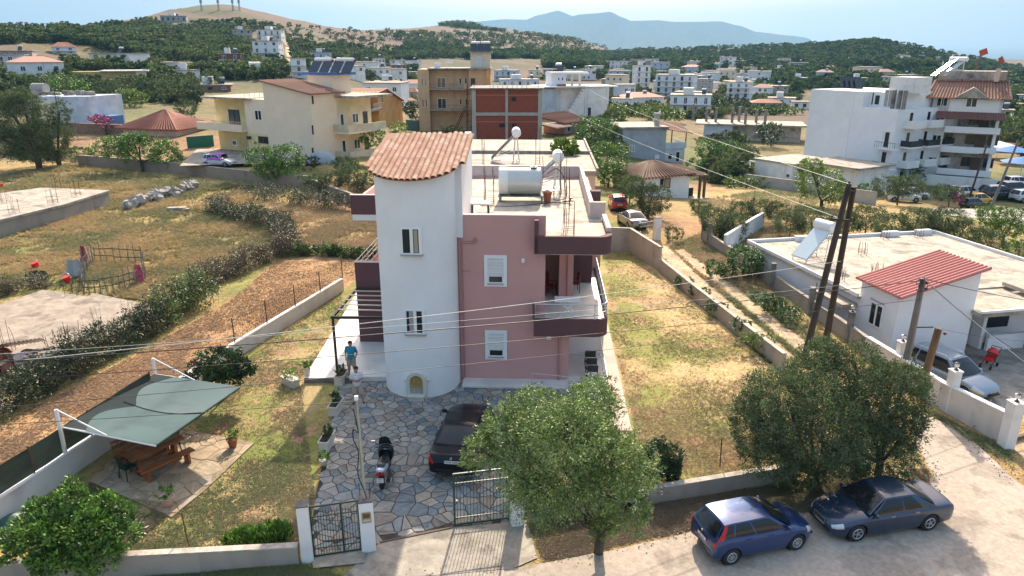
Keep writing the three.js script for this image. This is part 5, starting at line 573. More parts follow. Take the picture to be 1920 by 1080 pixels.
// cars in the yard of the cream house
{ const c = place('parked_car', 'silver car under a purple cover cloth in the cream house yard', hatch(1.72, 1.5, hatch2), paint(0.5, 0.52, 0.58), 412, 312, -10, 1.05); const b = gridGeo(14, 10, (u, v) => { const k = (v - 0.5) * 2, x = lerp(-1.15, 0.75, u), e = Math.abs(u - 0.5) * 2, drop = Math.max(0, Math.abs(k) - 0.55) / 0.45; return V(x, 1.56 - 0.10 * e * e - 0.72 * drop ** 1.2 + 0.02 * Math.sin(u * 17 + v * 5), k * 0.90); }); mesh('cover_cloth', b, std([0.36, 0.12, 0.42], { side: THREE.DoubleSide, map: stain2 }), c); }
{ const t = thing('covered_motorbike', 'domed grey cover over a vehicle at the corner of the cream house', 'covered vehicle', G(604, 305)); const g = new THREE.SphereGeometry(1, 26, 14, 0, 2 * PI, 0, PI / 2), p = g.attributes.position; for (let i = 0; i < p.count; i++) { const a = Math.atan2(p.getZ(i), p.getX(i)), f = 1 + 0.05 * Math.sin(a * 9); p.setXYZ(i, p.getX(i) * 1.9 * f, p.getY(i) * 1.5, p.getZ(i) * 1.0 * f); } g.computeVertexNormals(); mesh('cover_cloth', g, std([0.42, 0.45, 0.48], { map: stain2, side: THREE.DoubleSide }), t); }
{ const L = [['white van parked under the second hotel by the low white wall', 1692, 378, -10, [0.7, 0.72, 0.72], 1], ['white estate car left of the black lamp post in the car park', 1808, 372, 15, [0.65, 0.66, 0.66], 1.1], ['yellow hatchback in front of the white estate in the car park', 1832, 384, 20, [0.62, 0.36, 0.03], 0.95], ['dark blue people carrier right of the yellow car', 1868, 374, 10, [0.02, 0.025, 0.04], 1.2], ['black estate car at the right edge of the car park', 1898, 366, 12, [0.012, 0.013, 0.016], 1.2], ['white car in the last row of the car park', 1905, 352, 8, [0.68, 0.69, 0.7], 1.05], ['silver car cut by the right edge of the picture', 1921, 378, 14, [0.6, 0.62, 0.64], 1.0], ['white roofed car in front of the hotel entrance wall', 1712, 372, -14, [0.7, 0.7, 0.7], 0.9], ['dark green car low behind the hedge in the car park', 1822, 390, 18, [0.02, 0.06, 0.06], 0.8]]; const proto = makeCar('parked_car', L[0][0], hatch(1.78, 1.6, { wb: 2.6, fo: 0.8, ro: 0.75 }), paint(...L[0][4])); L.forEach((l, i) => { const c = i ? proto.clone() : proto; if (i) { c.name = numbered('parked_car'); scene.add(c); const pm = paint(...l[4]); pm.side = THREE.DoubleSide; c.traverse(o => { if (o.isMesh && ['body', 'cabin', 'door', 'mirror'].includes(o.name)) o.material = pm; }); } c.userData = { label: l[0], category: 'car', group: 'cars in the hotel car park' }; c.position.copy(G(l[1], l[2])); c.position.y += 0.1; c.rotation.y = R(l[3]); c.scale.setScalar(l[5]); }); }
// maxi scooter seen from behind
{ const p = at(722, 893), t = thing('scooter', 'dark maxi scooter with pale blue tail on the crazy paving', 'scooter', p, R(92)); // x forward
  const blk = std([0.018, 0.02, 0.022], { roughness: 0.3 }), tube = (P, r, mt, nm) => mb().tube(P, r, 20, 10).build(nm, mt, t);
  const shell = (nm, st, mt) => { const g = gridGeo(st.length * 3 - 3, 18, (u, v) => { const X = u * (st.length - 1), i = Math.min(st.length - 2, Math.floor(X)), f = X - i, s = st[i].map((a, k) => lerp(a, st[i + 1][k], f)), a = v * 2 * PI; return V(s[0], s[1] + Math.sin(a) * s[2], Math.sign(Math.cos(a)) * Math.abs(Math.cos(a)) ** 0.75 * s[3]); }); const q = mt.clone(); q.side = THREE.DoubleSide; return mesh(nm, g, q, t); };
  shell('tail_fairing', [[-0.98, 0.80, 0.02, 0.03], [-0.94, 0.80, 0.08, 0.14], [-0.75, 0.74, 0.13, 0.19], [-0.4, 0.64, 0.17, 0.2], [-0.1, 0.5, 0.17, 0.18], [0.05, 0.45, 0.10, 0.12]], paint(0.36, 0.46, 0.60));
  shell('seat', [[-0.80, 0.84, 0.03, 0.10], [-0.66, 0.90, 0.05, 0.15], [-0.4, 0.86, 0.06, 0.16], [-0.34, 0.80, 0.06, 0.16], [0.0, 0.76, 0.06, 0.14], [0.14, 0.76, 0.04, 0.09]], blk);
  shell('floor_board', [[-0.1, 0.34, 0.08, 0.16], [0.25, 0.34, 0.12, 0.20], [0.5, 0.48, 0.16, 0.2], [0.62, 0.62, 0.12, 0.18]], blk);
  shell('front_shield', [[0.36, 0.62, 0.30, 0.24], [0.5, 0.68, 0.36, 0.30], [0.72, 0.66, 0.26, 0.24], [0.86, 0.62, 0.12, 0.14]], blk);
  mesh('windshield', gridGeo(8, 8, (u, v) => V(0.62 - 0.22 * v - 0.1 * ((u - 0.5) * 2) ** 2, 0.98 + 0.42 * v, (u - 0.5) * lerp(0.5, 0.34, v))), std([0.03, 0.035, 0.04], { roughness: 0.08, side: THREE.DoubleSide }), t);
  mb().bar(V(0.34, 1.0, -0.34), V(0.4, 0.98, -0.12), 0.022).bar(V(0.34, 1.0, 0.34), V(0.4, 0.98, 0.12), 0.022).bar(V(0.4, 0.98, -0.12), V(0.4, 0.98, 0.12), 0.03).build('handlebar', blk, t);
  for (const z of [-0.42, 0.42]) { mb().bar(V(0.5, 1.0, z * 0.5), V(0.42, 1.16, z), 0.012).build('mirror_arm', blk, t); mb().box(0.03, 0.09, 0.15, 0.42, 1.18, z).build('mirror', m.chrome, t); }
  mb().box(0.06, 0.09, 0.30, -0.97, 0.72, 0).build('tail_light', lampRed, t); mb().box(0.4, 0.22, 0.06, -0.55, 0.38, 0.24).add(new THREE.CylinderGeometry(0.075, 0.075, 0.5, 12), mat4(-0.72, 0.42, 0.26, 0, 0, PI / 2 - 0.15)).build('exhaust', blk, t);
  const pl = mesh('number_plate', new THREE.PlaneGeometry(0.24, 0.19), plateMat('YXK511', true), t); pl.position.set(-1.06, 0.52, 0); pl.rotation.set(0, -PI / 2, 0); mb().box(0.02, 0.22, 0.27, -1.04, 0.52, 0).build('plate_holder', blk, t);
  for (const x of [-0.72, 0.78]) { const w = mb().add(new THREE.TorusGeometry(0.19, 0.075, 12, 28)).build('wheel', m.rubber, t); w.position.set(x, 0.265, 0); mb().add(new THREE.CylinderGeometry(0.13, 0.13, 0.06, 18), mat4(0, 0, 0, 0, PI / 2)).build('rim', alloy, w); }
  shell('mudguard', [[-1.05, 0.46, 0.02, 0.05], [-0.9, 0.58, 0.03, 0.08], [-0.6, 0.56, 0.04, 0.09]], blk); }
// ---------- people: one smooth skin each, clothes over it ----------
function skin(bones, cell, k) { // bones: [a, b, ra, rb]; smooth union of tapered capsules, meshed by surface nets
  const lo = V(1e9, 1e9, 1e9), hi = V(-1e9, -1e9, -1e9); for (const [a, b, ra, rb] of bones) for (const [p, r] of [[a, ra], [b, rb]]) { lo.min(p.clone().addScalar(-r - 3 * cell)); hi.max(p.clone().addScalar(r + 3 * cell)); }
  const n = ['x', 'y', 'z'].map(c => Math.ceil((hi[c] - lo[c]) / cell) + 1), [nx, ny, nz] = n, Fd = new Float32Array(nx * ny * nz).fill(9);
  const D = (x, y, z) => { let s = 0, mn = 9; for (const [a, b, ra, rb] of bones) { const dx = b.x - a.x, dy = b.y - a.y, dz = b.z - a.z, l = dx * dx + dy * dy + dz * dz, t = l ? clamp(((x - a.x) * dx + (y - a.y) * dy + (z - a.z) * dz) / l, 0, 1) : 0, d = Math.hypot(x - a.x - dx * t, y - a.y - dy * t, z - a.z - dz * t) - lerp(ra, rb, t); if (d < 6 * k) s += Math.exp(-d / k); mn = Math.min(mn, d); } return s > 0 ? -k * Math.log(s) : mn; };
  for (let i = 0, q = 0; i < nx; i++) for (let j = 0; j < ny; j++) for (let l = 0; l < nz; l++, q++) Fd[q] = D(lo.x + i * cell, lo.y + j * cell, lo.z + l * cell);
  const id = new Int32Array(nx * ny * nz).fill(-1), pos = [], idx = [], I = (i, j, l) => (i * ny + j) * nz + l;
  for (let i = 0; i < nx - 1; i++) for (let j = 0; j < ny - 1; j++) for (let l = 0; l < nz - 1; l++) { let c = 0, sx = 0, sy = 0, sz = 0; const f = []; for (let b = 0; b < 8; b++) f.push(Fd[I(i + (b & 1), j + (b >> 1 & 1), l + (b >> 2))]); if (f.every(v => v < 0) || f.every(v => v >= 0)) continue; for (let b = 0; b < 8; b++) for (const e of [1, 2, 4]) if (!(b & e)) { const u = f[b], v = f[b | e]; if ((u < 0) !== (v < 0)) { const t = u / (u - v); sx += (b & 1) + (e === 1 ? t : 0); sy += (b >> 1 & 1) + (e === 2 ? t : 0); sz += (b >> 2) + (e === 4 ? t : 0); c++; } } id[I(i, j, l)] = pos.length / 3; pos.push(lo.x + (i + sx / c) * cell, lo.y + (j + sy / c) * cell, lo.z + (l + sz / c) * cell); }
  const quad = (a, b, c, d, fl) => { if (a < 0 || b < 0 || c < 0 || d < 0) return; fl ? idx.push(a, b, c, a, c, d) : idx.push(a, c, b, a, d, c); };
  for (let i = 1; i < nx - 1; i++) for (let j = 1; j < ny - 1; j++) for (let l = 1; l < nz - 1; l++) { const u = Fd[I(i, j, l)] < 0; if (u !== Fd[I(i + 1, j, l)] < 0) quad(id[I(i, j - 1, l - 1)], id[I(i, j, l - 1)], id[I(i, j, l)], id[I(i, j - 1, l)], u); if (u !== Fd[I(i, j + 1, l)] < 0) quad(id[I(i - 1, j, l - 1)], id[I(i - 1, j, l)], id[I(i, j, l)], id[I(i, j, l - 1)], u); if (u !== Fd[I(i, j, l + 1)] < 0) quad(id[I(i - 1, j - 1, l)], id[I(i, j - 1, l)], id[I(i, j, l)], id[I(i - 1, j, l)], u); }
  const g = new THREE.BufferGeometry(); g.setAttribute('position', new THREE.Float32BufferAttribute(pos, 3)); g.setIndex(idx); g.computeVertexNormals(); return g;
}
function hand(w, dir, palm, curl) { // wrist, pointing direction, palm normal
  const B = [], sd = dir.clone().cross(palm).normalize(), P = (f, s, n) => w.clone().addScaledVector(dir, f).addScaledVector(sd, s).addScaledVector(palm, n);
  for (const s of [-0.026, -0.009, 0.009, 0.026]) B.push([P(0.005, s * 0.75, 0), P(0.085, s, 0), 0.017, 0.013]);
  [[-0.030, 0.060, 0.0085], [-0.010, 0.075, 0.009], [0.010, 0.078, 0.0095], [0.030, 0.070, 0.009]].forEach(([s, l, r]) => { const a = P(0.088, s, 0), b = P(0.088 + l * 0.5, s * 1.08, l * 0.22 * curl), c = P(0.088 + l * (0.5 + 0.3 * (1 - curl * 0.4)), s * 1.05, l * 0.62 * curl), e = P(0.088 + l * (0.62 + 0.4 * (1 - curl * 0.8)), s, l * 0.9 * curl); B.push([a, b, r + 0.001, r], [b, c, r, r * 0.95], [c, e, r * 0.95, r * 0.8]); });
  const t0 = P(0.03, 0.028, 0.006), t1 = P(0.058, 0.050, 0.02), t2 = P(0.088, 0.056, 0.035); B.push([t0, t1, 0.014, 0.011], [t1, t2, 0.0105, 0.009]);
  return skin(B, 0.0042, 0.0032);
}
function person(label, pos, turn, J, look, shirtM, shortsM, sc) { // J: joints for arms and legs; faces +z
  const t = thing('person', label, 'person', pos, turn); t.scale.setScalar(sc); const skinM = std([0.40, 0.215, 0.145], { roughness: 0.6 }), hair = std([0.025, 0.02, 0.017], { roughness: 0.8 });
  const neck = V(0, 1.47, 0), hd = V(0, 1.64, 0.015).add(look.clone().multiplyScalar(0.03)), B = [[V(0, 0.98, 0), V(0, 1.20, 0.01), 0.145, 0.14], [V(-0.07, 1.32, 0), V(0.07, 1.32, 0), 0.12, 0.12], [V(-0.14, 1.41, -0.01), V(0.14, 1.41, -0.01), 0.065, 0.065], [neck.clone().setY(1.40), neck.clone().setY(1.54), 0.062, 0.055], [V(0, 1.52, 0.01), hd, 0.055, 0.085], [hd.clone().add(V(0, 0.04, -0.015)), hd.clone().add(V(0, 0.05, -0.01)), 0.092, 0.092], [hd.clone().add(V(0, -0.05, 0.035)), hd.clone().add(V(0, -0.075, 0.055)), 0.052, 0.035]];
  for (const s of [-1, 1]) { const a = J.arm[s], l = J.leg[s]; B.push([a[0], a[1], 0.058, 0.044], [a[1], a[2], 0.042, 0.030], [l[0], l[1], 0.092, 0.062], [l[1], l[1].clone().lerp(l[2], 0.35), 0.060, 0.062], [l[1].clone().lerp(l[2], 0.35), l[2], 0.062, 0.040], [l[2].clone().add(V(0, -0.03, -0.03)), l[2].clone().add(V(s * 0.04, -0.055, 0.16)), 0.042, 0.032]); }
  const face = [], f = look, sdv = V(f.z, 0, -f.x); const FP = (u, h, d) => hd.clone().addScaledVector(sdv, u).add(V(0, h, 0)).addScaledVector(f, d);
  face.push([FP(0, 0.02, 0.085), FP(0, -0.02, 0.112), 0.011, 0.017]); for (const s of [-1, 1]) face.push([FP(s * 0.09, 0.03, -0.01), FP(s * 0.093, -0.015, -0.005), 0.017, 0.012], [FP(s * 0.032, 0.045, 0.082), FP(s * 0.05, 0.042, 0.074), 0.012, 0.01]); face.push([FP(-0.022, -0.05, 0.092), FP(0.022, -0.05, 0.092), 0.008, 0.008]);
  const parts = [skin([...B, ...face], 0.016, 0.014)]; for (const s of [-1, 1]) { const a = J.arm[s]; parts.push(hand(a[2], a[3] ?? a[2].clone().sub(a[1]).normalize(), a[4] ?? V(-s, 0, 0.2).normalize(), 0.7)); }
  const body = mb(); parts.forEach(g => body.add(g)); body.build('body', skinM, t);
  const eyes = mb(); for (const s of [-1, 1]) eyes.add(new THREE.SphereGeometry(0.0105, 8, 6), mat4(...FP(s * 0.033, 0.028, 0.092).toArray())); eyes.build('eye', m.dark, t);
  mesh('hair', skin([[hd.clone().add(V(0, 0.075, -0.02)), hd.clone().add(V(0, 0.09, 0.01)).addScaledVector(f, 0.02), 0.085, 0.075], [FP(-0.055, 0.06, -0.035), FP(0.055, 0.06, -0.035), 0.06, 0.06], [FP(-0.03, 0.0, -0.06), FP(0.03, 0.0, -0.06), 0.05, 0.05]], 0.014, 0.014), hair, t);
  const sh = [[V(0, 0.93, 0), V(0, 1.20, 0.02), 0.178, 0.165], [V(-0.07, 1.31, 0), V(0.07, 1.31, 0), 0.142, 0.142], [V(-0.14, 1.405, -0.01), V(0.14, 1.405, -0.01), 0.082, 0.082]]; for (const s of [-1, 1]) { const a = J.arm[s]; sh.push([a[0], a[0].clone().lerp(a[1], 0.72), 0.078, 0.072]); } mesh('shirt', skin(sh, 0.016, 0.02), shirtM, t);
  const st = [[V(0, 0.96, 0), V(0, 0.9, 0), 0.172, 0.168]]; for (const s of [-1, 1]) { const l = J.leg[s]; st.push([l[0], l[0].clone().lerp(l[1], 0.92), 0.118, 0.105]); } mesh('shorts', skin(st, 0.016, 0.016), shortsM, t);
  for (const s of [-1, 1]) { const l = J.leg[s]; mesh('shoe', skin([[l[2].clone().add(V(0, -0.045, -0.035)), l[2].clone().add(V(s * 0.045, -0.06, 0.17)), 0.046, 0.040]], 0.012, 0.01), J.shoe, t); }
  return t;
}
const LEG = (x, fx, fz) => [V(x, 0.90, 0), V(x * 1.15 + fx * 0.4, 0.50, 0.03 + fz * 0.5), V(x * 1.1 + fx, 0.095, fz)];
person('man in turquoise shirt and beige shorts standing on the white terrace', at(661, 703, 0.25), R(-6), { arm: { '-1': [V(-0.19, 1.42, 0), V(-0.27, 1.16, -0.04), V(-0.24, 0.92, 0.05)], 1: [V(0.19, 1.42, 0), V(0.28, 1.16, -0.05), V(0.23, 0.93, 0.04)] }, leg: { '-1': LEG(-0.095, -0.03, 0.03), 1: LEG(0.095, 0.03, -0.02) }, shoe: trim }, V(0.25, 0, 0.97), std([0.02, 0.26, 0.40], { map: stain2 }), std([0.42, 0.33, 0.24], { map: stain2 }), 0.97);
person('man in white shirt and beige shorts folding his arms on the paving', at(672, 754), R(12), { arm: { '-1': [V(-0.19, 1.42, 0), V(-0.26, 1.17, 0.04), V(0.0, 1.12, 0.21), V(0.85, 0.15, -0.1).normalize(), V(0, -0.3, -1).normalize()], 1: [V(0.19, 1.42, 0), V(0.26, 1.18, 0.04), V(0.0, 1.17, 0.24), V(-0.85, 0.1, -0.1).normalize(), V(0, -0.3, -1).normalize()] }, leg: { '-1': LEG(-0.095, -0.08, 0.02), 1: LEG(0.095, 0.10, 0.06) }, shoe: trim }, V(-0.2, 0, 0.98), std([0.72, 0.71, 0.73], { map: stain2 }), std([0.50, 0.40, 0.31], { map: stain2 }), 0.97);
// ---------- foliage ----------
const leafMat = o => new THREE.MeshPhysicalMaterial({ color: col(1, 1, 1), vertexColors: true, roughness: 0.75, transmission: 0.38, thickness: 0, side: THREE.DoubleSide, ...o });
const LW = leafMat({ transmission: 0.2, roughness: 1 }); const LM = leafMat({ transmission: 0.24, roughness: 0.5 }), LMgloss = leafMat({ roughness: 0.55, transmission: 0.22 });
const PAL = { oliveD: [[0.075, 0.115, 0.035], [0.11, 0.155, 0.05], [0.16, 0.20, 0.085], [0.05, 0.075, 0.024]], olive: [[0.182, 0.264, 0.061], [0.287, 0.389, 0.105], [0.404, 0.515, 0.174], [0.108, 0.164, 0.049]], green: [[0.114, 0.215, 0.031], [0.182, 0.323, 0.044], [0.258, 0.421, 0.069], [0.068, 0.134, 0.025]], bright: [[0.163, 0.25, 0.031], [0.25, 0.362, 0.05], [0.325, 0.425, 0.088], [0.1, 0.163, 0.025]], dark: [[0.031, 0.067, 0.017], [0.050, 0.101, 0.023], [0.079, 0.143, 0.035], [0.021, 0.043, 0.014]], dry: [[0.195, 0.156, 0.091], [0.26, 0.215, 0.13], [0.13, 0.117, 0.052], [0.117, 0.091, 0.065]], brush: [[0.072, 0.084, 0.036], [0.120, 0.120, 0.054], [0.168, 0.144, 0.084], [0.054, 0.054, 0.030]], pink: [[0.495, 0.044, 0.198], [0.605, 0.077, 0.275], [0.33, 0.033, 0.132], [0.066, 0.11, 0.033]], vine: [[0.043, 0.101, 0.023], [0.071, 0.168, 0.035], [0.142, 0.269, 0.070], [0.285, 0.403, 0.164]], wood: [[0.081, 0.130, 0.039], [0.118, 0.174, 0.048], [0.162, 0.208, 0.066], [0.051, 0.087, 0.030]] };
function leaves(blobs, n, len, wid, pal, o = {}) { // blobs: [centre, radii]; leaves sit in clumps near the blob surfaces
  const pos = new Float32Array(n * 12), cl = new Float32Array(n * 12), idx = new Uint32Array(n * 6), per = o.per ?? 12, spread = o.spread ?? 0.12, wts = blobs.map(b => b[1].x * b[1].y + b[1].x * b[1].z + b[1].y * b[1].z), tot = wts.reduce((a, b) => a + b, 0);
  const c = V(), d = V(), s = V(), q = V(), w = V(); let bi = 0, R0 = 1, cp = pal[0], shade = 1, od = V();
  for (let i = 0; i < n; i++) {
    if (i % per === 0) { let t = rnd() * tot; for (bi = 0; bi < blobs.length - 1 && (t -= wts[bi]) > 0; bi++); const [bc, br] = blobs[bi]; const u = rr(-0.85, 1), a = rnd() * 2 * PI, k = Math.sqrt(1 - u * u); od.set(k * Math.cos(a), u, k * Math.sin(a)); const lump = 0.76 + 0.62 * (n2(od.x * 2.6 + bi * 7.7, od.y * 2.6 + od.z * 2.2 + bi) - 0.35); const f = (1 - Math.abs(gauss()) * (o.deep ?? 0.30)) * lump * (rnd() < 0.12 ? 1.14 : 1); c.set(bc.x + od.x * br.x * f, bc.y + od.y * br.y * f, bc.z + od.z * br.z * f); R0 = Math.min(br.x, br.y * 1.4, br.z) * spread; const r = rnd(); cp = pal[r < 0.34 ? 0 : r < 0.66 ? 1 : r < 0.82 ? 2 : 3]; shade = rr(0.62, 1.3); }
    q.set(c.x + gauss() * R0, c.y + gauss() * R0 * 0.8, c.z + gauss() * R0); d.set(od.x * 0.7 + gauss(), od.y * 0.5 + gauss() + (o.up ?? 0.15), od.z * 0.7 + gauss()).normalize(); s.set(gauss(), gauss(), gauss()).cross(d).normalize(); const L = len * rr(0.65, 1.3), W = wid * rr(0.7, 1.25) / 2, b = i * 12; w.crossVectors(d, s).multiplyScalar(W * 0.5);
    const P = [[q.x, q.y, q.z], [q.x + d.x * L * 0.5 + s.x * W + w.x, q.y + d.y * L * 0.5 + s.y * W + w.y, q.z + d.z * L * 0.5 + s.z * W + w.z], [q.x + d.x * L, q.y + d.y * L, q.z + d.z * L], [q.x + d.x * L * 0.5 - s.x * W + w.x, q.y + d.y * L * 0.5 - s.y * W + w.y, q.z + d.z * L * 0.5 - s.z * W + w.z]]; const v = shade * rr(0.8, 1.2);
    for (let k = 0; k < 4; k++) for (let e = 0; e < 3; e++) { pos[b + k * 3 + e] = P[k][e]; cl[b + k * 3 + e] = cp[e] * v; }
    idx.set([i * 4, i * 4 + 1, i * 4 + 2, i * 4, i * 4 + 2, i * 4 + 3], i * 6);
  }
  const g = new THREE.BufferGeometry(); g.setAttribute('position', new THREE.BufferAttribute(pos, 3)); g.setAttribute('color', new THREE.BufferAttribute(cl, 3)); g.setIndex(new THREE.BufferAttribute(idx, 1)); g.computeVertexNormals(); return g;
}
const KIND = { oliveD: ['oliveD', 3.4, 0.34, 6.0, LW], olive: ['olive', 3.4, 0.32, 4.4, LM], green: ['green', 3.4, 0.5, 4.0, LM], bright: ['bright', 3.4, 0.5, 4.0, LM], dark: ['dark', 3.4, 0.5, 4.0, LMgloss], dry: ['dry', 3.6, 0.12, 2.0, LM], brush: ['brush', 3.4, 0.3, 2.0, LM], pink: ['pink', 3, 0.6, 4, LM], vine: ['vine', 3.4, 0.6, 4.5, LMgloss] };
let treeN = 0;
function tree(name, cat, label, kind, base, bl, o = {}) { // base: picture point of the foot; bl: [column, row, half width, half height, depth shift]
  seed(900 + treeN++ * 3); const K = KIND[kind], p = o.y !== undefined ? at(base[0], base[1], o.y) : G(base[0], base[1]), t = thing(name, label, cat, p, 0, o.group), dep = depthOf(V(p.x, p.y + 1, p.z)), s = dep / F; let area = 0;
  const blobs = bl.map(([x, y, rx, ry, dz = 0]) => { const c = atz(x, y, p.z + dz).sub(p); const rX = rx * s, rY = ry * s / 0.97; area += rx * ry; if (c.y - rY < 0.05) c.y = Math.max(c.y, rY * 0.85); return [c, V(rX, rY, Math.min(rX, rY * 1.5) * (o.flat ?? 1))]; });
  const len = o.len ?? Math.max(0.08, K[1] * s), wid = len * K[2], n = Math.round(clamp((o.n ?? 1) * area * K[3] * (0.06 / 0.06), 120, 75000));
  const cr = mesh('crown', leaves(blobs, n, len, wid, PAL[K[0]], o), K[4], t); cr.castShadow = true;
  if (o.trunk !== 0) { const b = mb(), r = (o.trunk ?? 0.05) * Math.max(...blobs.map(q => q[0].y)), fork = V(gauss() * 0.1, Math.min(...blobs.map(q => q[0].y)) * (o.fork ?? 0.55), 0); b.tube([V(0, -0.2, 0), V(fork.x * 0.3, fork.y * 0.5, gauss() * 0.05), fork], r, 8, 8); for (const [c, rad] of blobs) { const e = c.clone(); e.y += rad.y * 0.2; const mid = fork.clone().lerp(e, 0.5).add(V(gauss() * 0.15 * rad.x, gauss() * 0.1, gauss() * 0.15)); b.tube([fork.clone().add(V(0, -0.05, 0)), mid, e], r * 0.5, 8, 6); if (o.big) for (let k = 0; k < 5; k++) { const q = mid.clone().lerp(e, rnd()); b.bar(q, q.clone().add(V(gauss() * rad.x * 0.7, rr(0.1, 0.8) * rad.y, gauss() * rad.z * 0.7)), r * 0.2, 5, r * 0.06); } } b.build('trunk', m.bark, t); }
  return t;
}
// big olives by the road
tree('olive_tree', 'tree', 'large olive tree standing in front of the wide gate and black car', 'olive', [1122, 1036], [[1050, 880, 115, 90], [958, 815, 54, 56, -0.6], [905, 850, 36, 45, -0.2], [1150, 870, 78, 75, 0.5], [1000, 775, 62, 50, -1.0], [1110, 755, 62, 48, -1.0], [1060, 810, 80, 60, 0.6], [1180, 955, 42, 52, 0.7], [1130, 985, 28, 34, 0.4], [1010, 930, 60, 40, 0.4], [1195, 890, 35, 40]], { big: 1, len: 0.10, n: 0.46, trunk: 0.032, fork: 0.55 });
tree('olive_tree', 'tree', 'broad olive tree behind the blue hatchback, left one of a pair', 'oliveD', [1530, 905], [[1475, 770, 92, 88], [1422, 795, 52, 66, 0.4], [1540, 815, 82, 80, 0.6], [1450, 850, 60, 46, 0.6], [1530, 715, 70, 52, -1.0], [1580, 865, 52, 44, 0.5], [1500, 890, 48, 32, 0.2]], { big: 1, len: 0.10, n: 0.36, trunk: 0.035 });
tree('olive_tree', 'tree', 'darker olive tree over the grey blue sedan, right one of a pair', 'oliveD', [1645, 890], [[1660, 755, 72, 90], [1600, 690, 66, 48, -1.2], [1545, 668, 46, 36, -1.6], [1695, 800, 42, 66, 0.4], [1645, 850, 64, 54, 0.5], [1615, 775, 60, 66, 0.2], [1695, 715, 42, 42, -0.6], [1590, 860, 40, 36, 0.4]], { big: 1, len: 0.10, n: 0.36, trunk: 0.035 });
tree('lemon_tree', 'tree', 'bushy fresh green lemon tree in the left front corner of the lawn', 'green', [135, 1072], [[125, 985, 62, 44], [55, 1000, 42, 26, 0.6], [195, 950, 34, 24, -0.6], [135, 920, 30, 20, -0.5], [225, 1000, 34, 26, 0.1], [95, 1050, 52, 26, 0.8], [180, 1040, 48, 30, 0.5], [10, 1030, 42, 24, 0.6], [170, 985, 40, 30], [75, 955, 28, 18, -0.2], [235, 960, 18, 14, -0.3]], { len: 0.15, n: 0.27, big: 1, trunk: 0.02, spread: 0.2, deep: 0.5, per: 9, up: 0.4 });
tree('citrus_tree', 'tree', 'small dark leaved tree behind the right corner of the shade sail', 'dark', [418, 752], [[412, 680, 42, 28], [380, 700, 34, 20, 0.3], [445, 690, 28, 22], [425, 700, 40, 20, 0.2]], { len: 0.15, n: 0.5, trunk: 0.03 });
tree('round_shrub', 'shrub', 'dense round dark shrub behind the olive tree on the right lawn', 'dark', [1240, 908], [[1240, 865, 36, 42], [1255, 880, 22, 26, 0.2]], { len: 0.10, n: 0.9, trunk: 0.02, deep: 0.15 });
tree('rosemary_bush', 'shrub', 'low upright rosemary bush along the left front wall', 'green', [490, 1022], [[470, 1010, 38, 14], [515, 1003, 34, 14, -0.1], [440, 1016, 20, 10]], { len: 0.16, n: 1.5, trunk: 0, up: 2.2, spread: 0.3 });
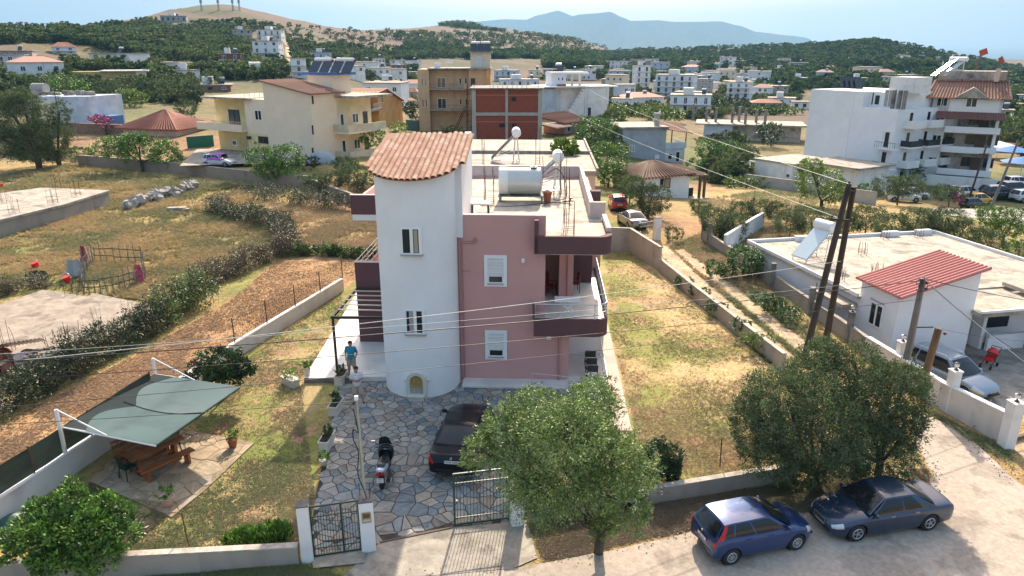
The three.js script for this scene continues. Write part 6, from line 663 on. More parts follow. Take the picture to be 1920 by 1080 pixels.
// far side of the left field and round the cream house
const TREES = [
  [[75, 318], 'large dark grey green tree at the far left edge of the field', 'olive', [[25, 225, 55, 52], [60, 270, 45, 40], [5, 270, 40, 40], [40, 195, 35, 28]]], [[112, 312], 'rounded olive tree right of the dark left edge tree', 'olive', [[95, 262, 42, 42], [112, 215, 22, 26], [80, 290, 35, 22]]],
  [[268, 322], 'spreading bright leaved fig tree on the field wall', 'green', [[262, 280, 60, 26], [215, 276, 38, 22], [312, 290, 32, 24], [250, 262, 45, 15]]], [[148, 300], 'small pale green shrub left of the fig tree', 'green', [[150, 288, 28, 14]]],
  [[522, 340], 'round orange tree in front of the cream house', 'green', [[495, 298, 36, 28], [540, 300, 36, 30], [515, 320, 40, 18]]], [[572, 318], 'dark small bush beside the cream house corner', 'dark', [[578, 305, 20, 14]]],
  [[600, 362], 'grey olive bush on the field edge below the cream house', 'olive', [[590, 342, 32, 18], [625, 338, 28, 18]]], [[670, 360], 'grey olive bush next to the white tower', 'olive', [[665, 330, 34, 24], [690, 345, 24, 20]]], [[640, 320], 'thin leafy bush behind the field olives', 'olive', [[645, 308, 26, 14]]],
  [[1140, 350], 'tall green tree close behind the right end of the roof', 'green', [[1138, 300, 40, 38], [1150, 335, 30, 22], [1120, 320, 25, 22]]], [[1122, 282], 'leafy walnut tree behind the neighbour roof', 'green', [[1118, 245, 40, 26], [1145, 255, 25, 20], [1095, 262, 22, 14]]],
  [[1215, 408], 'olive tree beside the silver car and yard gate', 'olive', [[1222, 375, 36, 34], [1188, 352, 26, 24], [1205, 395, 28, 18]]], [[1180, 380], 'slender olive behind the red hatchback', 'olive', [[1178, 352, 20, 26]]],
  [[1348, 452], 'near olive tree at the left end of the track wall', 'olive', [[1340, 415, 32, 28], [1372, 440, 30, 30], [1355, 470, 22, 20]]], [[1398, 425], 'left olive of the low row beyond the track wall', 'olive', [[1388, 396, 26, 20]]], [[1428, 425], 'middle olive of the low row beyond the track wall', 'olive', [[1425, 392, 28, 20]]], [[1455, 425], 'right olive of the low row beyond the track wall', 'olive', [[1456, 396, 24, 20]]],
  [[1520, 445], 'rounded olive behind the white house solar heater', 'olive', [[1520, 412, 40, 30]]], [[1622, 440], 'rounded olive just right of the dark leaning poles', 'olive', [[1625, 410, 34, 28], [1600, 420, 22, 18]]], [[1540, 392], 'tall bright green poplar left of the dark poles', 'bright', [[1532, 345, 46, 36], [1520, 318, 24, 22], [1570, 365, 25, 22]]], [[1664, 445], 'small yellow green bush behind the white house roof', 'bright', [[1664, 434, 18, 11]]],
  [[1682, 385], 'wide olive below the first hotel', 'olive', [[1665, 352, 32, 22], [1705, 350, 30, 22]]], [[1702, 345], 'small tree against the hotel entrance', 'olive', [[1705, 322, 26, 18]]], [[1778, 388], 'clipped olive left of the black lamp post', 'olive', [[1775, 364, 30, 18]]], [[1800, 392], 'pink flowering bush beside the black lamp post', 'pink', [[1797, 370, 10, 10]]],
  [[1715, 470], 'big olive crown directly behind the red tiled block', 'olive', [[1720, 415, 36, 28], [1745, 440, 38, 32]]], [[1790, 480], 'big olive crown in the middle behind the white house', 'olive', [[1775, 415, 36, 28], [1800, 445, 40, 34]]], [[1845, 490], 'grey olive crown over the white house back edge', 'olive', [[1845, 455, 32, 32]]], [[1880, 455], 'dark green lemon tree behind the white house on the right', 'green', [[1862, 405, 34, 20], [1900, 415, 36, 26], [1885, 430, 40, 20]]], [[1905, 490], 'green bush at the right edge behind the white house', 'green', [[1905, 470, 24, 22]]], [[1610, 372], 'small bright bush between the poplar and hotel', 'bright', [[1620, 358, 16, 14]]],
  [[1350, 522], 'dark vine heap at the top of the dirt track', 'vine', [[1342, 505, 24, 16], [1365, 508, 18, 14]]], [[1395, 520], 'tall oleander with white flowers at the white house corner', 'vine', [[1392, 485, 34, 26], [1410, 500, 22, 20]]], [[1435, 585], 'dark vine heap in the middle of the track wall', 'vine', [[1428, 560, 26, 13], [1452, 572, 26, 15]]], [[1478, 605], 'low dark vine heap nearest the leaning poles', 'vine', [[1478, 588, 24, 15]]],
  [[1285, 540], 'flowering hedge plant at the upper end of the lawn wall', 'vine', [[1280, 527, 22, 9]]], [[1315, 560], 'flowering hedge plant second along the lawn wall', 'vine', [[1310, 548, 22, 10]]], [[1350, 592], 'flowering hedge plant third along the lawn wall', 'vine', [[1342, 576, 24, 12]]], [[1392, 630], 'flowering hedge plant lowest along the lawn wall', 'vine', [[1388, 608, 20, 12]]],
  [[1420, 660], 'yellow green weeds at the lower end of the lawn wall', 'bright', [[1425, 640, 26, 16], [1400, 632, 20, 10]]], [[1400, 352], 'bright green vine rows beyond the dirt field', 'bright', [[1385, 342, 34, 11], [1425, 350, 28, 10]]], [[1340, 310], 'round green tree behind the tiled hut terrace', 'green', [[1335, 285, 34, 26], [1365, 300, 28, 24]]], [[1395, 318], 'olive tree between the hut and the small white building', 'olive', [[1400, 295, 22, 24]]], [[1385, 335], 'bright citrus tree left of the small white building', 'bright', [[1385, 318, 26, 16]]], [[1300, 330], 'shrub against the tiled hut terrace posts', 'green', [[1300, 312, 20, 16]]], [[1445, 275], 'dark purple leaved tree in front of the pillared slab', 'dark', [[1442, 250, 26, 22]]], [[1245, 228], 'bright green tree behind the blue white house', 'bright', [[1232, 212, 30, 18], [1265, 218, 22, 14]]], [[1262, 300], 'green shrub in front of the blue white house wall', 'dark', [[1235, 288, 24, 10]]], [[1345, 260], 'green tree beside the blue white house balcony', 'green', [[1340, 250, 16, 14]]],
  [[1260, 452], 'low olive shrub beside the top of the dirt track', 'olive', [[1262, 438, 18, 14]]], [[1310, 400], 'rounded bush on the bare dirt plot behind the yard gate', 'olive', [[1312, 388, 20, 14]]], [[1480, 445], 'dense olive shrub just outside the white plot wall', 'olive', [[1478, 420, 30, 24]]], [[1585, 445], 'dark shrub between the two rounded olives behind the white house', 'olive', [[1575, 425, 26, 20]]], [[1660, 470], 'tall olive shrub left of the big crowns behind the white house', 'olive', [[1668, 425, 34, 30]]],
  [[1160, 238], 'hedge tree beyond the brick building yard', 'bright', [[1155, 205, 16, 12], [1185, 212, 22, 12]]], [[1060, 285], 'bright leafy bush at the end of the neighbour roof', 'bright', [[1058, 272, 18, 12]]],
  [[130, 190], 'large bright green tree above the white sloping walled house', 'green', [[125, 158, 36, 20], [155, 178, 28, 20], [100, 168, 22, 14]]], [[60, 175], 'round grey green tree at far left mid slope', 'olive', [[38, 158, 30, 18]]], [[200, 190], 'olive tree left of the long yellow house', 'olive', [[205, 168, 24, 20]]], [[235, 200], 'bright green bush behind the red roofed hut', 'bright', [[245, 195, 24, 18], [262, 200, 18, 14]]], [[200, 252], 'pink bougainvillea on the hut wall', 'pink', [[186, 224, 20, 9], [202, 234, 10, 16]]], [[345, 222], 'dark olive right of the red roofed hut', 'olive', [[352, 215, 20, 20]]], [[225, 182], 'olive tree in front of the yellow house', 'olive', [[230, 165, 20, 14]]], [[300, 180], 'olive tree under the yellow house gable', 'olive', [[300, 165, 22, 16]]], [[330, 182], 'olive tree left of the dirt mound', 'olive', [[335, 165, 18, 16]]], [[360, 180], 'olive tree above the dirt mound', 'olive', [[362, 166, 16, 15]]], [[395, 168], 'dark olive right of the dirt mound', 'olive', [[398, 150, 22, 17]]],
  [[780, 232], 'dark green garden tree left of the tan apartment house', 'dark', [[785, 212, 26, 20], [765, 205, 16, 14]]], [[690, 290], 'leafy tree between the cream and orange houses', 'green', [[700, 262, 24, 22]]], [[745, 275], 'bright bush in front of the orange house', 'bright', [[748, 248, 18, 22]]], [[845, 248], 'yellow green vine just above the tower roof', 'bright', [[848, 244, 20, 6]]], [[448, 212], 'slim tree behind the cream house left wing', 'olive', [[445, 205, 16, 12]]],
  [[1335, 205], 'palm like dark tree behind the slab pillars, left', 'dark', [[1340, 195, 16, 12]]], [[1390, 205], 'palm like dark tree behind the slab pillars, right', 'dark', [[1378, 195, 18, 14]]], [[1225, 195], 'olive clump in front of the white hotel block', 'olive', [[1215, 190, 24, 12]]], [[1520, 215], 'long bright green hedge left of the blank hotel wall', 'bright', [[1470, 212, 40, 8], [1430, 210, 30, 8]]], [[1425, 175], 'round dark tree by the small white block', 'green', [[1428, 170, 18, 12]]], [[1885, 250], 'dark trees right of the second hotel', 'green', [[1880, 232, 24, 22]]], [[1860, 268], 'bright green tree touching the second hotel', 'bright', [[1857, 258, 12, 10]]],
];
for (const [b, l, k, bl] of TREES) tree(k === 'vine' ? 'climbing_plant' : /bush|shrub|hedge|weeds|bougain|rows/.test(l) ? 'bush' : /olive/.test(l) ? 'olive_tree' : 'garden_tree', /bush|shrub|hedge|vine|weeds|oleander/.test(l) ? 'shrub' : 'tree', l, k === 'olive' ? 'oliveD' : k, b, bl, { trunk: k === 'vine' || /weeds|rows|hedge/.test(l) ? 0 : 0.045, n: 0.8 });
for (const [nm, l, c, p, r, k, , n] of leafy) { seed(500 + n + Math.round(p.x * 10)); const t = thing(nm, l, c, p); mesh('leaves', leaves([[V(0, 0, 0), V(...r)]], n, k === 3 ? 0.3 : 0.11, k === 3 ? 0.2 : 0.05, PAL[['dark', 'green', 'bright', 'bright'][k]], { up: 0.6, spread: 0.3 }), LM, t); }
// brush hedges of the left field: dry twigs and leaves
function hedge(label, line, hgt, wid, kinds, sd, dens = 1) { seed(sd); const pts = line.map(p => G(p[0], p[1])), t = thing('brush_hedge', label, 'hedge', pts[0]), blobs = [], tw = mb(); for (let i = 0; i + 1 < pts.length; i++) { const L = pts[i].distanceTo(pts[i + 1]), n = Math.max(1, Math.round(L / (wid * 0.6))); for (let k = 0; k < n; k++) { const c = pts[i].clone().lerp(pts[i + 1], (k + rnd()) / n).sub(pts[0]), h = hgt * rr(0.75, 1.4); c.x += gauss() * wid * 0.25; blobs.push([c.clone().setY(c.y + h * 0.45), V(wid * rr(0.4, 0.75), h * 0.55, wid * rr(0.4, 0.7))]); for (let j = 0; j < 14; j++) { const b = c.clone().add(V(gauss() * wid * 0.4, 0, gauss() * wid * 0.4)); tw.bar(b, b.clone().add(V(gauss() * 0.45, h * rr(0.6, 1.35), gauss() * 0.45)), 0.014, 3, 0.005); } } }
  kinds.forEach((k, i) => mesh('leaves', leaves(blobs, Math.round(blobs.length * 950 * dens / kinds.length), 0.16, 0.06, PAL[k], { deep: 0.4, spread: 0.35 }), LM, t)); const q = tw.build('twigs', std([0.12, 0.095, 0.075], { roughness: 1 }), t); q.userData.kind = 'stuff'; return t; }
hedge('dark brushwood hedge with dry twigs along the lower left field edge', [[-60, 815], [60, 745], [150, 705], [230, 655], [300, 615]], 1.7, 1.5, ['dark', 'brush'], 71, 1.3);
hedge('leafy green end of the brush hedge beside the pale slab', [[290, 622], [335, 592], [375, 575], [410, 572]], 1.9, 1.6, ['dark', 'olive'], 72, 1.2);
hedge('grey dry brush heap along the middle of the left field', [[380, 545], [430, 520], [480, 498], [535, 475], [545, 450]], 1.5, 1.5, ['brush', 'dry'], 73, 1.0);
hedge('curved dark brush bank below the cream house wall', [[545, 452], [520, 430], [470, 418], [425, 408], [400, 395]], 1.6, 1.8, ['brush', 'dark'], 74, 1.0);
hedge('low clipped green hedge crossing behind the terrace', [[550, 478], [600, 478], [650, 482], [712, 482]], 0.7, 0.9, ['dark', 'olive'], 75, 1.0);
hedge('scrub along the foot of the left field end wall', [[480, 372], [540, 380], [620, 392], [705, 396]], 1.5, 2.2, ['brush', 'dark'], 76, 0.9);
hedge('grey dry weeds at the far left behind the pale slab', [[-40, 560], [20, 552], [75, 540]], 1.0, 1.2, ['dry', 'brush'], 77, 0.8);
// grasses: nobody could count them
function tufts(label, areas, count, hgt, wid, cols, sd, blades = 5) { seed(sd); const pos = [], c = []; for (let b = 0; b < blades; b++) { const a = rnd() * 6.28, l = hgt * rr(0.6, 1.1), dx = Math.cos(a), dz = Math.sin(a), ox = gauss() * 0.05, oz = gauss() * 0.05, w = wid * rr(0.6, 1.2); pos.push(ox - dz * w, 0, oz + dx * w, ox + dz * w, 0, oz - dx * w, ox + dx * l * 0.95, l * 0.6, oz + dz * l * 0.95); }
  const g = new THREE.BufferGeometry(); g.setAttribute('position', new THREE.Float32BufferAttribute(pos, 3)); g.computeVertexNormals(); const o = new THREE.InstancedMesh(g, new THREE.MeshPhysicalMaterial({ color: col(1, 1, 1), roughness: 1, transmission: 0.5, thickness: 0, side: THREE.DoubleSide }), count), M = new THREE.Matrix4(), Q = new THREE.Quaternion(), C = new THREE.Color(); o.name = numbered('grass'); o.userData = { kind: 'stuff', label }; let k = 0;
  for (let tr = 0; k < count && tr < count * 30; tr++) { const A = areas[Math.floor(rnd() * areas.length)], px = rr(A.x[0], A.x[1]), py = rr(A.y[0], A.y[1]); if (!inPoly(px, py, A.poly) || (A.not && A.not.some(q => inPoly(px, py, q)))) continue; const p = A.flat ? at(px, py) : G(px, py); const dn = f2(p.x / 2.2 + sd, p.z / 2.2); if (rnd() > sstep(0.3, 0.6, dn) * 0.9 + 0.1) continue; const s = rr(0.6, 1.5) * (A.s ?? 1) * Math.max(1, -p.z / 45); M.compose(p.setY(p.y + 0.01), Q.setFromAxisAngle(V(0, 1, 0), rnd() * 6.28), V(s, s * rr(0.7, 1.3), s)); o.setMatrixAt(k, M); const cc = mix3(cols[0], cols[1], sstep(0.35, 0.65, f2(p.x / 5 + 3, p.z / 5) + gauss() * 0.12)), v = rr(0.75, 1.2); o.setColorAt(k, C.setRGB(cc[0] * v, cc[1] * v, cc[2] * v)); k++; }
  o.count = k; scene.add(o); return o; }
const AR = (poly, o = {}) => ({ poly, x: [Math.max(-20, Math.min(...poly.map(p => p[0]))), Math.min(1940, Math.max(...poly.map(p => p[0])))], y: [Math.min(...poly.map(p => p[1])), Math.min(1090, Math.max(...poly.map(p => p[1])))], ...o });
const strawC = [0.36, 0.265, 0.12], grassC = [0.165, 0.185, 0.04];
tufts('short dry and green grass on the left lawn', [AR([[470, 668], [640, 548], [650, 600], [565, 728], [590, 935], [560, 1040], [240, 1070], [0, 1000], [170, 905], [320, 975], [480, 835], [345, 805]], { flat: 1 })], 26000, 0.07, 0.012, [strawC, grassC], 81);
tufts('short dry grass on the right lawn', [AR([[1135, 480], [1180, 470], [1245, 525], [1455, 700], [1480, 875], [1240, 925], [1180, 900], [1190, 800], [1145, 620]], { flat: 1 })], 26000, 0.06, 0.012, [[0.47, 0.34, 0.165], [0.235, 0.235, 0.06]], 82);
tufts('straw stubble on the strip field beside the garden wall', [AR([[0, 815], [40, 775], [150, 722], [300, 640], [420, 572], [520, 490], [710, 490], [645, 540], [445, 662], [185, 815], [0, 950]])], 26000, 0.09, 0.014, [[0.48, 0.315, 0.17], [0.36, 0.235, 0.12]], 83);
tufts('long dry yellow grass of the left field', [AR([[0, 330], [130, 310], [480, 350], [470, 400], [540, 440], [400, 540], [330, 600], [310, 570], [85, 540], [0, 550]])], 60000, 0.28, 0.02, [[0.44, 0.31, 0.12], [0.20, 0.195, 0.055]], 84, 6);
tufts('dry grass between the hedges behind the terrace', [AR([[545, 385], [705, 400], [710, 470], [560, 470], [545, 430], [470, 400]])], 12000, 0.2, 0.02, [[0.44, 0.30, 0.14], [0.30, 0.22, 0.09]], 85);
tufts('dry grass and weeds on the dirt field and along the track', [AR([[1240, 470], [1330, 430], [1290, 380], [1480, 350], [1600, 400], [1520, 440], [1400, 500], [1560, 640], [1480, 690], [1440, 680], [1260, 520]], { not: [[[1228, 462], [1252, 462], [1300, 508], [1370, 566], [1440, 626], [1490, 668], [1462, 680], [1410, 640], [1340, 580], [1275, 520]], [[1262, 468], [1282, 468], [1340, 510], [1420, 570], [1500, 632], [1545, 668], [1510, 674], [1460, 630], [1390, 572], [1310, 510]]] })], 22000, 0.22, 0.02, [[0.42, 0.30, 0.14], [0.20, 0.22, 0.06]], 86);
tufts('leaf litter and thin grass on the verge outside the front wall', [AR([[990, 985], [1240, 945], [1490, 905], [1640, 880], [1740, 880], [1745, 930], [1330, 985], [1020, 1055]], { flat: 1 })], 16000, 0.07, 0.014, [[0.22, 0.15, 0.08], [0.16, 0.15, 0.05]], 87);
tufts('green weeds below the white courtyard wall and the left front wall', [AR([[1715, 750], [1800, 800], [1890, 842], [1900, 880], [1840, 840], [1740, 775]], { flat: 1 }), AR([[190, 1090], [560, 1062], [640, 1085], [240, 1090]], { flat: 1 })], 5000, 0.11, 0.014, [[0.20, 0.22, 0.06], [0.12, 0.15, 0.04]], 88);
// woods and scrub on the hills
function woods(label, polys, count, smin, smax, pal, sd, name = 'woodland') { seed(sd); const g = leaves([[V(0, 0.62, 0), V(0.5, 0.42, 0.5)], [V(0.15, 0.45, 0.1), V(0.42, 0.32, 0.42)]], 150, 0.2, 0.16, [[1, 1, 1], [0.85, 0.9, 0.8], [1.15, 1.1, 1.0], [0.7, 0.75, 0.7]], { spread: 0.2 }); const tr = mb().bar(V(0, -0.1, 0), V(0.03, 0.5, 0), 0.05, 5).geo();
  const o = new THREE.InstancedMesh(g, LW, count), M = new THREE.Matrix4(), Q = new THREE.Quaternion(), C = new THREE.Color(); o.name = numbered(name); o.userData = { kind: 'stuff', label }; let k = 0; const area = polys.map(p => p.w ?? 1), tot = area.reduce((a, b) => a + b, 0);
  for (let t2 = 0; k < count && t2 < count * 12; t2++) { let u = rnd() * tot, i = 0; while ((u -= area[i]) > 0) i++; const A = polys[i], px = rr(A.x[0], A.x[1]), py = rr(A.y[0], A.y[1]); if (!inPoly(px, py, A.poly)) continue; if (BUSY.some(b => px > b[0] && px < b[1] && py > b[2] && py < b[3])) continue; const p = G(px, py); if (!A.full && rnd() > sstep(0.28, 0.55, f2(p.x / 38 + sd, p.z / 38)) + 0.12) continue; const s = rr(smin, smax) * (rnd() < 0.25 ? 0.6 : 1); M.compose(p.setY(p.y - 0.25), Q.setFromAxisAngle(V(0, 1, 0), rnd() * 6.28), V(s * rr(0.9, 1.3), s * rr(0.75, 1.1), s * rr(0.9, 1.3))); o.setMatrixAt(k, M); const c = pal[Math.floor(rnd() * pal.length)], v = rr(0.75, 1.25); o.setColorAt(k, C.setRGB(c[0] * v, c[1] * v, c[2] * v)); k++; }
  o.count = k; scene.add(o); return o; }
const PW = PAL.wood, PG = [[0.13, 0.17, 0.05], [0.17, 0.21, 0.065], [0.10, 0.135, 0.05], [0.14, 0.155, 0.07]], BUSY = [];
// ---------- the town ----------
function bld(name, label, cat, Apx, Bpx, o = {}) { // a frame on a facade: x from A to B, z towards the viewer
  const A = Array.isArray(Apx) ? G(...Apx) : Apx, B = Array.isArray(Bpx) ? G(...Bpx) : Bpx, y0 = Math.min(A.y, B.y) - (o.sink ?? 0.3), yaw = Math.atan2(-(B.z - A.z), B.x - A.x), t = thing(name, label, cat, V(A.x, y0, A.z), yaw, o.group), W = Math.hypot(B.x - A.x, B.z - A.z), inv = new THREE.Matrix4().makeRotationY(-yaw).multiply(new THREE.Matrix4().makeTranslation(-A.x, -y0, -A.z));
  const lr = (px, py) => { const p0 = V(0, H, 0).applyMatrix4(inv), d = ray(px, py).transformDirection(inv); return [p0, d]; };
  const fz = (px, py, z = 0) => { const [p, d] = lr(px, py), s = (z - p.z) / d.z; return [p.x + d.x * s, p.y + d.y * s]; }, fx = (px, py, x) => { const [p, d] = lr(px, py), s = (x - p.x) / d.x; return [p.z + d.z * s, p.y + d.y * s]; };
  const q = (n, mat, f, par = t) => { const b = mb(); f(b); return b.build(n, mat, par); };
  const B4 = { t, W, fz, fx, q,
    box: (n, mat, x0, x1, ya, yb, z0, z1, par) => q(n, mat, b => b.span(x0, x1, ya, yb, z0, z1), par),
    pz: (n, mat, r, z0, z1, par) => { const a = fz(r[0], r[1], z0), c = fz(r[2], r[3], z0); return B4.box(n, mat, a[0], c[0], c[1], a[1], z0, z1, par); },     // a block whose front at z0 fills a picture rectangle
    win(face, d, r, op = {}) { const a = face === 'z' ? fz(r[0], r[1], d) : fx(r[0], r[1], d), c = face === 'z' ? fz(r[2], r[3], d) : fx(r[2], r[3], d); return B4.winM(face, d, Math.min(a[0], c[0]), Math.max(a[0], c[0]), Math.min(a[1], c[1]), Math.max(a[1], c[1]), op); },
    winM(face, d, u0, u1, v0, v1, op = {}) { const sg = op.neg ? -1 : 1, S = (b, a0, a1, c0, c1, e0, e1) => face === 'z' ? b.span(a0, a1, c0, c1, d + e0 * sg, d + e1 * sg) : b.span(d + e0 * sg, d + e1 * sg, c0, c1, a0, a1), f = Math.min(0.09, (u1 - u0) * 0.12); const fr = q(op.door ? 'door' : 'window', op.frame ?? m.frame, b => { S(b, u0, u0 + f, v0, v1, 0.003, 0.06); S(b, u1 - f, u1, v0, v1, 0.003, 0.06); S(b, u0 + f, u1 - f, v1 - f, v1, 0.003, 0.06); S(b, u0 + f, u1 - f, v0, v0 + f, 0.003, 0.06); if (u1 - u0 > 1.0) S(b, (u0 + u1) / 2 - f / 2, (u0 + u1) / 2 + f / 2, v0 + f, v1 - f, 0.003, 0.05); }); q('pane', op.mat ?? m.glass, b => S(b, u0 + f, u1 - f, v0 + f, v1 - f, 0.004, 0.025), fr); return fr; },
    rail: (x0, x1, y, z, h, mat, par) => q('railing', mat, b => { const n = Math.max(2, Math.round(Math.abs(x1 - x0) / 0.35)); for (let k = 0; k <= n; k++) b.box(0.03, h, 0.03, lerp(x0, x1, k / n), y + h / 2, z); b.span(x0, x1, y + h - 0.05, y + h, z - 0.03, z + 0.03); }, par) };
  return B4;
}
function tiledSlab(B, n, P, mat, rows = 12, par) { // roof plane from four local points (eave left, eave right, ridge right, ridge left) with rolls of tiles
  const g = gridGeo(1, 1, (u, v) => P[0].clone().lerp(P[1], u).lerp(P[3].clone().lerp(P[2], u), v)), mt = mat.clone(); mt.side = THREE.DoubleSide; const r = mesh(n, g, mt, par ?? B.t), b = mb(); for (let k = 0; k <= rows; k++) { const e = P[0].clone().lerp(P[1], k / rows), f = P[3].clone().lerp(P[2], k / rows); b.bar(e, f, e.distanceTo(P[0].clone().lerp(P[1], (k + 1) / rows)) * 0.3, 6); } const q = b.build('tile_rolls', mat, r); q.userData.kind = 'stuff'; return r; }
const hipRoof = (x0, x1, z0, z1, y, h, ridge, ov = 0.4) => { const a = x0 - ov, b = x1 + ov, c = z0 - ov, d = z1 + ov, cx = (a + b) / 2, cz = (c + d) / 2, r0 = V(cx - ridge / 2, y + h, cz), r1 = V(cx + ridge / 2, y + h, cz); return [[V(a, y, d), V(b, y, d), r1, r0], [V(b, y, d), V(b, y, c), r1, r1], [V(b, y, c), V(a, y, c), r0, r1], [V(a, y, c), V(a, y, d), r0, r0]]; };
const roofHip = (B, mat, x0, x1, z0, z1, y, h, ridge, ov, rows = 14) => hipRoof(x0, x1, z0, z1, y, h, ridge, ov).forEach(P => tiledSlab(B, 'roof', P, mat, rows));
function heater(B, x, y, z, s, turn = 0) { const g = mb().add(new THREE.CylinderGeometry(0.28 * s, 0.28 * s, 1.3 * s, 14), mat4(x, y + 1.6 * s, z - 0.4 * s, turn, 0, PI / 2)).build('tank', m.plasticW, B.t); mb().add(boxG(1.3 * s, 0.08, 2.0 * s), mat4(x, y + 0.8 * s, z + 0.4 * s, turn, 0.75, 0)).build('collector_panel', m.panel, g); }
{ // cream house beyond the left field
  const B = bld('apartment_house', 'cream house with sloping tiled gable and balconies beyond the left field', 'house', [404, 284], [592, 304]), { fz, fx, W, q } = B, top = fz(585, 176)[1], x1 = fz(507, 300)[0], x0 = fz(470, 300)[0], xa = fz(398, 300)[0], g2 = fz(507, 152)[1], wt = fz(480, 186)[1], fl = fz(440, 243)[1], D = -11;
  q('wall', m.cream, b => { const s = new THREE.Shape([[x1, 0], [W, 0], [W, top], [x1, g2]].map(p => new THREE.Vector2(...p))), g = new THREE.ExtrudeGeometry(s, { depth: 5.5, bevelEnabled: false }); g.translate(0, 0, -5.5); b.add(g); }); B.box('wall', m.cream, x0, x1, 0, wt, 0, -10); B.box('wall', m.yellow, xa, x0, 0, wt - 0.1, -1.6, -10); B.box('wall', m.cream, x1, W, 0, top - 0.6, -5.5, D); B.box('wall', plaster(0.72, 0.64, 0.44), W, W + 0.02, fl + 0.3, top - 0.8, -4.5, D);
  tiledSlab(B, 'roof', [V(x1 - 0.2, g2 + 0.05, 0.3), V(x1 - 0.2, g2 + 0.05, -5.7), V(W + 0.5, top - 0.05, -5.7), V(W + 0.5, top - 0.05, 0.3)], tileFar, 16);
  B.box('roof_slab', m.concPale, fz(372, 186)[0] + 1, x0 + 1.5, wt - 0.15, wt + 0.1, 0.4, -10.3); B.box('roof_slab', m.concPale, W - 4, W + 3.6, top - 0.7, top - 0.4, -4.2, D - 0.5); B.box('penthouse', m.cream, x1 + 1, W - 3, top - 0.4, top + 2.0, -7, -10.6); B.box('penthouse_band', m.blue, x1 - 0.4, W - 2.2, top + 2.0, top + 2.35, -6.8, -10.9);
  for (let k = 0; k < 4; k++) { const x = x1 + 1.6 + k * 2.0; B.q('solar_panel', m.panel, b => b.add(boxG(1.7, 0.06, 2.2), mat4(x, top + 3.1, -8, 0, 0.9, 0))); } B.q('tank', m.plasticW, b => { for (const k of [0, 1]) b.add(new THREE.CylinderGeometry(0.25, 0.25, 3, 12), mat4(x1 + 2.6 + k * 4, top + 3.95, -8.6, 0, 0, PI / 2)); });
  B.box('balcony_slab', m.cream, xa - 1.2, x0, fl - 0.15, fl + 0.1, 0.9, -1.6); B.q('balcony_parapet', m.cream, b => { b.span(xa - 1.2, x0, fl + 0.1, fl + 0.8, 0.9, 0.75); b.span(xa - 1.2, xa - 1.05, fl + 0.1, fl + 0.8, 0.75, -1.6); }); B.rail(xa - 0.8, x0 - 0.2, fl + 0.8, 0.82, 0.35, m.steel);
  B.win('z', -1.6, [428, 205, 452, 237], { door: 1, mat: std([0.03, 0.06, 0.08], { roughness: 0.3 }), frame: m.dark }); B.win('z', 0, [477, 206, 492, 226]); B.win('z', 0, [484, 255, 504, 270], { frame: m.brown }); B.win('z', -0, [435, 262, 445, 273], {}); B.box('recess', m.yellow, x0 + 0.2, x1 - 0.1, 0.2, fl - 0.3, 0.012, 0.0);
  for (const y of [[180, 195], [235, 252], [277, 290]]) B.win('x', W, [584, y[0], 588, y[1]], { frame: m.dark });
  // right face with two balconies
  for (const [yt, nm] of [[fl + 0.15, 'u'], [0.35, 'l']]) { B.box('balcony_slab', m.cream, W, W + 2.6, yt - 0.2, yt, -3.6, D); B.q('balcony_parapet', plaster(0.66, 0.58, 0.42), b => { b.span(W + 2.45, W + 2.6, yt, yt + 0.95, -3.6, D); b.span(W, W + 2.45, yt, yt + 0.95, -3.6, -3.75); }); B.winM('x', W + 0.02, -5.6, -4.9, yt + 0.05, yt + 2.2, { door: 1, frame: m.frame }); B.winM('x', W + 0.02, -8.4, -7.2, yt + 0.8, yt + 2.1); B.winM('x', W + 0.02, -10.2, -9.3, yt + 0.05, yt + 2.2, { door: 1, frame: m.brown }); }
  B.q('lamp', m.blackMetal, b => { b.box(0.3, 0.4, 0.3, x0 - 0.9, wt - 1.3, -1.4); b.box(0.5, 0.4, 0.4, x0 + 0.4, fl - 0.9, 0.2); }); B.q('roof_clutter', m.plasticW, b => { b.span(x0 + 0.2, x1 - 0.2, wt + 0.8, wt + 0.84, -0.2, -0.25); for (let k = 0; k < 5; k++) b.box(0.05, 0.8, 0.05, lerp(x0, x1, k / 4), wt + 0.4, -0.2); });
}
{ const B = bld('orange_house', 'orange gabled house behind the cream house', 'house', [712, 236], [756, 237]), { fz, q, W } = B, a = fz(712, 172)[1], c = fz(756, 188)[1]; q('wall', m.orange, b => { const s = new THREE.Shape([[0, 0], [W, 0], [W, c], [W * 0.3, a + 0.2], [0, a]].map(p => new THREE.Vector2(...p))), g = new THREE.ExtrudeGeometry(s, { depth: 9, bevelEnabled: false }); g.translate(0, 0, -9); b.add(g); }); B.q('wall', m.orange, b => b.span(-4.6, 0, 0, a - 0.6, -2.5, -9)); tiledSlab(B, 'roof', [V(W + 0.3, c, 0.2), V(W + 0.3, c, -9.2), V(W * 0.3, a + 0.35, -9.2), V(W * 0.3, a + 0.35, 0.2)], tileFar, 12); tiledSlab(B, 'roof', [V(W * 0.3, a + 0.35, 0.2), V(W * 0.3, a + 0.35, -9.2), V(-4.8, a - 0.5, -9.2), V(-4.8, a - 0.5, 0.2)], tileFar, 12); B.box('balcony_slab', m.concPale, -5, 0.6, fz(700, 208)[1], fz(700, 205)[1] + 0.1, 0.6, -2.5); B.rail(-5, 0, fz(700, 205)[1] + 0.1, 0.5, 1, m.steel); B.win('z', 0, [714, 178, 719, 192]); B.winM('z', -2.5, -3.2, -2.2, 0.2, 2.3, { door: 1, mat: m.brown, frame: m.brown }); B.winM('z', -2.5, -3.4, -2.0, a * 0.55, a * 0.85); }
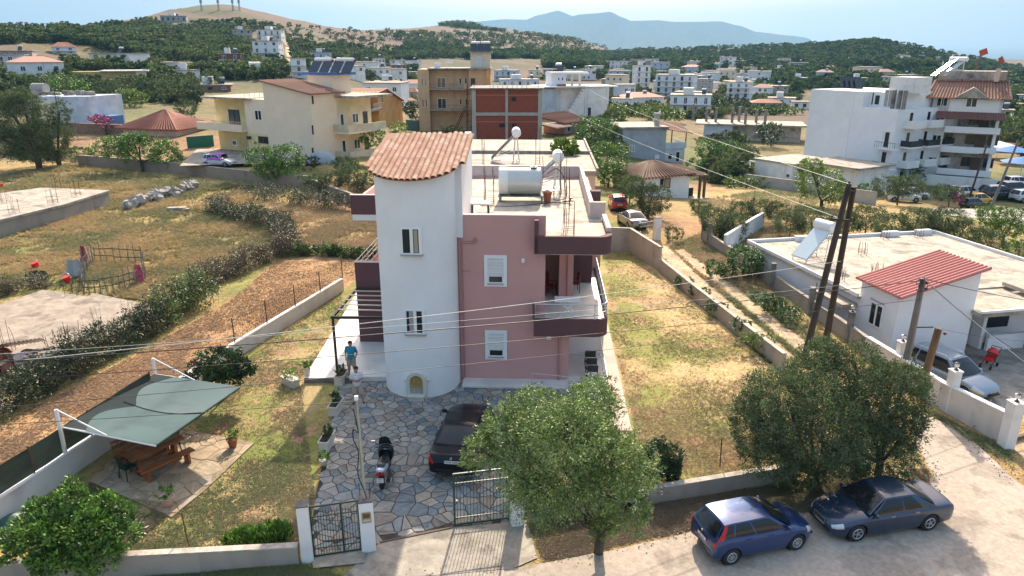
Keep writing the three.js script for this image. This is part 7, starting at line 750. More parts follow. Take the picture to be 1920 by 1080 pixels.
{ // tan apartment building with stair tower
  const B = bld('apartment_building', 'weathered tan apartment building with roof tower and solar panels', 'building', [787, 246], [920, 246]), { fz, W, q } = B, top = fz(850, 130)[1], xr = fz(880, 200)[0], xl = fz(806, 200)[0], f1 = fz(850, 205)[1], f2_ = fz(850, 166)[1]; B.box('wall', m.tan, 0, xl, 0, top, 0, -10); B.box('wall', m.tan, xl, xr, 0, top - 0.2, -1.8, -10); B.box('wall', m.tan, xr, W, 0, top, -0.4, -10); B.box('stair_wall', m.orange, fz(912, 200)[0], W + 0.05, 0, top, 0.1, -0.4); B.box('roof_slab', m.conc, xl - 0.2, W + 0.2, top, top + 0.25, 0.5, -10.3);
  for (const y of [f1, f2_]) { B.box('balcony_slab', m.concPale, xl, xr + 2.2, y - 0.25, y, 0.4, -1.8); B.rail(xl + 0.2, xr - 1.2, y, 0.3, 0.95, m.blackMetal); B.q('balcony_parapet', m.tan, b => b.span(xr - 1.1, xr + 2.2, y, y + 0.9, 0.4, 0.28)); B.winM('z', -1.8, xl + 1.5, xl + 3.4, y + 0.05, y + 2.2, { door: 1, frame: m.frame }); B.winM('z', -0.4, xr + 0.4, xr + 1.3, y + 0.05, y + 2.1, { door: 1, frame: m.dark }); B.winM('z', -1.8, xr - 2.2, xr - 1.7, y + 0.9, y + 2.1); B.winM('z', -1.8, xr - 1.0, xr - 0.5, y + 0.9, y + 2.1); B.winM('z', 0, 0.8, 1.1, y + 0.5, y + 2.1); B.winM('z', 0, 1.5, 1.8, y + 0.5, y + 2.1); }
  const tl = fz(881, 100)[0], tr = fz(919, 100)[0], tt = fz(900, 99)[1]; B.box('roof_tower', plaster(0.62, 0.56, 0.44, { map: stain2 }), tl, tr, top + 0.25, tt, -1.5, -6); B.box('tower_slab', m.concPale, tl - 0.4, tr + 0.4, tt, tt + 0.22, -1.1, -6.4); B.win('z', -1.5, [894, 106, 903, 124], { mat: m.bluew, door: 1 }); for (let k = 0; k < 3; k++) B.q('solar_panel', m.panel, b => b.add(boxG((tr - tl) / 3 - 0.1, 0.06, 2.4), mat4(lerp(tl, tr, (k + 0.5) / 3), tt + 1.1, -3.2, 0, 0.85, 0))); B.q('tank', m.plasticW, b => { for (const k of [0.25, 0.75]) b.add(new THREE.CylinderGeometry(0.26, 0.26, (tr - tl) * 0.46, 12), mat4(lerp(tl, tr, k), tt + 2.05, -4, 0, 0, PI / 2)); }); B.q('scaffold', m.pole, b => { for (let k = 0; k < 9; k++) { const x = xr - 0.5 + (k % 3) * 0.9, z = 1 + Math.floor(k / 3) * 0.5; b.bar(V(x, 0, z), V(x + 0.2, f2_ + 1, z - 0.5), 0.06, 4); } for (let y = 1; y < f2_; y += 1.4) b.bar(V(xr - 0.6, y, 1), V(xr + 1.8, y + 0.5, 1.5), 0.05, 4); b.bar(V(xr - 3.6, 0, 2.5), V(xr - 0.5, f1 + 1.4, 1), 0.08, 4); b.bar(V(xr - 3.2, 0, 2.5), V(xr - 0.1, f1 + 1.4, 1), 0.08, 4); for (let k = 1; k < 9; k++) b.bar(V(xr - 3.6, 0, 2.5).lerp(V(xr - 0.5, f1 + 1.4, 1), k / 9), V(xr - 3.2, 0, 2.5).lerp(V(xr - 0.1, f1 + 1.4, 1), k / 9), 0.05, 4); }); B.q('roof_clutter', m.plasticW, b => { b.cyl(0.7, 1.0, xl + 1.6, top + 0.25, -3, 14); b.box(1.6, 0.5, 0.3, xl + 4, top + 1.4, -4); b.box(0.06, 1.4, 0.06, xl + 3.6, top + 0.8, -4); }); }
const brickT = tex(256, 2, (i, x, y) => { const r = Math.floor(y / 16), c = (x + (r % 2) * 16) % 32, j = y % 16 < 2 || c < 2, v = 0.75 + 0.5 * h2(r, Math.floor((x + (r % 2) * 16) / 32)) * 0.5; return j ? [0.55, 0.45, 0.38] : [v, v * 0.96, v * 0.94]; });
{ const B = bld('brick_building', 'unfinished red brick building with grey concrete frame behind the roofs', 'building', [886, 266], [1016, 266]), { fz, W, q } = B, top = fz(950, 166)[1], mid = fz(950, 214)[1], cx = fz(950, 200)[0]; B.box('brick_wall', std([0.30, 0.075, 0.04], { map: brickT, bumpMap: brickT, bumpScale: 0.01 }), 0.1, W - 0.1, 0, top, -0.15, -12); for (const x of [0.35, cx, W - 0.4]) B.box('concrete_column', m.grey, x - (x === cx ? 0.25 : 0.4), x + (x === cx ? 0.25 : 0.4), 0, top - 0.15, 0.02, -0.5); for (const y of [mid, 0.3]) B.box('concrete_beam', m.grey, 0, W, y - 0.3, y + 0.3, 0.0, -0.45); B.box('roof_slab', m.concDark, -0.4, W + 0.4, top - 0.14, top + 0.1, 0.4, -12.3); for (const y of [179, 229]) B.q('lintel_line', std([0.45, 0.2, 0.14]), b => b.span(0.8, W - 0.8, fz(950, y)[1], fz(950, y)[1] + 0.1, -0.1, -0.16)); for (const r of [[959, 182, 968, 190], [936, 232, 947, 239], [960, 232, 969, 239]]) { const a = fz(r[0], r[1]), c = fz(r[2], r[3]); B.box('opening', m.dark, a[0], c[0], c[1], a[1], -0.13, -0.4); } B.q('railing', m.plasticW, b => { for (let k = 0; k < 8; k++) b.box(0.12, 1, 0.12, 4 + k * 0.9, top + 0.55, -0.6); }); B.q('rebar', m.rust, b => { for (let k = 0; k < 10; k++) b.bar(V(0.4 + (k % 5) * W / 4.4, top, -0.5 - (k > 4)), V(0.45 + (k % 5) * W / 4.4, top + 1.2, -0.5 - (k > 4)), 0.02, 4); }); }
{ // white building with outside stairs
  const B = bld('white_building', 'white building with outside staircase and roof terrace right of the brick building', 'building', [1020, 222], [1140, 222]), { fz, W, q } = B, top = fz(1080, 163)[1], xs = fz(1096, 200)[0]; B.box('wall', m.white2, xs, W, 0, top, 0, -12); B.box('wall', m.bluew, 0, fz(1045, 200)[0], 0, top - 0.4, -1, -12); B.box('wall', m.white2, fz(1045, 200)[0], xs, 0, top - 0.2, -2, -12); B.box('roof_slab', m.white, -0.4, W + 2.5, top - 0.1, top + 0.15, 0.4, -12.3); q('staircase', m.white2, b => { for (let k = 0; k < 9; k++) b.span(xs - 0.3 - k * 0.55, xs - 0.85 - k * 0.55, 0.3, 0.5 + (top - 1) * (1 - k / 9), 0.6, -0.8); }); q('stair_rail', m.white, b => b.beam(V(xs - 0.3, top + 0.7, 0.6), V(xs - 5.2, 1.2, 0.6), 0.1, 0.12)); B.box('terrace_house', m.white, fz(1043, 150)[0], fz(1072, 150)[0], top, fz(1050, 139)[1], -4, -9); B.box('terrace_roof', m.white, fz(1043, 140)[0], fz(1114, 140)[0], fz(1050, 140)[1], fz(1050, 136)[1], -3.6, -9.3); for (const p of [1083, 1098]) B.box('pillar', plaster(0.72, 0.66, 0.5), fz(p, 150)[0] - 0.25, fz(p, 150)[0] + 0.25, top, fz(p, 140)[1], -4, -4.6); B.winM('z', 0, 1.0 + xs, 1.8 + xs, 0.6, 3.2, { mat: m.dark, frame: m.dark }); B.win('z', -4, [1046, 145, 1049, 151]); B.win('z', -4, [1053, 145, 1056, 151]); B.win('z', -4, [1061, 146, 1064, 152]); B.winM('z', -1, 1.4, 3, 0.4, 2.8, { mat: m.bluew }); B.q('roof_clutter', m.terracotta, b => b.box(2, 0.6, 1.2, fz(1056, 160)[0], top + 0.4, -1.5)); heater(B, fz(1062, 140)[0], fz(1050, 136)[1], -6, 1.2); }
{ const B = bld('tiled_shed', 'red tiled shed roof in front of the white staircase building', 'shed', [1062, 252], [1112, 246]), { W, fz } = B; B.box('wall', m.palepink, 0, W, 0, 2.3, -0.5, -6); const y = fz(1085, 224)[1]; tiledSlab(B, 'roof', [V(-1.2, y - 0.4, 0.6), V(W + 0.3, y - 0.5, 0.6), V(W - 2.5, y + 1.1, -6.4), V(-4, y + 1.1, -6.4)], tileFar, 14); tiledSlab(B, 'roof', [V(-5.5, 2.2, 1.5), V(-0.2, 2.2, 1.5), V(-0.8, 2.7, -2), V(-6, 2.7, -2)], m.palepink, 8); B.winM('z', -0.5, 1, 2, 0.8, 2); }
{ // blue white house with red canopy
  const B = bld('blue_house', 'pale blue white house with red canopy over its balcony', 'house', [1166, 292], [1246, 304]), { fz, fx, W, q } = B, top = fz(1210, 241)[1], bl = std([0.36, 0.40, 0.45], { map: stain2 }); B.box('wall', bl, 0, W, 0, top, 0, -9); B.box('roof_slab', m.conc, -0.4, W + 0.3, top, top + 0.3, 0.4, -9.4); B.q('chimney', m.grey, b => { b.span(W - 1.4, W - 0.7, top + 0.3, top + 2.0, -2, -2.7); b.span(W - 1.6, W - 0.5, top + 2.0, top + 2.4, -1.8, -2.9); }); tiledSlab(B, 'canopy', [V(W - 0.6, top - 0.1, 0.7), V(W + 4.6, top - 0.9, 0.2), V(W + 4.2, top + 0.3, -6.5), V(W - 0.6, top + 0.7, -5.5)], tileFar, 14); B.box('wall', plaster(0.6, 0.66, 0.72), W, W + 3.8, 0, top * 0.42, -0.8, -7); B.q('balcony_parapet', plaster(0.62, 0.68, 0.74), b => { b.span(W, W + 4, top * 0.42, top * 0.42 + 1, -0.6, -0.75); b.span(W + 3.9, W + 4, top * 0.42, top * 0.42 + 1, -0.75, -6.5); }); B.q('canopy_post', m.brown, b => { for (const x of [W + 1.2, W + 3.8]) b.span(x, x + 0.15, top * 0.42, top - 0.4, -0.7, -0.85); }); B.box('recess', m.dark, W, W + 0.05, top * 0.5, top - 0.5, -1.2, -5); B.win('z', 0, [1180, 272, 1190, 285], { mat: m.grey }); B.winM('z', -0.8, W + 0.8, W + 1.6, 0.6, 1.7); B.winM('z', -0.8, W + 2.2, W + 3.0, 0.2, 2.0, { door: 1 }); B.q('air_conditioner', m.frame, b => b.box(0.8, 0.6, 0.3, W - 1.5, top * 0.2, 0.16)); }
{ // tiled hut with open terrace
  const B = bld('tiled_hut', 'white hut with brown hipped tile roof and open terrace', 'house', [1204, 366], [1290, 372]), { fz, W, q } = B, ev = fz(1245, 330)[1], pk = fz(1245, 300, -3)[1]; B.box('wall', m.white, 0, W, 0, ev, 0, -6); roofHip(B, tileDark, 0, W, -6, 0, ev, pk - ev, 0.8, 0.5, 16); tiledSlab(B, 'roof', [V(W - 0.3, ev - 0.2, 0.3), V(W + 3.2, ev - 0.5, -0.5), V(W + 2.8, ev + 0.2, -5.5), V(W - 1.2, ev + 0.7, -4.5)], tileDark, 10); B.box('terrace', m.concPale, W, W + 3, -0.1, 0.15, 0.2, -5); for (const [x, z] of [[W + 2.7, -0.3], [W + 2.5, -4.8], [W + 1.9, -0.2]]) B.box('post', m.brown, x - 0.12, x + 0.12, 0.15, ev - 0.35, z, z - 0.25); B.win('z', 0, [1238, 335, 1243, 352], { frame: m.dark, mat: m.dark }); B.win('z', 0, [1246, 334, 1256, 352], { mat: std([0.36, 0.25, 0.17]), frame: m.brown }); B.q('stacked_chairs', m.dark, b => { b.box(0.6, 0.9, 0.6, W + 0.8, 0.6, -1.5).box(0.7, 1.0, 0.6, W + 1.8, 0.65, -2); }); }
{ const B = bld('small_white_building', 'small white flat roofed building in front of the blank hotel wall', 'building', [1412, 340], [1482, 352]), { W, fz } = B, top = fz(1450, 304)[1]; B.box('wall', m.white2, 0, W, 0, top, 0, -9); B.box('roof_slab', m.concPale, -0.2, W + 0.3, top, top + 0.2, 0.2, -9.3); B.box('wall', m.white2, W, W + 9, 0, top + 0.4, -2, -9); B.box('roof_slab', m.conc, W + 0.3, W + 9.6, top + 0.4, top + 0.65, -1.2, -9.4); B.win('z', 0, [1474, 325, 1481, 334]); B.win('z', 0, [1417, 327, 1420, 333]); B.winM('z', -2, W + 7, W + 8, 0.1, 2.2, { door: 1, mat: m.dark }); B.q('open_frame', m.white, b => { b.span(-1.2, -1.0, 0, top - 0.4, 0, -0.2); b.span(-1.2, 0, top - 0.5, top - 0.3, 0.02, -0.22); b.span(-1.6, 0, 1.0, 1.2, 0.3, -1); }); }
wallRun('plot_wall', 'long grey block wall between the vine rows and the small white building', [G(1335, 336), G(1500, 362), G(1640, 385)], 1.6, 0.25, m.grey, m.conc);
{ // slab with bare columns
  const B = bld('pillared_slab', 'flat slab building with bare concrete columns rising from its roof', 'building', [1318, 262], [1500, 268]), { W, fz } = B, top = fz(1410, 236)[1]; B.box('wall', m.bluew, 0, W * 0.3, 0, top, 0, -10); B.box('wall', m.concPale, W * 0.3, W, 0, top, -0.6, -10); B.box('roof_slab', m.concPale, -2, W + 1, top, top + 0.3, 0.5, -10.5); [[1301, 195, -6], [1326, 203, -5], [1344, 202, -4], [1375, 202, -3], [1388, 200, -7], [1400, 203, -1], [1420, 206, -5], [1437, 206, -1.5]].forEach(([px, py, z]) => { const a = fz(px, py, z); B.box('column', m.poleC, a[0] - 0.3, a[0] + 0.3, top + 0.3, a[1], z, z - 0.6); }); for (const p of [1375, 1427]) B.win('z', p < 1390 ? 0 : -0.6, [p, 246, p + 7, 258], { mat: m.dark }); }
{ // hotel with blank side wall
  const A = G(1502, 322), Bp = G(1660, 350), B = bld('hotel', 'tall white hotel with blank side wall and stepped balconies', 'hotel', A, Bp), { fz, fx, W, q } = B, top = fz(1580, 170)[1], sh = plaster(0.78, 0.79, 0.81, { map: soft }); B.box('wall', sh, 0, W * 0.62, 0, top, 0, -13); B.box('wall', sh, W * 0.62, W, 0, fz(1650, 203)[1], 0, -13); const t2 = fz(1650, 203)[1]; B.box('top_floor', m.white, W * 0.62, W * 0.92, t2, top, -1.5, -11); B.box('roof_cabin', m.white2, W * 0.78, W * 1.02, top, top + 2.2, -2, -6); B.box('pilaster', sh, W * 0.50, W * 0.515, 0, top, 0.08, 0); for (let k = 0; k < 4; k++) B.q('solar_panel', m.panel, b => b.add(boxG(1.0, 0.08, 2.6), mat4(W * 0.22 + k * 0.9, top + 1.1, -3, 0.9, 0.7, 0)));
  B.winM('z', -1.5, W * 0.64, W * 0.66, t2 + 0.3, t2 + 2.1, { mat: m.dark }); B.winM('z', -1.5, W * 0.67, W * 0.73, t2 + 0.3, t2 + 1.8); B.winM('z', -1.5, W * 0.77, W * 0.86, t2 + 0.1, t2 + 2.6, { mat: m.grey }); for (const x of [0.9, 0.96, 1.01]) B.box('column', m.poleC, W * x - 0.2, W * x + 0.2, t2, t2 + 2.6, -0.6, -1);
  const fh = t2 / 4; for (let f = 0; f < 4; f++) { for (let k = 0; k < 3; k++) { const y = 0.3 + f * fh, z = -1.2 - k * 4; B.winM('x', W, z - 2.4, z - 1.5, y + 0.1, y + 2.1, { door: 1, mat: m.glass, frame: m.frame }); if (f) { B.box('balcony', m.white, W, W + 1.6, y - 0.15, y + 0.1, z - 0.6, z - 3.4); B.q('balcony_railing', f % 2 ? m.white : m.blackMetal, b => { b.span(W + 1.5, W + 1.6, y + 0.1, y + 0.95, z - 0.6, z - 3.4); b.span(W, W + 1.5, y + 0.1, y + 0.95, z - 0.6, z - 0.68); }); } } if (f) { B.box('side_balcony', m.white, -2.4, 0, f * fh, f * fh + 0.2, -8, -12); B.q('side_parapet', m.white, b => b.span(-2.4, 0, f * fh + 0.2, f * fh + 1.2, -8, -8.2)); } }
  for (const f of [1, 2]) { const y = 0.3 + f * fh; B.box('recess', m.white2, W * 0.88, W, y - 0.1, y + 2.3, 0.02, 0); B.winM('z', 0.02, W * 0.915, W * 0.955, y, y + 2.1, { door: 1, mat: m.dark, frame: m.dark }); B.box('balcony', m.white, W * 0.87, W + 1.2, y - 0.3, y - 0.1, 1.2, 0); B.rail(W * 0.87, W + 1.2, y - 0.1, 1.15, 0.9, m.blackMetal); } }
{ // second hotel with red tiled mansard
  const B = bld('hotel', 'white hotel with red tiled roof and three arcaded balcony floors', 'hotel', [1722, 340], [1848, 350]), { fz, W, q } = B, eave = fz(1790, 184)[1], rid = fz(1790, 168)[1] + 0.3, D = -11; B.box('wall', m.white, 0, W, 0, eave, -1.6, D); B.box('wall', m.white, 0, fz(1768, 260)[0], 0, eave, 0, -1.6); B.box('wall', m.white, W - 0.4, W, 0, eave, 0, -1.6); tiledSlab(B, 'roof', [V(-0.9, eave, 0.6), V(W + 0.9, eave, 0.6), V(W + 0.2, rid + 0.8, -3.5), V(-0.2, rid + 0.8, -3.5)], tileFar, 26); tiledSlab(B, 'roof', [V(-0.9, eave, D), V(-0.9, eave, 0.6), V(-0.2, rid + 0.8, -3.5), V(-0.2, rid + 0.8, D)], tileFar, 18); B.q('ridge_tiles', tileFar, b => { for (let k = 0; k < 40; k++) b.box(0.2, 0.28, 0.5, lerp(0, W, k / 39), rid + 0.95, -3.5); }); q('dormer', m.concPale, b => { const s = new THREE.Shape([[-2.2, 0], [2.2, 0], [0, 1.5]].map(p => new THREE.Vector2(...p))), g = new THREE.ExtrudeGeometry(s, { depth: 3, bevelEnabled: false }); g.translate(W * 0.55, eave + 0.1, -2.2); b.add(g); }); B.box('terrace_room', m.concPale, 0, W, rid + 0.4, rid + 2.2, -5, D); B.box('chimney', m.palepink, W - 1.6, W - 1.0, rid + 0.8, rid + 2.6, -3, -3.6);
  const ft = [fz(1790, 216)[1], fz(1790, 252)[1], fz(1790, 291)[1], fz(1790, 335)[1]], fb = [fz(1790, 243)[1], fz(1790, 280)[1], fz(1790, 322)[1]]; tiledSlab(B, 'awning', [V(0.8, ft[0] - 0.4, 1.5), V(W + 0.6, ft[0] - 0.4, 1.5), V(W + 0.4, ft[0] + 0.5, 0), V(0.8, ft[0] + 0.5, 0)], std([0.20, 0.085, 0.07]), 26); const xl = fz(1768, 260)[0]; for (let f = 0; f < 3; f++) { const y = fb[f]; B.box('balcony', m.white, xl, W + 0.3, y - 0.35, y, 1.0, -1.6); B.q('balcony_parapet', m.white, b => b.span(xl, W + 0.3, y, y + 0.55, 1.0, 0.85)); B.box('back_wall', m.concPale, xl, W - 0.4, y, y + 2.6, -1.55, -1.6); for (const [k, w, d] of [[0.03, 0.9, 1], [0.42, 1.3, 0], [0.62, 1.2, 1], [0.85, 1.3, 0]]) B.winM('z', -1.55, lerp(xl, W, k) + 0.1, lerp(xl, W, k) + 0.1 + w, y + (d ? 0.05 : 0.7), y + 2.1, { door: d, mat: k > 0.6 && k < 0.8 ? m.brown : m.glass, frame: m.brown }); B.winM('z', 0, xl * 0.35, xl * 0.35 + 1.2, y + 0.8, y + 2.0, { frame: m.frame }); } for (const [a, b] of [[0.18, 1.2], [0.52, 2.4], [0.85, 0.9]]) B.winM('z', 0 - 0 * 1.6, a * W * 0 + 0.5, 1.4, ft[0] + 1.2, ft[0] + 2.4); for (const a of [0.28, 0.6]) B.winM('z', -1.6, a * W, a * W + 2, ft[0] + 1.3, ft[0] + 2.6, { frame: m.frame }); B.box('upper_wall', m.white, 0, W, ft[0] + 0.5, eave, 0, -1.6); B.winM('z', 0, W * 0.12, W * 0.22, ft[0] + 1.2, ft[0] + 2.5); B.winM('z', 0, W * 0.48, W * 0.64, ft[0] + 1.2, ft[0] + 2.6); B.box('ground_wall', m.white2, -4, W + 4, 0, fb[2] - 0.3, 3, 2.7); B.winM('x', 0, -4, -3, fb[1] + 0.3, fb[1] + 1.5, { neg: 1 }); B.winM('x', 0, -4, -3, fb[0] + 0.3, fb[0] + 1.5, { neg: 1 }); for (const x of [1.5, 2.8]) B.q('solar_panel', std([0.5, 0.58, 0.62], { roughness: 0.2 }), b => b.add(boxG(1.1, 0.08, 4), mat4(x - 1, rid + 2.7, -6, -0.9, 0.65, 0))); B.q('panel_stand', m.steel, b => { for (const x of [0.2, 1.2, 2.2, 3]) b.bar(V(x, rid + 0.6, -6.6), V(x, rid + 3.6, -6.9), 0.09, 5); b.bar(V(0.2, rid + 2.3, -6.6), V(3, rid + 2.3, -6.6), 0.08, 5); }); B.q('tank', m.plasticW, b => b.add(new THREE.CylinderGeometry(0.35, 0.35, 2.6, 12), mat4(2.2, rid + 3.9, -7, -0.5, 0, PI / 2))); B.q('flag', std([0.42, 0.10, 0.07]), b => { b.box(1.1, 0.9, 0.05, 5.2, rid + 4.9, -7, 0.4, 0, 0.4); b.bar(V(4.6, rid + 2, -7), V(4.9, rid + 5.3, -7), 0.04, 5); b.box(0.6, 0.9, 0.05, W - 1.2, rid + 3.8, -3.3, 0, 0, 0.5); b.bar(V(W - 1.3, rid + 2.6, -3.3), V(W - 1.3, rid + 4.4, -3.3), 0.04, 5); }); }
tag(mb().bar(V(0, 0, 0), V(0.9, 7.5, 0), 0.14, 8, 0.09).box(1.3, 0.12, 0.1, 0.85, 6.6, 0).build('lamp_post', m.blackMetal), 'black lamp post standing beside the white estate in the car park', 'lamp post').position.copy(G(1812, 388)); tag(mb().bar(V(0, 0, 0), V(1.6, 8.5, 0), 0.17, 8, 0.12).build('lamp_post', m.poleC), 'leaning pale concrete pole at the right of the car park', 'pole').position.copy(G(1857, 392));
{ const L = [['blue parasol canopy right of the second hotel', 1893, 306, [0.06, 0.2, 0.5]], ['white parasol canopy right of the second hotel', 1868, 296, [0.7, 0.7, 0.7]], ['blue parasol nearest the right edge', 1912, 330, [0.08, 0.2, 0.45]]]; L.forEach(([l, px, py, c]) => { const p = G(px, py), t = thing('parasol', l, 'parasol', p, 0); mb().add(new THREE.ConeGeometry(3.2, 0.9, 8), mat4(0, 2.7, 0)).build('canopy', std(c, { side: THREE.DoubleSide }), t); mb().bar(V(0, 0, 0), V(0, 2.6, 0), 0.06, 6).build('pole', m.frame, t); }); }
{ // red roofed hut and white building on the left
  const B = bld('tiled_hut', 'pink walled hut with red hipped tile roof beyond the field', 'house', [232, 254], [332, 256]), { W, fz } = B, ev = fz(280, 242)[1], pk = fz(282, 206, -4)[1]; B.box('wall', m.palepink, 0, W, 0, ev, 0, -8); roofHip(B, std([0.40, 0.15, 0.10], { map: concT }), 0, W, -8, 0, ev, pk - ev, 0.5, 0.7, 20); B.box('stone_wall', std([0.42, 0.26, 0.19], { map: groundT, bumpMap: groundT, bumpScale: 0.1 }), -14, -1, 0, 1.9, -1, -1.6); }
{ const B = bld('white_building', 'white building with slanting end wall at the upper left', 'building', [58, 242], [176, 242]), { W, fz, q } = B, top = fz(110, 180)[1]; q('wall', plaster(0.62, 0.66, 0.74), b => { const s = new THREE.Shape([[0, 0], [W, 0], [fz(165, 180)[0], top], [0, top - 0.2]].map(p => new THREE.Vector2(...p))), g = new THREE.ExtrudeGeometry(s, { depth: 8, bevelEnabled: false }); g.translate(0, 0, -8); b.add(g); }); B.box('side_wall', m.cream, 1, W * 0.45, 0, top - 0.9, 0.5, 0); B.q('drainpipe', m.blackMetal, b => b.bar(V(W * 0.5, 0, 0.1), V(W * 0.5, top + 1, 0.1), 0.06, 5)); B.q('roof_rubble', m.conc, b => { seed(44); for (let k = 0; k < 14; k++) b.box(rr(0.5, 1.4), rr(0.3, 0.9), 0.8, rr(0.5, W * 0.9), top + 0.3, -rr(1, 5), rr(0, 3)); }); mb().add(new THREE.CylinderGeometry(0.9, 0.9, 2.6, 18), mat4(W * 0.05, top + 1.1, -3, 0, 0, PI / 2)).build('tank', m.grey, B.t); B.box('lean_to', m.blue, W, W + 3, 0, top * 0.45, -1, -4); }
{ const B = bld('long_house', 'long low yellow house with white eaves on the left slope', 'house', [133, 156], [276, 154]), { W, fz } = B, top = fz(200, 134)[1]; B.box('wall', plaster(0.62, 0.45, 0.17), 0, W * 0.87, 0, top, 0, -7); B.box('end_wall', m.cream, W * 0.87, W, 0, top, 0.6, -7); B.box('roof_slab', m.white, W * 0.4, W + 0.8, top, top + 0.3, 1.2, -7.4); B.winM('z', 0, W * 0.37, W * 0.40, 0.4, top * 0.6, { mat: m.dark }); for (const k of [0.89, 0.95]) B.winM('z', 0.6, W * k, W * k + 0.9, 0.5, top * 0.7); }
{ const t = thing('water_tank', 'pale round water tank above the cream house roof line', 'water tank', G(480, 143)); mb().add(new THREE.CylinderGeometry(2.2, 2.2, 3.6, 24), mat4(0, 2.4, 0, 0.3, 0, PI / 2)).build('tank', std([0.6, 0.58, 0.54], { map: stain2 }), t); mb().box(3, 0.8, 3, 0, 0.3, 0, 0.3).build('stand', m.conc, t); }
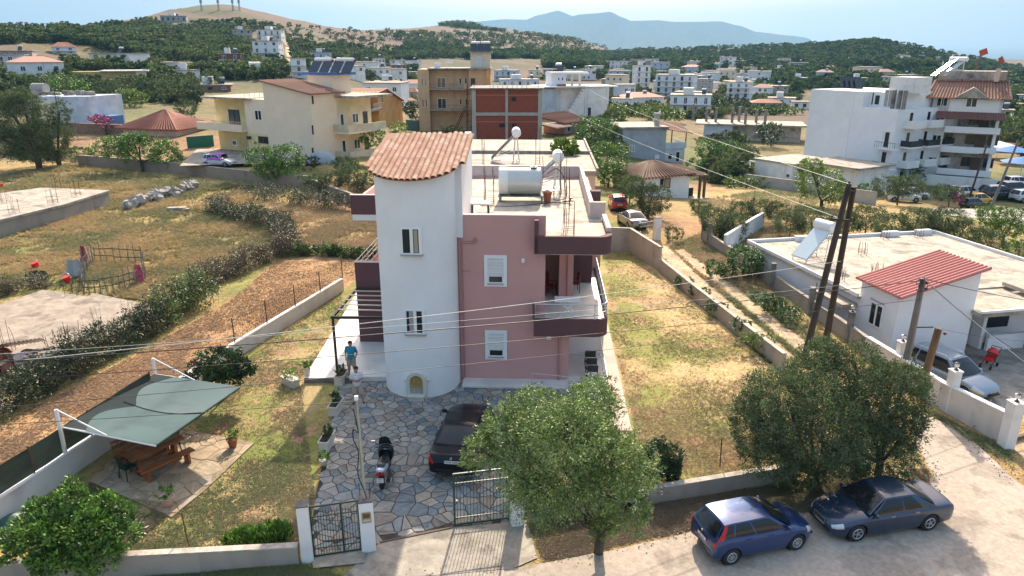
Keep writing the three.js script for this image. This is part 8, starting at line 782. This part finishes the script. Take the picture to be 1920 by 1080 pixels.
// the many smaller houses: [label, column, foot row, width px, height px, turn, storeys, wall, roof]
const S3 = [
  ['white villa with tiled porch on the left hillside', 122, 102, 50, 22, 12, 2, 'white', 'h'], ['low white house below the villa road', 20, 150, 40, 14, 0, 1, 'white2', 'f'], ['tiny white shed left of the yellow house', 155, 132, 14, 10, 10, 1, 'white', 'f'], ['blue grey cabin behind the long yellow house', 270, 130, 18, 16, -12, 1, 'bluew', 'f'], ['low grey house with white awnings beside the cabin', 350, 148, 60, 16, 8, 1, 'white2', 'f'], ['white house with flat roof right of the awnings', 395, 130, 50, 14, -6, 1, 'white2', 'f'], ['long white garden wall house at the far left edge', 28, 104, 70, 8, 0, 1, 'concPale', 'f'], ['ruined grey barracks on the left ridge', 326, 42, 56, 12, 4, 1, 'grey', 'f'], ['upper grey block behind the hillside apartments', 455, 72, 44, 16, 8, 2, 'grey', 'f'], ['hillside white apartment block, upper tier', 505, 76, 56, 20, -8, 2, 'white2', 'f'], ['hillside white apartment block, lower tier', 500, 110, 60, 33, -8, 3, 'white2', 'f'], ['bare brick frame building on the slope', 432, 123, 50, 22, 6, 2, 'brick', 'f'], ['white stepped house with tower behind the cream house', 562, 146, 34, 36, 8, 3, 'white', 'f'], ['white house with balconies right of the stepped house', 602, 146, 44, 30, -14, 2, 'white', 'f'], ['pale blue balcony block at the end of the white houses', 630, 146, 26, 32, -20, 3, 'bluew', 'f'], ['grey house with white solar tanks above the white houses', 602, 112, 50, 14, 5, 1, 'bluew', 'f'], ['dark brick shell among the trees', 748, 138, 30, 16, 10, 2, 'brick', 'f'], ['low white house left of the dark brick shell', 712, 142, 22, 12, -10, 1, 'white2', 'f'], ['white terrace house behind the orange house', 728, 172, 56, 20, 8, 2, 'white2', 'f'], ['red roofed cottage left of the tan apartments', 772, 184, 24, 18, -15, 1, 'palepink', 'h'], ['second red roofed cottage in front of the tan apartments', 770, 196, 24, 12, 10, 1, 'cream', 'h'], ['tiled cottage between cream and orange houses', 660, 190, 40, 18, 12, 1, 'cream', 'h'], ['long white house behind the brick building', 975, 165, 90, 16, 6, 1, 'white2', 'f'], ['glassy blue white villa behind the tan tower', 948, 152, 54, 20, -10, 2, 'bluew', 'f'], ['small cream pavilion roof among white houses', 1002, 145, 28, 14, 0, 1, 'cream', 'f'], ['low white wall house right of the staircase building', 1165, 205, 46, 20, -8, 1, 'white2', 'f'],
  ['tall white block at the far end of the valley road', 1204, 165, 36, 42, 14, 4, 'white', 'f'], ['white balcony hotel in the middle distance', 1262, 184, 88, 44, -14, 4, 'white', 'b'], ['dark unfinished block right of the balcony hotel', 1322, 178, 34, 30, 10, 3, 'grey', 'f'], ['white two storey house with open porch', 1293, 212, 92, 34, -6, 2, 'white', 'f'], ['small pink roofed house on the balcony hotel steps', 1320, 176, 40, 16, 12, 1, 'palepink', 'h'], ['white guesthouse with dark balconies', 1382, 192, 52, 38, -18, 4, 'white', 'b'], ['orange roofed house below the guesthouse', 1440, 203, 70, 16, 6, 1, 'palepink', 'h'], ['white house with solar panels behind the orange roof', 1465, 196, 60, 12, -6, 1, 'white', 'f'], ['tiny white house at the foot of the right hill, left', 1372, 126, 10, 5, 0, 1, 'white', 'f'], ['white roofs cluster house on the right slope', 1395, 148, 30, 10, 12, 1, 'white2', 'f'], ['white cottage beside the slope cluster', 1462, 136, 24, 8, 0, 1, 'white2', 'f'], ['blue roofed hall on the right slope', 1500, 154, 50, 8, 0, 1, 'blue', 'f'], ['pale house behind the blank hotel roof', 1610, 160, 40, 14, 8, 2, 'grey', 'f'], ['white chalet high on the right hill, left', 1697, 108, 14, 5, 0, 1, 'white', 'f'], ['white chalet high on the right hill, second', 1728, 108, 14, 5, 5, 1, 'white', 'f'], ['white chalet high on the right hill, third', 1758, 109, 10, 4, 0, 1, 'white', 'f'], ['white chalet high on the right hill, rightmost', 1788, 112, 18, 6, -5, 1, 'white', 'f'], ['white shed left of the blank hotel', 1500, 205, 36, 14, 0, 1, 'white2', 'f'], ['grey house right of the red roofed hotel', 1875, 232, 44, 26, -10, 2, 'grey', 'f'], ['pale house at the right edge with round tank', 1908, 215, 40, 20, -6, 1, 'concPale', 'f'], ['blue white house at the right edge upper', 1915, 200, 26, 22, 0, 2, 'bluew', 'f'], ['terracotta roofed restaurant at the right edge', 1895, 286, 70, 16, 4, 1, 'cream', 'h'], ['white glass house behind the red tiled hotel', 1700, 190, 60, 22, 6, 2, 'white2', 'f'], ['low pale shed on the left slope road', 215, 158, 20, 8, 0, 1, 'concPale', 'f'], ['stone ruin wall house by the dirt mound', 395, 172, 90, 12, 3, 1, 'rubble', 'f'], ['small white farmhouse under the middle ridge', 790, 98, 16, 4, 0, 1, 'white2', 'f'], ['white outbuilding on the upper road', 815, 100, 14, 4, 0, 1, 'white', 'f'], ['grey green garden house by the tan apartments gate', 900, 250, 20, 14, 0, 1, 'grey', 'f']];
m.brick = std([0.24, 0.085, 0.055], { map: brickT }); m.rubble = std([0.40, 0.27, 0.2], { map: groundT, bumpMap: groundT, bumpScale: 0.1 }); const tileS = std([0.42, 0.16, 0.10], { map: concT });
for (const [l, px, py, w, h, turn, st, wall, roof] of S3) { seed(Math.round(px * 7 + py)); const c = G(px, py), s = depthOf(c) / F, W = w * s * 0.8, Hh = h * s, D = clamp(W * 0.7, 4, 11), yaw = Math.atan2(c.x, -c.z) * -1 + R(turn) * 0 , dir = V(Math.cos(R(turn) - Math.atan2(c.x, -c.z) * 0.6), 0, -Math.sin(R(turn) - Math.atan2(c.x, -c.z) * 0.6)); const A = c.clone().addScaledVector(dir, -W / 2), E = c.clone().addScaledVector(dir, W / 2); A.y = E.y = c.y; const B = bld(/hotel|block|apartment/.test(l) ? 'apartment_block' : /shed|cabin/.test(l) ? 'shed' : 'town_house', l, /hotel|block|apartment/.test(l) ? 'building' : 'house', A, E, { sink: 1.2 }), top = (roof === 'h' ? Hh * 0.62 : Hh * 0.94) + 1.2, fh = (top - 1.2) / st; B.box('wall', m[wall], 0, W, 0, top, 0, -D);
  if (roof === 'h') hipRoof(0, W, -D, 0, top, Hh * 0.38, W * 0.4, 0.5).forEach(P => { const g = gridGeo(1, 1, (u, v) => P[0].clone().lerp(P[1], u).lerp(P[3].clone().lerp(P[2], u), v)), q = tileS; const r = mesh('roof', g, std([0.42, 0.16, 0.10], { map: concT, side: THREE.DoubleSide }), B.t); }); else { B.box('roof_slab', m[wall] === m.blue ? m.bluew : m.concPale, -0.25, W + 0.25, top, top + 0.22, 0.3, -D - 0.25); if (W > 7 && rnd() < 0.7) B.box('roof_cabin', m.white2, W * 0.3, W * 0.55, top + 0.22, top + 2.2, -D * 0.3, -D * 0.8); if (rnd() < 0.6 && W > 5) heater(B, W * rr(0.6, 0.85), top + 0.2, -D * 0.4, 1); }
  if (h > 7) for (let f = 0; f < st; f++) { const y = 1.2 + f * fh, n = Math.max(1, Math.round(W / 3.4)), bal = roof === 'b' || (st > 1 && rnd() < 0.5); for (let k = 0; k < n; k++) { const u = (k + 0.5) / n * W, dr = bal && f > 0; B.winM('z', 0, u - 0.55, u + 0.55, y + (dr ? 0.1 : fh * 0.32), y + fh * 0.78, { mat: wall === 'brick' ? m.dark : m.glass, frame: rnd() < 0.3 ? m.brown : m.frame, door: dr }); } if (bal && f > 0) { B.box('balcony', m.white, 0.1, W - 0.1, y - 0.15, y + 0.06, 1.2, 0); B.rail(0.1, W - 0.1, y + 0.06, 1.1, 0.9, rnd() < 0.5 ? m.bluew : m.blackMetal); } const dn = Math.max(1, Math.round(D / 4)); for (let k = 0; k < dn; k++) { const z = -(k + 0.5) / dn * D; B.winM('x', turn > 0 ? 0 : W, z - 0.45, z + 0.45, y + fh * 0.35, y + fh * 0.75, { neg: turn > 0 }); } } }
for (const [px, l] of [[378, 'radio mast at the left of the hilltop group'], [410, 'second radio mast on the hilltop'], [437, 'third, thin radio mast on the hilltop'], [449, 'rightmost radio mast on the hilltop']]) { const p = G(px, 20), t = thing('radio_mast', l, 'mast', p), s = depthOf(p) / F, hh = 20 * s, b = mb(); for (const [x, z] of [[-0.6, -0.6], [0.6, -0.6], [0, 0.7]]) b.bar(V(x, 0, z), V(x * 0.4, hh, z * 0.4), 0.22, 4); for (let k = 0; k < 9; k++) b.box(1.0, 0.2, 1.0, 0, hh * k / 9, 0); b.build('lattice', std([0.28, 0.27, 0.27]), t); mb().box(1.8, 2.2, 1.2, 0.2, hh * 0.8, 0).build('antenna', m.grey, t); }
// ---------- the left field: end wall, slabs, pens, junk ----------
wallRun('field_wall', 'grey concrete retaining wall across the far end of the left field', [G(150, 312), WA.clone().lerp(WB, 0.55), WB.clone(), G(585, 352)], [1.5, 1.4, 1.3, 1.3], 0.3, std([0.30, 0.24, 0.19], { map: stain2, bumpMap: grain, bumpScale: 0.02 }), m.conc);
wallRun('field_wall', 'low stone wall under the olive bushes beside the tower', [G(585, 352), G(705, 398)], 1.0, 0.3, std([0.24, 0.2, 0.16], { map: stain2 }), m.conc);
wallRun('yard_wall', 'green fence panel wall at the far side of the cream house yard', [G(352, 278), G(402, 274)], 1.6, 0.15, std([0.02, 0.14, 0.09]), m.concPale);
wallRun('plot_wall', 'grey and green garden fence wall before the tan apartment building', [G(762, 242), G(835, 242)], 2.0, 0.2, std([0.12, 0.2, 0.18]), m.concPale);
{ const P = [[-80, 600], [80, 543], [165, 556], [172, 549], [312, 578], [130, 668], [-90, 700]].map(p => at(p[0], p[1], 0.45)), t = thing('concrete_slab', 'large pale bare concrete floor slab at the left edge of the field', 'slab', P[0].clone().setY(0)); mesh('slab', polyPrism(P.map(p => [p.x - P[0].x, p.z - P[0].z]), 0, 0.45), std([0.43, 0.355, 0.29], { map: concT, bumpMap: grain, bumpScale: 0.008 }), t); }
{ const P = [[-120, 440], [-100, 375], [75, 352], [203, 357], [118, 383]].map(p => at(p[0], p[1], 1.5)), t = thing('concrete_slab', 'raised grey concrete slab with block walls at the far left', 'slab', P[0].clone().setY(0)), Q = P.map(p => [p.x - P[0].x, p.z - P[0].z]); mesh('block_wall', polyPrism(Q, 0, 1.3), std([0.30, 0.28, 0.25], { map: stain2, bumpMap: grain, bumpScale: 0.03 }), t); mesh('slab', polyPrism(Q.map(([x, z]) => [x * 1.005 + 0.1, z * 1.005]), 1.3, 1.5), m.concPale, t); }
[['rebar rods on the raised slab, nearest the picture edge', 27, 400], ['rebar rods on the raised slab, second from the edge', 100, 382], ['rebar rods on the raised slab, at its right end', 143, 368], ['rebar rods at the back of the raised slab', 106, 352], ['rebar rods at the left end of the raised slab', 5, 380]].forEach(([l, px, py], i) => rebar(l, at(px, py, 1.5), 6, 1.5, 0.3, 60 + i));
[['tall rebar rods beside the lumber on the pale slab', 115, 668, 7], ['rebar rods at the left picture edge on the pale slab', 8, 660, 6], ['rebar rods on the near edge of the pale slab', 135, 664, 6], ['rebar cluster at the back notch of the pale slab', 140, 552, 6]].forEach(([l, px, py, n], i) => rebar(l, at(px, py, 0.45), n, i === 3 ? 0.8 : 1.6, 0.35, 70 + i));
{ const p = at(78, 678, 0.45), t = thing('lumber_pile', 'heap of grey boards on the corner of the pale slab', 'lumber', p); seed(31); for (let k = 0; k < 18; k++) mb().box(rr(1.6, 2.6), 0.06, 0.16, rr(-0.6, 0.8), 0.1 + (k % 6) * 0.08, rr(-0.7, 0.7), rr(0.2, 0.6), 0, gauss() * 0.12).build('board', k % 2 ? m.poleC : m.conc, t); }
{ const p = at(45, 668, 0.6), t = thing('metal_sheet', 'corrugated grey metal sheets leaning over the boards', 'sheet', p, 0.5); mesh('sheet', gridGeo(40, 4, (u, v) => V((u - 0.5) * 1.9, 0.35 + v * 0.7 + 0.03 * Math.sin(u * 75), (v - 0.5) * 1.5)), std([0.45, 0.44, 0.42], { metalness: 0.4, roughness: 0.5, side: THREE.DoubleSide }), t); }
{ const p = at(15, 690, 0.2), t = thing('rubble_heap', 'heap of reddish stones at the left edge below the slab', 'rubble', p); seed(33); for (let k = 0; k < 16; k++) { const g = new THREE.IcosahedronGeometry(rr(0.2, 0.45), 1), a = g.attributes.position; for (let i = 0; i < a.count; i++) a.setXYZ(i, a.getX(i) * (0.8 + 0.4 * h2(a.getX(i) * 9, k)), a.getY(i) * 0.7, a.getZ(i) * (0.8 + 0.4 * h2(a.getZ(i) * 9, k))); g.computeVertexNormals(); mesh('stone', g, k % 2 ? m.palepink : m.terracotta, t).position.set(gauss() * 1.0, 0.2 + rnd() * 0.4, gauss() * 0.7); } }
{ const t = thing('stone_wall', 'tumbled dry stone wall lying in the middle of the left field', 'stone wall', G(300, 378)), o = t.position; seed(35); const P = [[240, 392], [275, 383], [300, 372], [330, 368], [352, 358], [368, 352]].map(p => G(p[0], p[1]).sub(o)); const gs = [0, 1, 2, 3].map(k => { const g = new THREE.DodecahedronGeometry(0.45, 0), a = g.attributes.position; for (let i = 0; i < a.count; i++) { const v = 0.8 + 0.4 * h2(Math.round(a.getX(i) * 20) + k * 5, Math.round(a.getY(i) * 20 + a.getZ(i) * 31)); a.setXYZ(i, a.getX(i) * v * 1.3, a.getY(i) * v * 0.7, a.getZ(i) * v); } g.computeVertexNormals(); return g; }); for (let k = 0; k < 130; k++) { const u = rnd() * (P.length - 1), i = Math.floor(u), p = P[i].clone().lerp(P[i + 1], u - i); const s = mesh('stone', gs[k % 4], [m.grey, m.concPale, m.conc][k % 3], t); s.position.copy(p).add(V(gauss() * 0.5, 0.15 + rnd() * 0.5, gauss() * 0.4)); s.rotation.set(rr(0, 3), rr(0, 3), rr(0, 3)); s.scale.setScalar(rr(0.6, 1.3)); } }
{ const t = thing('stone_block', 'single white stone block in the grass right of the stone wall', 'stone', G(333, 396)); mb().box(1.7, 0.4, 0.7, 0, 0.2, 0, 0.1).box(0.6, 0.3, 0.5, 0.9, 0.15, 0.2, 0.6).build('block', m.concPale, t); }
{ const t = thing('stick_pen', 'round pen of rough sticks and branches in the left field', 'fence', G(200, 525)), o = t.position, ring = [[158, 552], [160, 512], [178, 490], [215, 492], [268, 494], [272, 525], [255, 538], [225, 545], [190, 552]].map(p => G(p[0], p[1]).sub(o)); seed(36); for (let i = 0; i < ring.length; i++) { const a = ring[i], b = ring[(i + 1) % ring.length], n = Math.max(3, Math.round(a.distanceTo(b) / 0.55)); for (let k = 0; k < n; k++) { const p = a.clone().lerp(b, k / n); mb().bar(p, p.clone().add(V(gauss() * 0.15, rr(1.0, 1.6), gauss() * 0.12)), rr(0.03, 0.06), 4, 0.025).build('stick', m.poleC, t); } for (const y of [0.5, 1.0]) mb().bar(a.clone().add(V(0, y + gauss() * 0.1, 0)), b.clone().add(V(0, y + gauss() * 0.1, 0)), 0.035, 4).build('rail', m.pole, t); } }
for (const [l, px, py, c, sx] of [['pink cloth hanging on the right side of the stick pen', 263, 530, [0.6, 0.13, 0.24], 0.5], ['dull red cloth hanging on the back of the stick pen', 160, 492, [0.4, 0.10, 0.13], 0.4], ['pale grey sack on the left side of the stick pen', 143, 520, [0.42, 0.44, 0.47], 1.0]]) { const p = G(px, py); const o = mesh('cloth', gridGeo(10, 8, (u, v) => V((u - 0.5) * sx * (1.4 - v * 0.5), 0.1 + v * 1.15, 0.08 * Math.sin(u * 14) + 0.05 * Math.cos(v * 5))), std(c, { side: THREE.DoubleSide, map: stain2 })); tag(o, l, 'cloth').position.copy(p); }
for (const [l, px, py] of [['red bucket beside the stick pen', 127, 531], ['small red bucket hung above the dark bush', 68, 504], ['red bucket at the left picture edge', 3, 352]]) { const t = thing('bucket', l, 'bucket', G(px, py)); t.scale.setScalar(0.72); mb().add(new THREE.CylinderGeometry(0.36, 0.27, 0.6, 18), mat4(0, 0.35, 0, 0, 0.2, 0.2)).build('pail', std([0.7, 0.03, 0.025], { roughness: 0.4 }), t); mb().add(new THREE.TorusGeometry(0.36, 0.02, 6, 20, PI), mat4(0, 0.64, 0)).build('handle', m.steel, t); }
tree('bush', 'shrub', 'small dark bush under the hanging red bucket', 'dark', [70, 525], [[70, 516, 16, 9]], { trunk: 0 });
S3.forEach(([, px, py, w, h]) => BUSY.push([px - w / 2 - 4, px + w / 2 + 4, py - h * 0.3, py + 7])); BUSY.push([370, 700, 150, 310], [780, 1020, 110, 270], [1020, 1140, 150, 250], [1500, 1870, 170, 350], [1160, 1330, 235, 380], [1400, 1510, 235, 355], [130, 280, 140, 162], [55, 180, 178, 260], [220, 345, 205, 262], [1310, 1510, 225, 272]);
{ // small far houses of the town
  const areas = [[620, 780, 125, 200, 12, 'behind the orange house'], [900, 1160, 135, 172, 16, 'behind the brick building'], [1140, 1500, 120, 205, 34, 'left of the blank hotel'], [20, 330, 108, 170, 4, 'on the left hillside'], [1540, 1720, 140, 165, 6, 'behind the blank hotel roof']]; seed(321);
  const ORD = 'first second third fourth fifth sixth seventh eighth ninth tenth eleventh twelfth thirteenth fourteenth fifteenth sixteenth'.split(' '), ORD2 = k => k < 16 ? ORD[k] : k + 1 + (k === 20 || k === 30 ? 'st' : k === 21 || k === 31 ? 'nd' : k === 22 || k === 32 ? 'rd' : 'th');
  for (const [x0, x1, y0, y1, n, where] of areas) { const L = []; for (let tr = 0; L.length < n && tr < 600; tr++) { const px = rr(x0, x1), py = rr(y0, y1); if (BUSY.some(b => px > b[0] - 8 && px < b[1] + 8 && py > b[2] && py < b[3] + 4)) continue; const c = G(px, py), s = depthOf(c) / F, W = rr(6, 14), hh = rr(2.8, 6.6); BUSY.push([px - W / s / 2, px + W / s / 2, py - hh / s, py + 3]); L.push({ px, c, W, hh }); }
    L.sort((a, b) => a.px - b.px).forEach(({ c, W, hh }, i) => { const st = hh > 4.4 ? 2 : 1, a = rr(-0.5, 0.5) - Math.atan2(c.x, -c.z) * 0.7, dir = V(Math.cos(a), 0, -Math.sin(a)), A = c.clone().addScaledVector(dir, -W / 2), E = c.clone().addScaledVector(dir, W / 2), w = Math.floor(rnd() * 6), hip = rnd() < 0.16; A.y = E.y = c.y;
      const B = bld('town_house', `${['white', 'white', 'off white', 'cream', 'pale grey', 'bluish'][w]} ${hip ? 'tiled' : 'flat roofed'} house, ${ORD2(i)} from the left ${where}`, 'house', A, E, { sink: 1.2 }), wm = [m.white, m.white, m.white2, m.cream, m.concPale, m.bluew][w], D = W * 0.75, top = hh + 1.2; B.box('wall', wm, 0, W, 0, top, 0, -D); if (hip) hipRoof(0, W, -D, 0, top, 1.5, W * 0.4, 0.4).forEach(P => mesh('roof', gridGeo(1, 1, (u, v) => P[0].clone().lerp(P[1], u).lerp(P[3].clone().lerp(P[2], u), v)), std([0.42, 0.23, 0.17], { side: THREE.DoubleSide }), B.t)); else B.box('roof_slab', m.concPale, -0.3, W + 0.3, top, top + 0.2, 0.4, -D - 0.3); for (let f = 0; f < st; f++) for (let j = 0; j < 3; j++) if (rnd() < 0.8) { const u = (j + 0.5) / 3 * W; B.winM('z', 0, u - 0.6, u + 0.6, 1.2 + f * hh / st + 0.7, 1.2 + f * hh / st + 2.0); } if (rnd() < 0.4) heater(B, W * 0.6, top + 0.2, -D * 0.4, 1); }); } }
woods('scattered olive trees and scrub on the left hillside', [AR([[-60, 58], [150, 58], [290, 42], [330, 60], [300, 95], [100, 80], [-60, 85]], { w: 2 }), AR([[250, 60], [420, 50], [480, 75], [470, 110], [380, 125], [260, 105], [180, 90]], { w: 3 }), AR([[-60, 110], [200, 130], [320, 100], [470, 110], [560, 130], [520, 160], [300, 150], [-60, 190]], { w: 4 }), AR([[480, 60], [600, 85], [830, 95], [860, 140], [700, 180], [560, 130], [540, 80]], { w: 4 }), AR([[300, 45], [430, 40], [600, 55], [760, 65], [700, 90], [560, 75]], { w: 0.5 })], 7500, 1.2, 4.6, [...PW, ...PG], 101);
woods('dark scrub and tree belt along the middle ridge foot', [AR([[760, 85], [900, 100], [1150, 100], [1280, 100], [1300, 128], [1150, 130], [900, 125], [760, 130]], { w: 4 }), AR([[700, 130], [900, 120], [1100, 140], [1300, 140], [1250, 170], [1000, 165], [850, 170], [720, 170]], { w: 4 }), AR([[800, 45], [870, 44], [960, 62], [850, 52]], { w: 0.25 }), AR([[900, 55], [1080, 72], [1150, 94], [1100, 86]], { w: 0.4 }), AR([[700, 60], [1000, 65], [1150, 100], [800, 90]], { w: 0.35 })], 8000, 1.6, 5.6, [...PW, PG[0]], 102);
woods('wooded slope of the right hill', [AR([[1150, 96], [1300, 91], [1560, 84], [1640, 78], [1700, 87], [1800, 107], [1930, 132], [1930, 190], [1750, 165], [1500, 160], [1300, 140], [1150, 110]], { w: 5 }), AR([[1200, 120], [1500, 135], [1700, 150], [1920, 190], [1920, 230], [1880, 240], [1700, 190], [1400, 175], [1200, 150]], { w: 2 }), AR([[1540, 85], [1640, 79], [1700, 88], [1560, 92]], { w: 0.6 })], 10000, 2.0, 5.4, PW, 103);
woods('trees and garden scrub between the houses of the town', [AR([[600, 130], [760, 130], [800, 200], [720, 210], [620, 180]], { w: 2 }), AR([[900, 160], [1100, 160], [1200, 150], [1230, 190], [1150, 200], [1020, 190], [920, 175]], { w: 2 }), AR([[1130, 170], [1500, 165], [1520, 210], [1300, 225], [1140, 215]], { w: 1 }), AR([[0, 150], [120, 140], [300, 150], [480, 170], [420, 200], [250, 190], [60, 215], [0, 205]], { w: 1.5 }), AR([[1170, 270], [1400, 255], [1500, 290], [1480, 345], [1330, 345], [1180, 330]], { w: 1.6 }), AR([[1100, 220], [1160, 230], [1160, 300], [1100, 280]], { w: 0.4 }), AR([[1860, 190], [1930, 200], [1930, 300], [1880, 280]], { w: 0.8 })], 3400, 0.9, 3.6, PG, 104, 'scrub');
{ // loose gravel along the road edges and the driveway mouth
  seed(77); const g = new THREE.DodecahedronGeometry(0.035, 0), N = 900, o = new THREE.InstancedMesh(g, std([1, 1, 1], { roughness: 1 }), N), M = new THREE.Matrix4(), Q = new THREE.Quaternion(), C = new THREE.Color(), E = [[690, 1088], [1000, 1062], [1250, 1010], [1330, 990], [1500, 950], [1640, 930], [1735, 925], [1750, 885], [1714, 832], [1720, 778], [1790, 802], [1850, 850], [1900, 900]].map(p => at(...p)); o.name = 'gravel'; o.userData = { kind: 'stuff', label: 'loose gravel and small stones along the road edges' };
  for (let k = 0; k < N; k++) { const i = Math.floor(rnd() * (E.length - 1)), p = E[i].clone().lerp(E[i + 1], rnd()); p.x += gauss() * 0.45; p.z += gauss() * 0.45; p.y = 0.03; const s = rr(0.3, 0.95) ** 1.5; M.compose(p, Q.setFromAxisAngle(V(rnd(), rnd(), rnd()).normalize(), rnd() * 6), V(s, s * 0.7, s)); o.setMatrixAt(k, M); const v = rr(0.25, 0.42); o.setColorAt(k, C.setRGB(v, v * 0.88, v * 0.74)); } scene.add(o); }
{ const t = thing('tarpaulin', 'dark green tarpaulin heaped by the white wall behind the lemon tree', 'tarpaulin', at(22, 985)); mesh('cloth', gridGeo(16, 12, (u, v) => V((u - 0.5) * 1.5, 0.02 + 0.32 * Math.sin(PI * u) * Math.sin(PI * v) * (0.6 + 0.6 * n2(u * 5, v * 5)) + 0.03 * Math.sin(u * 21 + v * 9), (v - 0.5) * 1.3)), std([0.015, 0.07, 0.06], { side: THREE.DoubleSide, roughness: 0.5 }), t); }
renderer.render(scene, camera);
